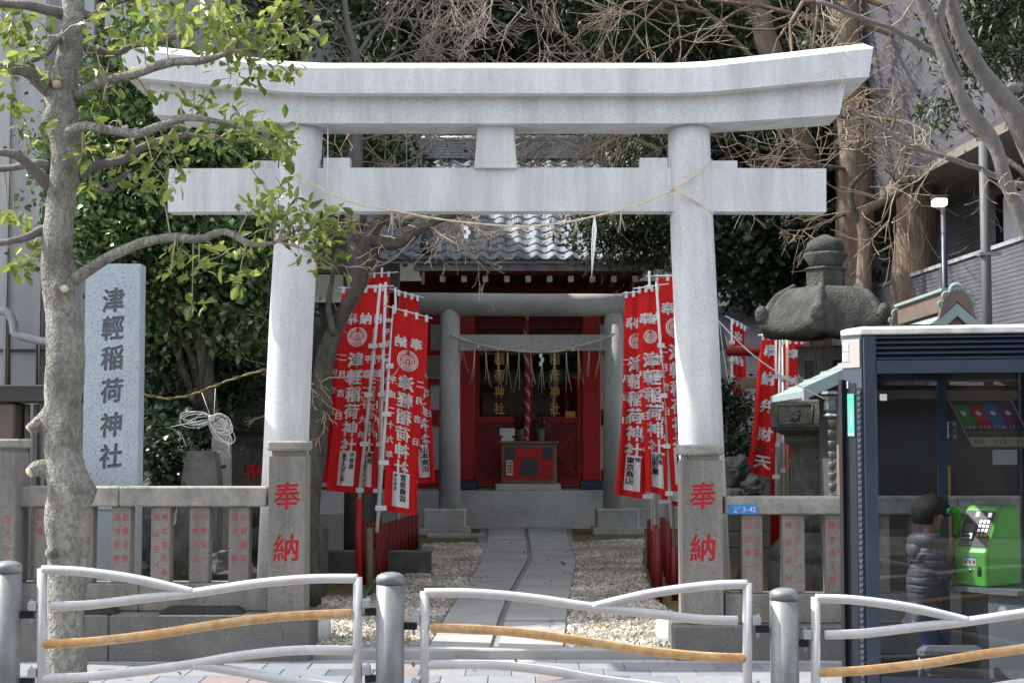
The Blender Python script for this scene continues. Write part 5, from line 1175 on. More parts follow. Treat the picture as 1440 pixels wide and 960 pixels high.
# ---------------------------------------------------------------- leafy street tree at the left
YT = 9.5; t = thing('street_tree', 'leafy street tree with pale knobbly trunk standing before the left fence', 'tree', (X(92, YT), YT, 0))
q = smooth_path([at(*p, YT) for p in ((90, 985), (91, 930), (93, 860), (97, 780), (94, 730), (97, 690), (90, 640), (88, 600), (90, 540), (92, 500), (88, 440), (84, 400), (80, 350), (86, 290), (93, 220), (88, 165), (92, 110), (101, 60), (104, 0), (106, -60))], 4)
rr = lerp_list([v / (2200 / YT) for v in (35, 29, 25.5, 27, 30, 29, 26, 25.5, 26.5, 26.5, 23.5, 25, 21.5, 21, 20.5, 22.5, 19, 16.5, 15.5, 15)], 4)
m_ = MB().tube(q, rr, 28)
def knob(p, r):
    for i, v in enumerate(m_.v):
        d = (Vector(v) - p).length
        if d < r * 2.2: m_.v[i] = tuple(Vector(v) + (Vector(v) - Vector((p.x, YT + .0, v[2]))).normalized() * 0 + (Vector((p.x, p.y, p.z)) - Vector((X(90, YT), YT, p.z))).normalized() * r * math.exp(-(d / r) ** 2) * .8)
for px, py, dy, r in ((122, 690, -.02, .07), (116, 545, -.06, .06), (70, 590, -.05, .05), (72, 780, -.11, .04), (74, 690, -.13, .04), (60, 130, 0, .06), (90, 410, -.12, .035), (98, 600, -.12, .05), (110, 690, -.1, .05), (74, 170, -.06, .05), (104, 850, -.05, .03)): knob(at(px, py, YT) + Vector((0, dy, 0)), r)
m_.v = [tuple(Vector(v) + noise.noise_vector(Vector(v) * 9) * .008 + noise.noise_vector(Vector(v) * 3.5) * .012) for v in m_.v]; trunk = m_.build('trunk', 'bark_pale', t)
def stub(pts, rs, cut=True):
    q = smooth_path([at(px, py, YT + dy) for px, py, dy in pts], 4); r = lerp_list([v / (2200 / YT) for v in rs], 4); o = MB().tube(q, r, 12).noise(.004, 14).build('branch_stub', 'bark_pale', trunk)
    if cut: d = (q[-1] - q[-2]).normalized(); MB().tube([q[-1] - d * .001, q[-1] + d * .006], r[-1] * .9, 12).build('cut_end', 'cut_wood', trunk)
stub([(70, 660, 0), (54, 658, -.04), (42, 664, -.08)], [15, 12, 8]); stub([(68, 580, 0), (52, 594, -.05), (40, 602, -.08)], [10, 7, 5]); stub([(66, 590, 0), (50, 604, -.03), (44, 606, -.04)], [8, 6, 4])
stub([(90, 408, -.06), (91, 406, -.13)], [9, 6]); stub([(74, 778, -.05), (72, 776, -.13)], [10, 6], False); stub([(80, 108, -.04), (80, 118, -.12)], [9, 7])
LM = []
def tb(pts, rs, mt='bark_grey'):
    q = smooth_path([at(px, py, YT + dy) for px, py, dy in pts], 5); r = lerp_list([v / (2200 / YT) for v in rs], 5); m_ = MB().tube(q, r, 10).noise(.006, 10); m_.build('limb', mt, t); LM.extend(q)
tb([(108, 135, 0), (135, 120, -.1), (160, 112, -.15), (190, 104, -.2), (230, 90, -.3), (262, 86, -.3), (292, 84, -.35), (326, 72, -.35)], [11, 8, 7.5, 7, 6.5, 6, 5, 3], 'bark_pale')
tb([(94, 200, -.05), (98, 186, -.1), (118, 178, -.15), (155, 183, -.2), (195, 188, -.25), (228, 176, -.25), (262, 166, -.3), (300, 170, -.3), (332, 180, -.3)], [8, 8, 7, 6.5, 6.5, 6, 5, 4, 3], 'bark_pale')
tb([(110, 246, 0), (135, 233, .05), (170, 226, .05), (200, 208, .1), (250, 192, .1), (310, 193, .15)], [9, 7, 6.5, 6, 5, 2]); tb([(94, 400, 0), (118, 384, -.05), (160, 358, -.1), (205, 340, -.15), (240, 334, -.2), (280, 336, -.2), (318, 326, -.25), (355, 344, -.25), (390, 340, -.3)], [11, 9, 7.5, 7, 6.5, 6, 5, 4, 2], 'bark_pale')
tb([(108, 18, 0), (130, 24, .05), (148, 12, .05), (170, 0, .1), (210, -4, .1), (260, -20, .1)], [9, 7, 6.5, 6, 5, 4]); tb([(112, 66, .05), (140, 70, .1), (160, 76, .1), (185, 66, .1), (230, 58, .15), (280, 40, .1), (330, 36, .1)], [6, 5, 4.5, 4, 3.5, 3, 2])
tb([(76, 132, 0), (60, 118, -.1), (42, 104, -.15), (20, 97, -.2), (-30, 92, -.25)], [13, 11, 9, 8, 7], 'bark_pale'); tb([(90, 20, 0), (66, 14, -.05), (40, 8, -.1), (0, 4, -.1), (-40, -10, -.1)], [10, 8, 7, 6, 5])
tb([(70, 262, 0), (52, 244, -.05), (34, 226, -.1), (14, 216, -.15), (-30, 212, -.15)], [11, 8, 7, 6, 5]); tb([(70, 232, .05), (50, 230, .05), (20, 236, .1), (-10, 238, .1)], [7, 6, 5, 4]); tb([(66, 322, 0), (46, 330, -.05), (24, 338, -.1), (-20, 344, -.1)], [8, 6, 5, 4])
tb([(90, 48, 0), (75, 62, -.1), (66, 76, -.1), (36, 90, -.12)], [5, 4.5, 4, 3]); tb([(300, -60, 0), (330, -10, 0), (350, 40, 0), (380, 30, 0)], [4, 3.5, 3, 2]); tb([(104, -30, 0), (180, -50, 0), (300, -62, 0), (400, -40, 0)], [12, 9, 7, 4])
tb([(126, 256, .05), (150, 268, .05), (170, 250, .05), (185, 238, 0)], [4, 3, 3, 2])
# leaf clusters measured on the photo: px, py, spread px, leaves
CLU = [(180, 8, 22, 16), (230, 15, 26, 26), (270, 18, 28, 34), (310, 22, 28, 38), (345, 38, 26, 36), (385, 28, 22, 24), (420, 45, 22, 24), (300, 52, 26, 30), (340, 68, 24, 26), (385, 78, 22, 24), (405, 100, 16, 16), (360, 98, 20, 16), (240, 45, 22, 18), (200, 50, 20, 16), (170, 55, 18, 14),
       (415, 62, 16, 12), (170, 92, 14, 8), (130, 60, 8, 5), (295, 78, 14, 8), (325, 110, 18, 10), (275, 140, 20, 10), (290, 135, 16, 8), (330, 160, 20, 16), (365, 175, 22, 24), (395, 195, 20, 24), (405, 220, 16, 16), (372, 205, 18, 16), (335, 190, 20, 14), (300, 195, 20, 12), (260, 192, 20, 12),
       (235, 205, 18, 12), (250, 235, 14, 12), (215, 232, 22, 18), (190, 255, 18, 12), (225, 262, 18, 12), (150, 110, 16, 10), (125, 95, 12, 9), (120, 150, 12, 10), (145, 138, 14, 8), (120, 205, 12, 10), (160, 205, 16, 10), (130, 262, 10, 10), (115, 220, 9, 8), (165, 170, 14, 6), (210, 135, 16, 6),
       (30, 30, 18, 18), (60, 35, 10, 8), (20, 60, 18, 18), (40, 75, 14, 12), (10, 100, 14, 8), (12, 120, 10, 6), (68, 102, 6, 4), (35, 175, 16, 14), (55, 190, 10, 9), (15, 150, 12, 8), (22, 310, 16, 12), (45, 360, 14, 12), (28, 375, 10, 8), (10, 300, 10, 6), (45, 65, 10, 8), (5, 30, 12, 8),
       (385, 280, 18, 20), (405, 300, 20, 24), (430, 315, 22, 28), (460, 330, 20, 24), (445, 365, 18, 18), (470, 375, 14, 10), (410, 335, 20, 18), (380, 318, 16, 12), (345, 350, 22, 16), (310, 360, 20, 14), (280, 375, 18, 12), (335, 395, 14, 10), (250, 352, 16, 8), (360, 290, 12, 8),
       (395, 262, 14, 8), (425, 290, 14, 10), (240, 385, 12, 6), (270, 430, 10, 8), (470, 300, 12, 8), (120, 30, 8, 4), (255, 130, 10, 4), (210, 10, 22, 18), (400, 10, 20, 14), (150, 10, 14, 8)]
random.seed(77); LP = []; tw = []
for px, py, sp, n in CLU:
    c = at(px, py, YT + random.uniform(-.35, .2)); near = min(LM, key=lambda q: (q - c).length)
    mid = near.lerp(c, .5) + Vector((0, 0, .03)); tw.append(([near, mid, c], [.006, .005, .003]))
    for k in range(3): e = c + Vector((random.gauss(0, 1), random.gauss(0, .8), random.gauss(0, .8))) * sp / 231 * .9; tw.append(([c, c.lerp(e, .5) + Vector((0, 0, .01)), e], [.003, .0025, .002]))
    for k in range(int(n * 1.25)): LP.append(c + Vector((random.gauss(0, 1) * 1.0, random.gauss(0, 1.0), random.gauss(0, .75))) * sp / 231 * .8)
tubes(MB(), tw, 4).build('twigs', 'twig', t)['kind'] = 'stuff'
V_, F_ = OBOV; lms = []
for k in range(5):
    v = V_.copy(); v[:, 2] += -.1 * v[:, 1] ** 2 * k * .4; m_ = MB().add([tuple(p) for p in v], [tuple(f) for f in F_]); lms.append(m_.mesh('leaf', 'leaf_street'))
random.shuffle(LP)
def leafcol(name, col, tcol): pass
for p in LP[:300]:
    d = Vector((random.gauss(0, 1), random.gauss(0, .8), random.gauss(-.35, .7))).normalized(); up_ = Vector((random.gauss(0, .5), random.gauss(-.3, .5), 1)); up_ = (up_ - d * up_.dot(d)).normalized(); xx = d.cross(up_)
    M_ = Matrix((xx, d, up_)).transposed(); piece('leaf', random.choice(lms), t, p, M_.to_euler(), (random.uniform(.055, .105),) * 3)
leaves('leaf_mass', np.array([tuple(p) for p in LP[300:]]), .08, 'leaf_street', t, OBOV, up=.35, droop=.35)
# ================================================================ stone lanterns
def stone_lantern(cx, Y, lab, red=True):
    """big temple lantern; drawn from the right one: photo heights at depth 14.6"""
    z_ = lambda py: Z(py, 14.6); u = 14.6 / 2200
    t = thing('stone_lantern', lab, 'stone lantern', (cx, Y, GZ)); c = (cx, Y, 0); rot = math.pi / 6 * 0 + R(12)
    def lt(name, prof, n=6, smooth=False, mt='lantern_stone', nz=0.006): m_ = MB().lathe(c, [(r * u, z_(y)) for r, y in prof], n, smooth, rot); (m_.noise(nz, 5) if nz else None); return m_.build(name, mt, t)
    lt('base_plinth', [(150, 900), (150, 865), (140, 860)], nz=0); lt('pedestal', [(84, 860), (88, 790), (82, 786), (88, 778), (76, 764), (64, 752), (60, 746)], 24, True)
    lt('post', [(56, 748), (60, 725), (54, 715), (52, 640), (50, 628), (60, 622), (60, 612)], 28, True); lt('platform_bracket', [(58, 613), (74, 606), (82, 602)], 24, True)
    pf = lt('platform', [(80, 603), (84, 600), (84, 566), (80, 562), (50, 556)], 6)
    ch = lt('light_chamber', [(46, 556), (44, 550), (43, 492), (47, 488)], 6)
    a = rot + math.pi * 1.5 - R(12) + R(2); x_ = cx; 
    # roof: bulging hexagonal cap with raised corner scrolls
    m_ = MB(); n, k = 72, 12; secs = []
    zt, ze_ = z_(405), z_(462); R0, R1 = 28 * u, 99 * u
    for i in range(k + 1):
        s = i / k; ring = []
        for j in range(n):
            th = 2 * math.pi * j / n; q = abs(math.cos(3 * (th - rot))) ** 6
            hexr = math.cos(math.pi / 6) / math.cos(((th - rot) % (math.pi / 3)) - math.pi / 6)
            r = (R0 + (R1 - R0) * s ** .62) * (hexr * .97 + .03) * (1 + .03 * q * s ** 3)
            z = zt + (ze_ - zt) * (s ** 2.1) + .07 * q * s ** 6 - .035 * math.cos(6 * (th - rot)) * -s ** 3 * .3
            ring.append((cx + r * math.cos(th), Y + r * math.sin(th), z))
        secs.append(ring)
    for i in range(4, k + 1):   # dished panels between the six ridges
        for j in range(n):
            th = 2 * math.pi * j / n; q = abs(math.sin(3 * (th - rot))) ** 2; p = secs[i][j]; secs[i][j] = (p[0], p[1], p[2] - .03 * q * math.sin(math.pi * (i - 3) / (k - 2)))
    for rr_, dz in ((.995, -.06), (.9, -.13), (.6, -.135), (.3, -.13)): secs.append([(cx + (p[0] - cx) * rr_, Y + (p[1] - Y) * rr_, p[2] * .35 + (ze_ + dz) * .65 if rr_ < .99 else p[2] + dz) for p in secs[k]])
    m_.loft(secs[::-1], True, True); rf = recalc(m_.noise(.008, 7).build('roof', 'lantern_stone', t))
    for j in range(6):
        th = rot + j * math.pi / 3; P_ = [(.30, zt + .01), (.36, zt - .03), (.46, zt - .09), (.53, zt - .18), (.575, zt - .26), (.61, zt - .27), (.63, zt - .22), (.60, zt - .19)]
        P_ = [(a * .92 * R1 / .594, zt + (b - zt) * 1.1) for a, b in P_]
        MB().tube(smooth_path([(cx + r * math.cos(th), Y + r * math.sin(th), z) for r, z in P_], 4), lerp_list([.025, .035, .045, .055, .065, .07, .06, .04], 4), 10).build('corner_scroll', 'lantern_stone', rf)
    lt('finial_base', [(29, 407), (29, 382), (32, 379), (26, 376)], 6); lt('finial_lotus', [(22, 377), (24, 371), (32, 360), (30, 356), (24, 358)], 18, True, nz=.008); lt('finial_jewel', [(22, 360), (27, 350), (25, 341), (16, 336), (5, 331), (1, 330)], 20, True)
    # window, flower panels, carved characters on the camera side
    th = math.atan2(-Y, -cx)
    faces = [rot + math.pi / 6 + j * math.pi / 3 for j in range(6)]; fa_ = min(faces, key=lambda f: abs((f - th + math.pi) % (2 * math.pi) - math.pi))
    def onface(f, ap, du, z, out=0.0): return (cx + (ap + out) * math.cos(f) - du * math.sin(f), Y + (ap + out) * math.sin(f) + du * math.cos(f), z)
    ap = 43.5 * u * math.cos(math.pi / 6)
    for f in (fa_, fa_ + math.pi / 3, fa_ - math.pi / 3):
        wdt = .055; P_ = [onface(f, ap, s * wdt, z_(y), .004) for s, y in ((-1, 536), (1, 536), (1, 508), (-1, 508))]
        MB().add(P_, [(0, 1, 2, 3)]).build('chamber_window', 'plastic_black', ch)
        P2_ = [[onface(f, ap, s * wdt * 1.25, z_(y), .0) for s, y in ((-1, 540), (1, 540), (1, 504), (-1, 504))], [onface(f, ap, s * wdt * 1.25, z_(y), .012) for s, y in ((-1, 540), (1, 540), (1, 504), (-1, 504))]]
        fm = MB(); o4, i4 = P2_[1], [onface(f, ap, s * wdt, z_(y), .012) for s, y in ((-1, 536), (1, 536), (1, 508), (-1, 508))]
        fm.add(o4 + i4, [(0, 1, 5, 4), (1, 2, 6, 5), (2, 3, 7, 6), (3, 0, 4, 7)]); fm.build('window_frame', 'lantern_stone', ch)
        ap2 = 84 * u * math.cos(math.pi / 6); fl_ = MB()
        for r_, kk in ((.075, 8), (.04, 6), (.015, 1)):
            for q in range(kk): a_ = 2 * math.pi * q / kk; p = onface(f, ap2, math.cos(a_) * r_ * .6, z_(583) + math.sin(a_) * r_ * .6, .0); fl_.sphere(p, .022 if kk > 1 else .02, 6, 4)
        for s_ in (-1, 1): fl_.tube([onface(f, ap2, s_ * .2, z_(596), .003), onface(f, ap2, s_ * .2, z_(570), .003)], .008, 5)
        for y in (570, 596): fl_.tube([onface(f, ap2, -.2, z_(y), .003), onface(f, ap2, .2, z_(y), .003)], .008, 5)
        fl_.build('flower_relief', 'lantern_stone', pf)
    th_ = math.atan2(-Y, -cx) + .1; ap3 = 54 * u * math.cos(math.pi / 6); L = 0
    write_each('carved_character', 'carved_red', t, '奉献', lambda a_, b_: onface(th_ + a_ / .365, .365, 0, b_, .012), 0, z_(664), .17, .2, .03)
    return t
stone_lantern(X(1164, 14.6), 14.6, 'large dark weathered stone lantern with scrolled roof, left of the phone booth')
stone_lantern(X(352, 15.6), 15.6, 'stone lantern deep in the shade just left of the left torii pillar')

# ================================================================ small things behind the left fence
o = thing('stone_stele', 'grey narrow stele with rounded top in the shade, under the wire coil', 'stone', at(310, 700, 13.3))
m_ = MB(); x0, x1 = X(296, 13.3), X(324, 13.3); cxs = (x0 + x1) / 2; r_ = (x1 - x0) / 2; zt_ = Z(600, 13.3)
m_.prism([(x0, 0), (x1, 0), (x1 - .01, zt_)] + [(cxs + (r_ - .01) * math.cos(a_), zt_ + r_ * math.sin(a_) * .7) for a_ in np.linspace(0, math.pi, 8)[1:-1]] + [(x0 + .01, zt_)], 'y', 13.3, 13.42); recalc(m_.build('slab', 'coping_granite', o))
o = MB(); p = at(284, 690, 13.1); o.loft([[(p.x - a_, 13.1 - b_, z), (p.x + a_, 13.1 - b_, z), (p.x + a_, 13.1 + b_, z), (p.x - a_, 13.1 + b_, z)] for a_, b_, z in ((.15, .12, .05), (.15, .12, Z(674, 13.1)), (.12, .1, Z(634, 13.1)))]); tag(recalc(o.noise(.008, 8).build('stone_block', 'dark_stone')), 'dark tapered stone block beside the narrow stele', 'stone')
cr = thing('striped_cord', 'yellow and black twisted cord strung behind the left fence to the torii pillar', 'cord', at(300, 545, 12.2))
cp = smooth_path([at(*p, 12.2) for p in ((196, 552), (230, 560), (265, 556), (295, 545), (330, 532), (378, 518))], 10)
for s_, m_ in ((0, flat('cord_yellow', (.24, .20, .07))), (1, 'wood_dark')): MB().tube([p + Vector((0, math.cos(i * .9 + s_ * math.pi) * .006, math.sin(i * .9 + s_ * math.pi) * .006)) for i, p in enumerate(cp)], .006, 5).build('cord_strand', m_, cr)
cw = thing('wire_coil', 'loose coil of pale wire hanging from the striped cord', 'wire', at(300, 590, 12.15))
random.seed(6); c0 = at(297, 588, 12.1); m_ = MB()
for i in range(15):
    L_ = random.uniform(.12, .27); w_ = random.uniform(.025, .07); a_ = random.uniform(-1.0, -.35) if i > 4 else random.uniform(math.pi - .15, math.pi + .35); d = Vector((math.cos(a_), random.uniform(-.2, .2), math.sin(a_))); q = Vector((-d.z, 0, d.x))
    m_.tube([c0 + d * (L_ / 2 - math.cos(s) * L_ / 2) + q * math.sin(s) * w_ + Vector((0, random.uniform(-.004, .004), 0)) for s in np.linspace(0, 2 * math.pi, 18)], .0028, 5)
for i in range(4): m_.tube([c0 + Vector((-.02, -.01, -.02 + i * .012)), c0 + Vector((.03, -.015, -.015 + i * .012))], .006, 6)
m_.tube([c0, at(284, 552, 12.15)], .0025, 5); m_.tube([c0 + Vector((.02, 0, 0)), at(303, 546, 12.15)], .0025, 5); m_.tube([c0 + Vector((.14, 0, -.18)), c0 + Vector((.14, 0, -.26)), c0 + Vector((.155, 0, -.3))], .0025, 5); m_.tube([c0, at(270, 594, 12.1), at(240, 600, 12.1), at(256, 612, 12.1), at(262, 628, 12.1)], .0028, 5)
m_.build('wire_loops', 'white_plaster', cw)
o = MB(); o.tube(smooth_path([at(1009, 450, 11.62), at(1060, 500, 11.8), at(1120, 540, 12.0), at(1163, 562, 12.2)], 5), .0045, 5); o.tube([at(1012, 453, 11.62), at(1016, 490, 11.6), at(1025, 540, 11.6)], .003, 4); tag(o.build('cord', 'white_paint'), 'white cord sagging from the right torii pillar to the bronze lantern', 'cord')

# ================================================================ right rear: small red torii, banners, block wall
tt = thing('wooden_torii', 'small red painted torii in the shade behind the right banners', 'torii', (X(1100, 18), 18, 0))
MB().tube([at(1022, 493, 18), at(1190, 493, 18)], .062, 14).build('crossbeam', 'dark_red_paint', tt); MB().box(X(1038, 18), X(1190, 18), 17.95, 18.05, Z(546, 18), Z(531, 18)).build('tie_beam', 'wood_brown', tt)
for px in (1090, 1166): MB().tube([at(px, 770, 18), at(px, 490, 18)], .055, 12).build('pillar', 'red_paint', tt)
wl = thing('block_wall', 'grey concrete block wall with mossy joints behind the right banners', 'wall', (X(1060, 19), 19, 0))
bm_ = MB().bbox(-.195, .195, -.07, .07, -.095, .095, .006).mesh('concrete_block', 'block_wall')
for r_ in range(8):
    for c_ in range(7): piece('concrete_block', bm_, wl, (X(1016, 19) + c_ * .4 + (.2 if r_ % 2 else 0), 19, .12 + r_ * .2), (0, 0, random.uniform(-.01, .01)))
MB().box(X(1000, 19), X(1250, 19), 18.96, 19.04, 0, 1.62).build('mortar_bed', 'mortar', wl)
sh = thing('small_roof', 'grey metal roofed hut glimpsed above the small red torii', 'hut', (X(1060, 20), 20.5, 0))
m_ = MB(); m_.prism([(20, Z(482, 20)), (20, Z(486, 20)), (22, Z(438, 22)), (22, Z(430, 22))], 'x', X(1030, 20), X(1140, 20)); recalc(m_.build('roof', 'siding', sh)); MB().box(X(1036, 20.2), X(1140, 20.2), 20.2, 22, 0, Z(484, 20.2)).build('wall', 'wall_grey', sh)
GB = 'red banners right of the right pillar'
banner('red banner ending in the large character for heaven, right of the right pillar', (1073, 474), (1096, 474), (1049, 664), (1090, 673), 16.2, (1091, 466), (1092, 700), 'R', kind=('奉納弁財天', .62), seed=2, group=GB, amp=.03)
banner('darker red banner with pale poles behind the heaven banner', (1100, 480), (1127, 480), (1104, 664), (1122, 662), 17.0, (1101, 476), (1102, 710), 'L', kind=('奉納弁財天', .62), seed=4, group=GB, amp=.03)
banner('small distant red banner against the black tree, upper part', (1030, 452), (1049, 462), (1028, 556), (1047, 558), 18.7, (1029, 448), (1030, 640), 'L', kind=('奉納天', .7), seed=6, group=GB, amp=.03)
for px, lab in ((1096, 'thin pale pole right beside the heaven banner'), (1107, 'pale brown pole between the two right banners')): tag(MB().tube([at(px, 720, 16.6), at(px, 478, 16.6)], .016, 8).build('banner_pole', 'white_paint' if px < 1100 else 'straw'), lab, 'pole')
# ================================================================ small green roofed shrine
gx, gy = X(1345, 12.3), 12.3
gs = thing('small_shrine', 'small shrine with pale green copper gable roof behind the phone booth', 'shrine', (gx, gy + .8, 0))
def prof(s): return (1.21 * s, -.66 * (s ** .8) * (1 + .0 * s) + .0)
zr_ = 2.55; secs = []; ny = 8
for y in (gy - .02, gy + 1.5):
    ring = [];
    for k in range(-12, 13): s = abs(k) / 12; a_, b_ = prof(s); ring.append((gx + math.copysign(a_, k), y, zr_ + b_))
    for k in range(12, -13, -1): s = abs(k) / 12; a_, b_ = prof(s); ring.append((gx + math.copysign(a_, k), y, zr_ + b_ - .05))
    secs.append(ring)
grf = recalc(MB().loft(secs).build('roof', 'copper_green', gs))
for q in range(7):   # standing seams and panel laps
    s = (q + 1) / 8; a_, b_ = prof(s)
    for sg in (-1, 1): MB().box(gx + sg * a_ - .008, gx + sg * a_ + .008, gy - .03, gy + 1.5, zr_ + b_ - .012, zr_ + b_ + .012).build('roof_seam', 'copper_green', grf)
for sg in (-1, 1):
    m_ = MB(); S_ = []
    for k in range(13): a_, b_ = prof(k / 12); S_.append([(gx + sg * a_, gy - .09, zr_ + b_ + .03), (gx + sg * a_, gy - .09, zr_ + b_ - .07), (gx + sg * a_, gy - .021, zr_ + b_ - .07), (gx + sg * a_, gy - .021, zr_ + b_ + .03)])
    recalc(m_.loft(S_).build('barge_board', 'copper_green', grf))
    m_ = MB(); S_ = []
    for k in range(9): a_, b_ = prof(k / 12); S_.append([(gx + sg * a_ * .97, gy - .05, zr_ + b_ - .08), (gx + sg * a_ * .97, gy - .05, zr_ + b_ - .15), (gx + sg * a_ * .97, gy - .015, zr_ + b_ - .15), (gx + sg * a_ * .97, gy - .015, zr_ + b_ - .08)])
    recalc(m_.loft(S_).build('inner_barge', 'copper_brown', grf))
m_ = MB(); m_.prism([(gx - .88, zr_ - .58), (gx + .88, zr_ - .58), (gx, zr_ - .06)], 'y', gy + .05, gy + .1); recalc(m_.build('gable_wall', 'wood_dark', gs))
MB().box(gx - .075, gx + .075, gy + .0, gy + 1.5, zr_ - .02, zr_ + .13).build('ridge_box', 'copper_brown', grf); MB().box(gx - .1, gx + .1, gy - .02, gy + 1.52, zr_ + .131, zr_ + .155).build('ridge_cap', 'copper_green', grf)
def scrolls(yy, sc, name):
    m_ = MB()
    for ox, oz, r in ((0, .17, .1), (-.13, .1, .065), (.13, .1, .065), (-.2, .0, .045), (.2, .0, .045)):
        for rr_, th_ in ((r, r * .28), (r * .45, r * .22)): m_.tube([(gx + (ox + math.cos(a) * rr_ * .8) * sc, yy, zr_ + .02 + (oz + math.sin(a) * rr_ * .8) * sc) for a in np.linspace(0, 2 * math.pi, 15)], th_ * sc, 6)
        m_.lathe((0, 0, 0), [(.001, 0), (.002, .001)], 3) if False else None
    o = m_.build(name, 'copper_green', grf)
    m_ = MB(); m_.prism([(gx - .24 * sc, zr_ - .1), (gx - .17 * sc, zr_ + .06), (gx - .08 * sc, zr_ + .2 * sc), (gx + .08 * sc, zr_ + .2 * sc), (gx + .17 * sc, zr_ + .06), (gx + .24 * sc, zr_ - .1), (gx, zr_ + .04)], 'y', yy - .02, yy + .04); recalc(m_.build(name + '_plate', 'copper_brown', grf))
scrolls(gy - .08, .62, 'ridge_ornament'); scrolls(gy + 1.55, .6, 'ridge_ornament')
MB().box(gx - .8, gx + .8, gy + .35, gy + 1.4, 0, zr_ - .6).build('shrine_wall', 'house_dark', gs)
for sx_ in (-.85, .85): MB().box(gx + sx_ - .05, gx + sx_ + .05, gy + .1, gy + .2, 0, zr_ - .5).build('shrine_post', 'wood_brown', gs)
MB().box(gx - 1.13, gx + 1.13, gy + .05, gy + .12, zr_ - .72, zr_ - .65).build('eave_beam', 'wood_dark', gs)
bl_ = thing('bronze_lantern', 'small bronze hanging lantern at the green roof corner, above a cup rain chain', 'lantern', at(1168, 560, 12.2))
c = at(1168, 560, 12.2); u_ = 12.2 / 2200
MB().lathe((c.x, c.y, c.z), [(12 * u_, 10 * u_), (14 * u_, 6 * u_), (6 * u_, 4 * u_)], 6, False).build('lantern_top', 'bronze_patina', bl_)
MB().lathe((c.x, c.y, c.z), [(5 * u_, -20 * u_), (10 * u_, -16 * u_), (9 * u_, -4 * u_), (12 * u_, 3 * u_)], 6, False).build('lantern_body', 'bronze_patina', bl_); MB().lathe((c.x, c.y, c.z), [(4 * u_, -27 * u_), (12 * u_, -24 * u_), (6 * u_, -20 * u_)], 12).build('lantern_skirt', 'chrome', bl_)
rc = thing('rain_chain', 'chain of small bronze cups hanging under the bronze lantern', 'rain chain', at(1170, 640, 12.2))
for i in range(8):
    zc = Z(594 + i * 15, 12.2); x_ = X(1170, 12.2); MB().lathe((x_, 12.2, zc), [(.008, -.035), (.022, -.03), (.034, .02), (.03, .025), (.012, .02)], 10).build('cup', 'bronze_patina', rc); MB().tube([(x_, 12.2, zc - .05), (x_, 12.2, zc - .03)], .006, 5).build('link', 'bronze_patina', rc)

# ================================================================ phone booth
BA = R(-12); C0 = Vector((X(1214, 8.8), 8.8, 0)); MBo = Matrix.Translation(C0) @ Matrix.Rotation(BA, 4, 'Z')
booth = thing('phone_booth', 'dark blue telephone booth with white roof and louvred top at the right edge', 'phone booth', C0 + Vector((.5, .4, 0)))
W_, D_ = 1.02, .92; zb = lambda py: Z(py, 8.8)
def lb_(name, mt, parent, *boxes, bev=0):
    m_ = MB()
    for b in boxes: (m_.bbox(*b, bev) if bev else m_.box(*b))
    return m_.xf(MBo).build(name, mt, parent)
CH = .105
def oct_(i, W=W_, D=D_): a = CH; return [(0 + i * .4, 0 + i), (W - i * .4, 0 + i), (W + a - i, a + i * .4), (W + a - i, D - i * .4), (W, D + a - i), (0, D + a - i), (-a + i, D), (-a + i, a)]
def octp(name, mt, levels, parent=booth): m_ = MB(); m_.loft([[(x, y, z) for x, y in oct_(i)] for i, z in levels]); return recalc(m_.xf(MBo).build(name, mt, parent))
octp('roof', 'booth_roof', [(-.004, zb(470.5)), (-.012, zb(469)), (-.012, zb(463)), (.02, zb(460.5)), (.12, zb(457)), (.4, zb(455))])
octp('base', 'booth_black', [(.01, -.0), (.01, .075)])
octp('ceiling', 'panel_dark', [(.03, zb(507)), (.03, zb(504))])
PW = .078
for x_, y_ in ((0, 0), (W_ - PW, 0), (0, D_ + CH - PW * .6), (W_ - PW, D_ + CH - PW * .6)): lb_('corner_post', 'booth_paint', booth, (x_, x_ + PW, y_ - .004, y_ + PW * .6, .07, zb(470.7)), bev=.012)
for y_ in (0, D_ + CH - .04): lb_('header', 'booth_paint', booth, (PW, W_ - PW, y_, y_ + .04, zb(525), zb(507))); lb_('bottom_rail', 'booth_paint', booth, (PW, W_ - PW, y_, y_ + .04, .07, .2))
lb_('louvre_back', 'booth_black', booth, (PW, W_ - PW, .045, .06, zb(507), zb(471)))
for i in range(5):
    z0 = zb(505.5 - i * 7.4); m_ = MB(); m_.prism([(.004, z0), (.004, z0 + .006), (.042, z0 + .026), (.042, z0 + .018)], 'x', PW, W_ - PW); recalc(m_.xf(MBo).build('louvre_slat', 'booth_paint', booth))
def pane(name, pts): return MB().add([MBo @ Vector(p) for p in pts], [(0, 1, 2, 3)]).build(name, 'booth_glass', booth)
pane('glass_pane', [(PW, .02, .2), (W_ - PW, .02, .2), (W_ - PW, .02, zb(525)), (PW, .02, zb(525))]); yb_ = D_ + CH - .02
pane('glass_pane', [(PW, yb_, .2), (W_ - PW, yb_, .2), (W_ - PW, yb_, zb(525)), (PW, yb_, zb(525))]); pane('glass_pane', [(W_ + CH - .02, CH + .05, .2), (W_ + CH - .02, D_ - .05, .2), (W_ + CH - .02, D_ - .05, zb(525)), (W_ + CH - .02, CH + .05, zb(525))])
lb_('side_frame', 'booth_paint', booth, (W_ + CH - .04, W_ + CH, CH, CH + .05, .07, zb(471)), (W_ + CH - .04, W_ + CH, D_ - .05, D_, .07, zb(471)), (W_ + CH - .04, W_ + CH, CH, D_, zb(525), zb(471)))
lb_('mullion', flat('mullion_blue', (.045, .085, .15)), booth, (.46, .515, yb_ - .035, yb_ + .01, .2, zb(525)))
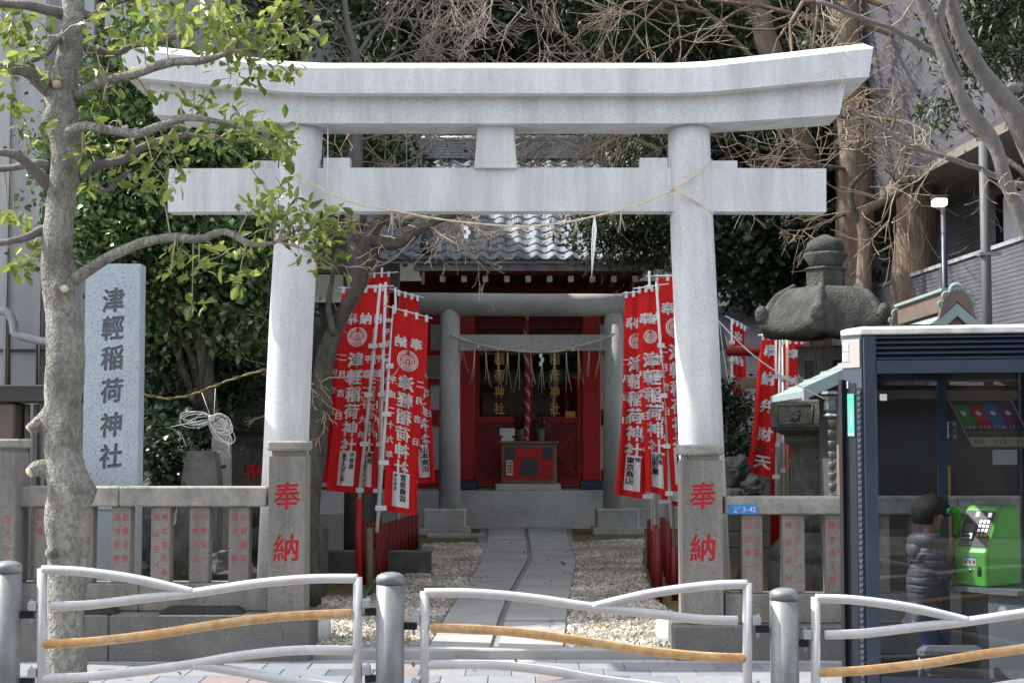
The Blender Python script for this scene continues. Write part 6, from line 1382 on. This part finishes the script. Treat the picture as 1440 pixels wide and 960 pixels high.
dr = lb_('door', 'booth_black', booth, (-CH - .0, -CH + .035, CH + .01, CH + .05, .07, zb(533)), (-CH, -CH + .035, D_ - .04, D_, .07, zb(533)), (-CH, -CH + .035, CH, D_, zb(545), zb(533)), (-CH, -CH + .035, CH, D_, .07, .2))
MB().add([MBo @ Vector(p) for p in [(-CH + .017, CH + .05, .2), (-CH + .017, D_ - .04, .2), (-CH + .017, D_ - .04, zb(545)), (-CH + .017, CH + .05, zb(545))]], [(0, 1, 2, 3)]).build('glass_pane', 'booth_glass', dr)
# chamfer face: s runs 0 (front post) .. 1 (left), out = towards the viewer's left
def cf(s0, s1, o0, o1, z0, z1, name, mt, parent=booth):
    a, b = Vector((-.004, -.0)), Vector((-CH - .004, CH)); d = b - a; n_ = Vector((-d.y, -d.x)).normalized() * 1
    n_ = Vector((-.707, -.707)); m_ = MB(); ring = lambda z: [(*(a + d * s + n_ * o), z) for s, o in ((s0, o0), (s1, o0), (s1, o1), (s0, o1))]
    m_.loft([ring(z0), ring(z1)]); return recalc(m_.xf(MBo).build(name, mt, parent))
cf(0, 1, -.02, 0, zb(471), zb(533) - .0 + .0, 'corner_panel', 'booth_paint') if False else cf(0, 1, -.02, 0, .07, zb(471), 'corner_panel', 'booth_paint')
sgn_ = cf(.06, .96, .001, .006, zb(516), zb(476), 'lit_panel', flat('lit_panel', (.38, .36, .34))); 
m_ = MB(); ds = Vector((-CH, CH)); 
def onc(u_2, v_2, o=.009): q = Vector((-.004, 0)) + ds * u_2 + Vector((-.707, -.707)) * o; return MBo @ Vector((q.x, q.y, v_2))
write(m_, '電話', lambda a_, b_: onc(.78 - a_ / .148, b_), 0, zb(486), .055, .06, .02); m_.build('panel_text', 'white_paint', sgn_)
sg2 = cf(.36, .70, .004, .010, zb(613), zb(553), 'teal_sign', 'green_sign'); m_ = MB()
m_.add([onc(s_, z_, .0102) for s_, z_ in ((.39, zb(611)), (.67, zb(611)), (.67, zb(609)), (.39, zb(609)))], [(0, 1, 2, 3)]); m_.add([onc(s_, z_, .0102) for s_, z_ in ((.50, zb(598)), (.56, zb(598)), (.48, zb(570)), (.54, zb(585)))], [(0, 1, 3, 2)]); m_.build('sign_mark', 'white_paint', sg2)
cf(.30, .80, .0, .003, .1, zb(538), 'door_edge', 'booth_black'); cf(.86, 1.04, .0, .03, .08, zb(533), 'door_handle_bar', 'booth_black'); cf(.66, .76, .003, .008, zb(545), zb(535), 'hinge', 'chrome')
cf(.02, .26, .0, .002, .1, zb(545), 'vent_strip', 'booth_black')
zz = zb(549); i = 0
while zz > .15:
    a_ = [onc(.03, zz, .003), onc(.25, zz, .003), onc(.03, zz - .022, .012), onc(.25, zz - .022, .003)]
    MB().add([onc(.03, zz, .003), onc(.25, zz, .003), onc(.25, zz - .02, .003), onc(.03, zz - .02, .014)], [(0, 1, 2), (0, 2, 3)]).build('vent_fin', 'booth_paint', booth); zz -= .0336
# ---- fittings inside
ph = thing('public_phone', 'bright green public telephone on the booth shelf', 'telephone', (X(1385, 9.1), 9.25, .645))
K = Vector((X(1385, 9.1), 9.1, 0)); f_, s_d = Vector((-.6, .8, 0)), Vector((.8, .6, 0))
def pq(a, b, z): return K + f_ * a + s_d * b + Vector((0, 0, z))
z0, zm, z1 = Z(826, 9.1), Z(775, 9.1), Z(713, 9.1); PWd = .235
prof_ = [(.0, z0 + .01), (.012, z0), (.32, z0), (.33, z0 + .015), (.33, z1 - .02), (.31, z1), (.15, z1), (.125, z1 - .015), (.012, zm + .01), (0, zm - .01)]
bev = MB(); S_ = []
for a, ins in ((0, .014), (.006, .005), (.018, 0), (PWd - .018, 0), (PWd - .006, .005), (PWd, .014)):
    cy, cz = .18, (z0 + z1) / 2; S_.append([pq(a, b + (cy - b) * ins / .17, z + (cz - z) * ins / .24) for b, z in prof_])
body = recalc(MB().loft(S_).build('phone_body', 'phone_green', ph))
def slope(a, t, out=0.0):   # t 0 bottom .. 1 top of the slanted face, a across
    b0, zz0, b1, zz1 = .012, zm + .01, .125, z1 - .015; n_ = Vector((zz1 - zz0, b1 - b0)).normalized(); b = b0 + (b1 - b0) * t - n_.x * out; z = zz0 + (zz1 - zz0) * t + n_.y * out; return pq(a, b, z)
def srect(a0, a1, t0, t1, o, name, mt, parent): return recalc(MB().loft([[slope(a0, t0, 0), slope(a1, t0, 0), slope(a1, t1, 0), slope(a0, t1, 0)], [slope(a0, t0, o), slope(a1, t0, o), slope(a1, t1, o), slope(a0, t1, o)]]).build(name, mt, parent))
dp = srect(.02, PWd - .02, .04, .95, .003, 'control_panel', 'panel_dark', ph)
for r_ in range(4):
    for c_ in range(3): srect(.035 + c_ * .026, .052 + c_ * .026, .30 + r_ * .11, .37 + r_ * .11, .009, 'key', 'chrome' if r_ else flat('key_yellow', (.6, .45, .1)), dp)
srect(.125, .20, .22, .36, .016, 'card_slot', 'chrome', dp); srect(.135, .19, .26, .30, .018, 'slot_mouth', 'plastic_black', dp); srect(.125, .20, .08, .16, .010, 'card_slot', 'panel_grey', dp); srect(.135, .19, .10, .14, .012, 'slot_mouth', 'plastic_black', dp)
srect(.13, .20, .40, .60, .006, 'instruction_plate', flat('plate_grey', (.22, .22, .2)), dp); srect(.035, .06, .78, .9, .008, 'coin_slot', 'chrome', dp); srect(.12, .15, .78, .92, .005, 'yellow_arrow', 'white_paint', dp)
def frect(a0, a1, z0_, z1_, o, name, mt): return recalc(MB().loft([[pq(a0, 0, z0_), pq(a1, 0, z0_), pq(a1, 0, z1_), pq(a0, 0, z1_)], [pq(a0, -o, z0_), pq(a1, -o, z0_), pq(a1, -o, z1_), pq(a0, -o, z1_)]]).build(name, mt, ph))
lbp = frect(.075, .165, Z(797, 9.1), Z(786, 9.1), .002, 'instruction_label', 'white_paint')
for k in range(3): m_ = MB(); c = pq(.09 + k * .03, -.003, Z(791, 9.1)); m_.add([c + f_ * math.cos(a) * .009 + Vector((0, 0, math.sin(a) * .012)) for a in np.linspace(0, 2 * math.pi, 9)[:-1]], [tuple(range(8))]); m_.build('label_dot', flat('dot_tan', (.3, .2, .1)), lbp)
frect(.075, .165, Z(786, 9.1), Z(784, 9.1), .002, 'label_strip', 'blue_plate'); frect(.04, .068, Z(811, 9.1), Z(797, 9.1), .001, 'coin_return', 'plastic_black'); MB().tube([pq(.115, .002, Z(803, 9.1)), pq(.115, -.008, Z(803, 9.1))], .009, 10).build('lock', 'chrome', ph)
# shelf and cabinet
shf = thing('phone_shelf', 'grey metal shelf and cabinet carrying the green phone', 'shelf', pq(.1, .15, -z0 + z0))
sm_ = MB(); sm_.prism([tuple(pq(.26, -.03, 0))[:2], tuple(pq(-.22, -.03, 0))[:2], tuple(pq(-.22, .38, 0))[:2], tuple(pq(.26, .38, 0))[:2]], 'z', z0 - .03, z0 - .001); recalc(sm_.build('shelf_top', 'panel_grey', shf))
sm_ = MB(); sm_.prism([tuple(pq(.20, .02, 0))[:2], tuple(pq(.02, .02, 0))[:2], tuple(pq(.02, .36, 0))[:2], tuple(pq(.20, .36, 0))[:2]], 'z', .08, z0 - .031); recalc(sm_.build('dark_cabinet', 'panel_dark', shf))
sm_ = MB(); sm_.prism([tuple(pq(.0, -.0, 0))[:2], tuple(pq(-.24, .0, 0))[:2], tuple(pq(-.24, .36, 0))[:2], tuple(pq(.0, .36, 0))[:2]], 'z', .08, z0 - .031); cab = recalc(sm_.build('grey_cabinet', 'panel_grey', shf))
c = pq(-.10, -.002, Z(858, 9.05)); MB().add([c + f_ * math.cos(a) * -.03 + Vector((0, 0, math.sin(a) * .03)) for a in np.linspace(0, 2 * math.pi, 17)[:-1]], [tuple(range(16))]).build('round_sticker', 'white_paint', cab)
# information board, leaning out over the user
bd = thing('information_board', 'slanted information board with green red blue and purple panels inside the booth', 'board', at(1390, 595, 9.45))
BLc = at(1367, 628, 9.35); hd = Vector((.86, -.42, 0)).normalized(); ud = Vector((-.5, -.42, .75)).normalized(); BW, BH = .36, .37
def bp(u_3, v_3, o=0.0): n_ = hd.cross(ud).normalized(); n_ = n_ if n_.y < 0 else -n_; return BLc + hd * u_3 * BW + ud * v_3 * BH + n_ * o
def brect(u0, u1, v0, v1, o, name, mt, parent=bd): return recalc(MB().loft([[bp(u0, v0, o - .006), bp(u1, v0, o - .006), bp(u1, v1, o - .006), bp(u0, v1, o - .006)], [bp(u0, v0, o), bp(u1, v0, o), bp(u1, v1, o), bp(u0, v1, o)]]).build(name, mt, parent))
brect(0, 1, 0, 1, 0, 'board_frame', flat('board_frame', (.26, .25, .2))); brect(.03, .97, .22, .97, .002, 'board_field', 'panel_dark'); brect(.02, .98, .02, .2, .002, 'number_strip', flat('strip_beige', (.42, .39, .28)))
for k, col in enumerate(((.06, .22, .07), (.40, .03, .03), (.03, .13, .36), (.13, .02, .13))):
    u0 = .04 + k * .233; brect(u0, u0 + .222, .52, .88, .004, 'colour_panel', flat(f'panel_colour_{k}', col)); brect(u0, u0 + .222, .40, .50, .004, 'colour_strip', flat(f'panel_colour_{k}', col))
    g_ = MB(); g_.add([bp(u0 + .11 + math.cos(a) * .045, .72 + math.sin(a) * .05, .006) for a in np.linspace(0, 2 * math.pi, 9)[:-1]], [tuple(range(8))]); write(g_, ['104', '113', '118', '171'][k], lambda a, b: bp(a, b, .006), u0 + .03, .43, .09, .065, 0, vertical=False); g_.build('panel_mark', 'white_plaster', bd)
for a, b in ((.05, .33), (.35, .58), (.6, .95)): brect(a, b, .24, .36, .004, 'grey_field', flat('field_grey', (.10, .10, .10)))
g_ = MB(); write(g_, '104  113  116', lambda a, b: bp(a, b, .004), .08, .12, .13, .068, 0, vertical=False); g_.build('number_text', 'ink', bd)
q = at(1396, 632, 9.55); pn = MB().box(q.x, X(1430, 9.55), 9.55, 9.555, Z(653, 9.55), Z(632, 9.55)); tag(pn.build('paper_note', 'white_plaster'), 'small white paper note under the information board', 'note')
q = at(1333, 594, 9.85); pn = MB().box(q.x - .0, X(1345, 9.85), 9.85, 9.856, Z(617, 9.85), Z(593, 9.85)); pn = pn.build('sticker', 'white_plaster'); tag(pn, 'white sticker with dark writing on the rear glass, left of the board', 'sticker')
g_ = MB(); write(g_, '電話不調', front(9.848), X(1337, 9.85), Z(597, 9.85), .026, .027, .02); write(g_, '話台', front(9.848), X(1342, 9.85), Z(601, 9.85), .024, .034, .02); g_.build('sticker_text', 'ink', pn)
q = at(1236, 560, 8.85); pn = MBo @ Vector((.09, .03, 0)); tag(MB().box(pn.x, pn.x + .04, pn.y - .02, pn.y - .018, zb(563), zb(554)).build('label_sticker', 'white_plaster'), 'tiny white label at the upper left inside of the booth glass', 'label')
o = thing('bamboo_post', 'ochre wooden post beyond the booth glass', 'post', (X(1329, 12.4), 12.4, 0)); MB().box(X(1322, 12.4), X(1336, 12.4), 12.4, 12.5, 0, Z(655, 12.4)).build('post', flat('ochre', (.42, .26, .05)), o)

# ================================================================ the child on the phone
PY = 9.36; pu = PY / 2200
def J(px, py, dy=0.0): p = at(px, py, PY + dy); return p
def skin_mesh(name, joints, edges, radii, mt, parent, root=0, sub=2):
    me = bpy.data.meshes.new(name); off = wloc(parent); me.from_pydata([tuple(j - off) for j in joints], edges, []); o = bpy.data.objects.new(name, me); COL.objects.link(o)
    md = o.modifiers.new('s', 'SKIN'); md.use_smooth_shade = True; md.branch_smoothing = .4
    for i, r in enumerate(radii):
        d = me.skin_vertices[0].data[i]; d.radius = r if hasattr(r, '__len__') else (r, r); d.use_root = (i == root)
    o.modifiers.new('u', 'SUBSURF').levels = sub
    bpy.context.view_layer.update(); dg = bpy.context.evaluated_depsgraph_get(); nm = bpy.data.meshes.new_from_object(o.evaluated_get(dg)); o.modifiers.clear(); o.data = nm; nm.name = name
    nm.materials.clear(); nm.materials.append(MATS[mt]); o.parent = parent; return o
pr = thing('person', 'child in grey quilted hooded jacket and jeans holding the green handset to the ear', 'person', (X(1303, PY), PY, .08))
fw = Vector((.998, .06, 0)); rt = Vector((.06, -.998, 0))     # facing direction, and towards the child's right (viewer) side
hc = J(1309, 724)
pel = J(1303, 872); 
jj = [pel, J(1303, 845), J(1301, 812), J(1301, 775), J(1304, 756), hc + Vector((0, 0, -.035)) + fw * .015, hc + Vector((0, 0, .015)) - fw * .012,
      # right arm (viewer side): shoulder, elbow, wrist, palm
      J(1303, 776) + rt * .095, J(1322, 806) + rt * .11, J(1341, 768, .06), J(1343, 752, .06),
      # left arm
      J(1303, 776) - rt * .095, J(1318, 812) - rt * .12 + fw * .02, J(1340, 806, .1), J(1345, 800, .1),
      # legs
      pel + rt * .06 + Vector((0, 0, -.02)), pel + rt * .065 + fw * .02 + Vector((0, 0, -.2)), Vector((pel.x, pel.y, 0)) + rt * .07 + Vector((0, 0, .13)), Vector((pel.x, pel.y, 0)) + rt * .075 + fw * .12 + Vector((0, 0, .10)),
      pel - rt * .06 + Vector((0, 0, -.02)), pel - rt * .075 + fw * .12 + Vector((0, 0, -.2)), Vector((pel.x, pel.y, 0)) - rt * .075 + fw * .1 + Vector((0, 0, .13)), Vector((pel.x, pel.y, 0)) - rt * .08 + fw * .22 + Vector((0, 0, .10)),
      hc + Vector((0, 0, -.058)) + fw * .062, hc + Vector((0, 0, -.012)) + fw * .088]
ee = [(0, 1), (1, 2), (2, 3), (3, 4), (4, 5), (5, 6), (3, 7), (7, 8), (8, 9), (9, 10), (3, 11), (11, 12), (12, 13), (13, 14), (0, 15), (15, 16), (16, 17), (17, 18), (0, 19), (19, 20), (20, 21), (21, 22), (5, 23), (6, 24)]
rr = [.075, .075, .085, .07, .036, .06, .092, .04, .032, .022, .026, .04, .032, .022, .026, .062, .045, .032, .028, .062, .045, .032, .028, .02, .012]
# fingers of the right hand round the handset
hb = jj[10]
for k in range(4):
    a = len(jj); base = hb + Vector((0, 0, .022 - k * .014)); jj += [base + fw * .018 - rt * .0, base + fw * .034 + rt * .018, base + fw * .022 + rt * .034]; ee += [(10, a), (a, a + 1), (a + 1, a + 2)]; rr += [.0085, .0075, .0065]
a = len(jj); jj += [hb + Vector((0, 0, -.01)) - fw * .014 + rt * .015, hb + Vector((0, 0, .02)) - fw * .018 + rt * .028]; ee += [(10, a), (a, a + 1)]; rr += [.009, .0075]
body = skin_mesh('body', jj, ee, rr, 'skin', pr)
# ear joined to the head surface
ear = MB(); ec = hc + rt * .090 + fw * .016 + Vector((0, 0, -.012)); ear.sphere((0, 0, 0), 1, 12, 8); ear.v = [tuple(ec + fw * v[0] * .015 + rt * v[1] * .014 + Vector((0, 0, v[2] * .027))) for v in ear.v]; ear.build('ear', 'skin', body)
ear = MB(); ec = hc - rt * .088 + fw * .022 + Vector((0, 0, -.014)); ear.sphere((0, 0, 0), 1, 12, 8); ear.v = [tuple(ec + fw * v[0] * .015 + rt * v[1] * .014 + Vector((0, 0, v[2] * .027))) for v in ear.v]; ear.build('ear', 'skin', body)
for s_ in (-1, 1):
    m_ = MB(); m_.sphere(tuple(hc + fw * .094 + rt * .03 * s_ + Vector((0, 0, .0))), .009, 8, 6); m_.build('eye', 'ink', body)
m_ = MB(); m_.tube([hc + fw * .082 + rt * .02 + Vector((0, 0, -.062)), hc + fw * .09 + Vector((0, 0, -.064)), hc + fw * .082 - rt * .02 + Vector((0, 0, -.062))], .005, 6); m_.build('lips', flat('lip', (.38, .15, .12)), body)
# hair: cap over the crown, back and sides
m_ = MB(); n, k = 40, 22; m_.sphere((0, 0, 0), 1, n, k); V2 = []
for v in m_.v:
    v = Vector(v); h = hc + Vector((0, 0, .012)) + fw * v.x * .101 + rt * v.y * .095 + Vector((0, 0, v.z * .10))
    h += (h - hc).normalized() * (.006 * noise.noise(v * 5) + .0035 * noise.noise(v * 16)); V2.append(h)
fs = []
for f in m_.f:
    c = sum((Vector(m_.v[i]) for i in f), Vector()) / len(f)
    if c.z > .34 - .1 * c.x or (c.x < -.12 and c.z > -.58) or (c.x < .42 and c.z > .06) or (.42 <= c.x and c.z > .22) : fs.append(f)
hm = MB(); hm.v = [tuple(v) for v in V2]; hm.f = fs; hm.sm = [True] * len(fs); hr = hm.build('hair', 'hair', pr); md = hr.modifiers.new('t', 'SOLIDIFY'); md.thickness = .016; md.offset = -1
# jacket with quilted rolls
ja = [pel + Vector((0, 0, -.02)), J(1304, 850), J(1303, 820), J(1301, 792), J(1302, 772), J(1304, 759), J(1302, 778) + rt * .085, J(1321, 808) + rt * .115, J(1338, 786, .05) + rt * .02, J(1341, 772, .06), J(1302, 778) - rt * .085, J(1318, 814) - rt * .12, J(1339, 808, .1)]
je = [(0, 1), (1, 2), (2, 3), (3, 4), (4, 5), (4, 6), (6, 7), (7, 8), (8, 9), (4, 10), (10, 11), (11, 12)]
jr = [.104, .122, .126, .125, .092, .052, .076, .062, .050, .038, .076, .062, .045]
jk = skin_mesh('jacket', ja, je, jr, 'jacket', pr, 1, 4)
off = wloc(pr); me = jk.data; me.update(); ns_ = [v.normal.copy() for v in me.vertices]
for v, n_ in zip(me.vertices, ns_):
    w = v.co + off; q = .5 + .5 * math.cos((w.z + .012 * noise.noise(w * 7)) / .050 * 2 * math.pi)
    v.co += n_ * (-.0075 * q ** 8 + .005 * noise.noise(w * 12) + .004 * noise.noise(Vector((w.x * 30, w.y * 30, w.z * 60))))
def blob(c, r, name, mt, parent, a=fw, b=rt, nz=.006):
    m_ = MB(); m_.sphere((0, 0, 0), 1, 20, 14); m_.v = [tuple(c + a * v[0] * r[0] + b * v[1] * r[1] + Vector((0, 0, v[2] * r[2]))) for v in m_.v]; return m_.noise(nz, 9).build(name, mt, parent)
m_ = MB(); hd_c = J(1290, 765)
m_.tube(smooth_path([J(1322, 768) + rt * .05, J(1310, 757) + rt * .1, J(1296, 757) + rt * .09, J(1286, 760), J(1296, 757) - rt * .08, J(1312, 757) - rt * .08], 5), lerp_list([.022, .032, .04, .046, .036, .024], 5), 12); m_.noise(.006, 12).build('hood_collar', 'jacket', jk)
blob(J(1287, 772) , (.05, .085, .062), 'hood', 'jacket', jk, nz=.012)
bn = thing('seat_bar', 'low grey padded bar on thin legs before the child in the booth', 'bench', at(1334, 960, 9.02))
MB().bbox(X(1288, 9.02), X(1379, 9.02), 9.0, 9.1, Z(928, 9.02), Z(908, 9.02), .03).build('pad', 'panel_grey', bn)
for px in (1291, 1376): MB().tube([(X(px, 9.02), 9.05, .075), (X(px, 9.02), 9.05, Z(925, 9.02))], .012, 8).build('leg', 'steel_grey', bn)
# jeans and shoes
jl = [pel + Vector((0, 0, .05)), pel + rt * .062 + Vector((0, 0, -.07)), jj[16] , jj[17], pel - rt * .062 + fw * .03 + Vector((0, 0, -.07)), jj[20], jj[21]]
skin_mesh('jeans', jl, [(0, 1), (1, 2), (2, 3), (0, 4), (4, 5), (5, 6)], [.075, .064, .055, .046, .064, .055, .046], 'denim', pr, 0, 2)
for q in (18, 22): blob(jj[q] - fw * .02 + Vector((0, 0, -.0 + .0)) * 1, (.115, .05, .055), 'shoe', 'shoe', pr)
# handset and cord
hs = thing('phone_handset', 'lime green telephone handset held against the ear of the child', 'handset', J(1343, 740, .06))
p0, p1 = J(1341, 718, .055), J(1345, 768, .055)
MB().tube(smooth_path([p0 + Vector((-.012, 0, 0)), p0 + Vector((.014, 0, .006)), p0.lerp(p1, .35) + Vector((.016, 0, 0)), p0.lerp(p1, .7) + Vector((.012, 0, 0)), p1], 5), lerp_list([.024, .025, .017, .016, .021], 5), 14).build('handle', 'phone_green', hs)
MB().tube([p0 + Vector((-.03, 0, -.004)), p0 + Vector((.012, 0, .002))], [.026, .029], 16).build('ear_cup', 'phone_green', hs); MB().tube([p1 + Vector((-.022, 0, -.002)), p1 + Vector((.01, 0, 0))], [.021, .024], 16).build('mouth_cup', 'phone_green', hs)
P_ = smooth_path([p1, p1 + Vector((.01, 0, -.1)), p1 + Vector((.05, -.02, -.16)), pq(.235, .1, z0 + .08)], 14); MB().tube([p + Vector((math.cos(i * 1.4) * .006, math.sin(i * 1.4) * .006, 0)) for i, p in enumerate(P_)], .0035, 5).build('cord', 'plastic_black', hs)
# ================================================================ tidy up
bpy.data.objects.remove(_to)
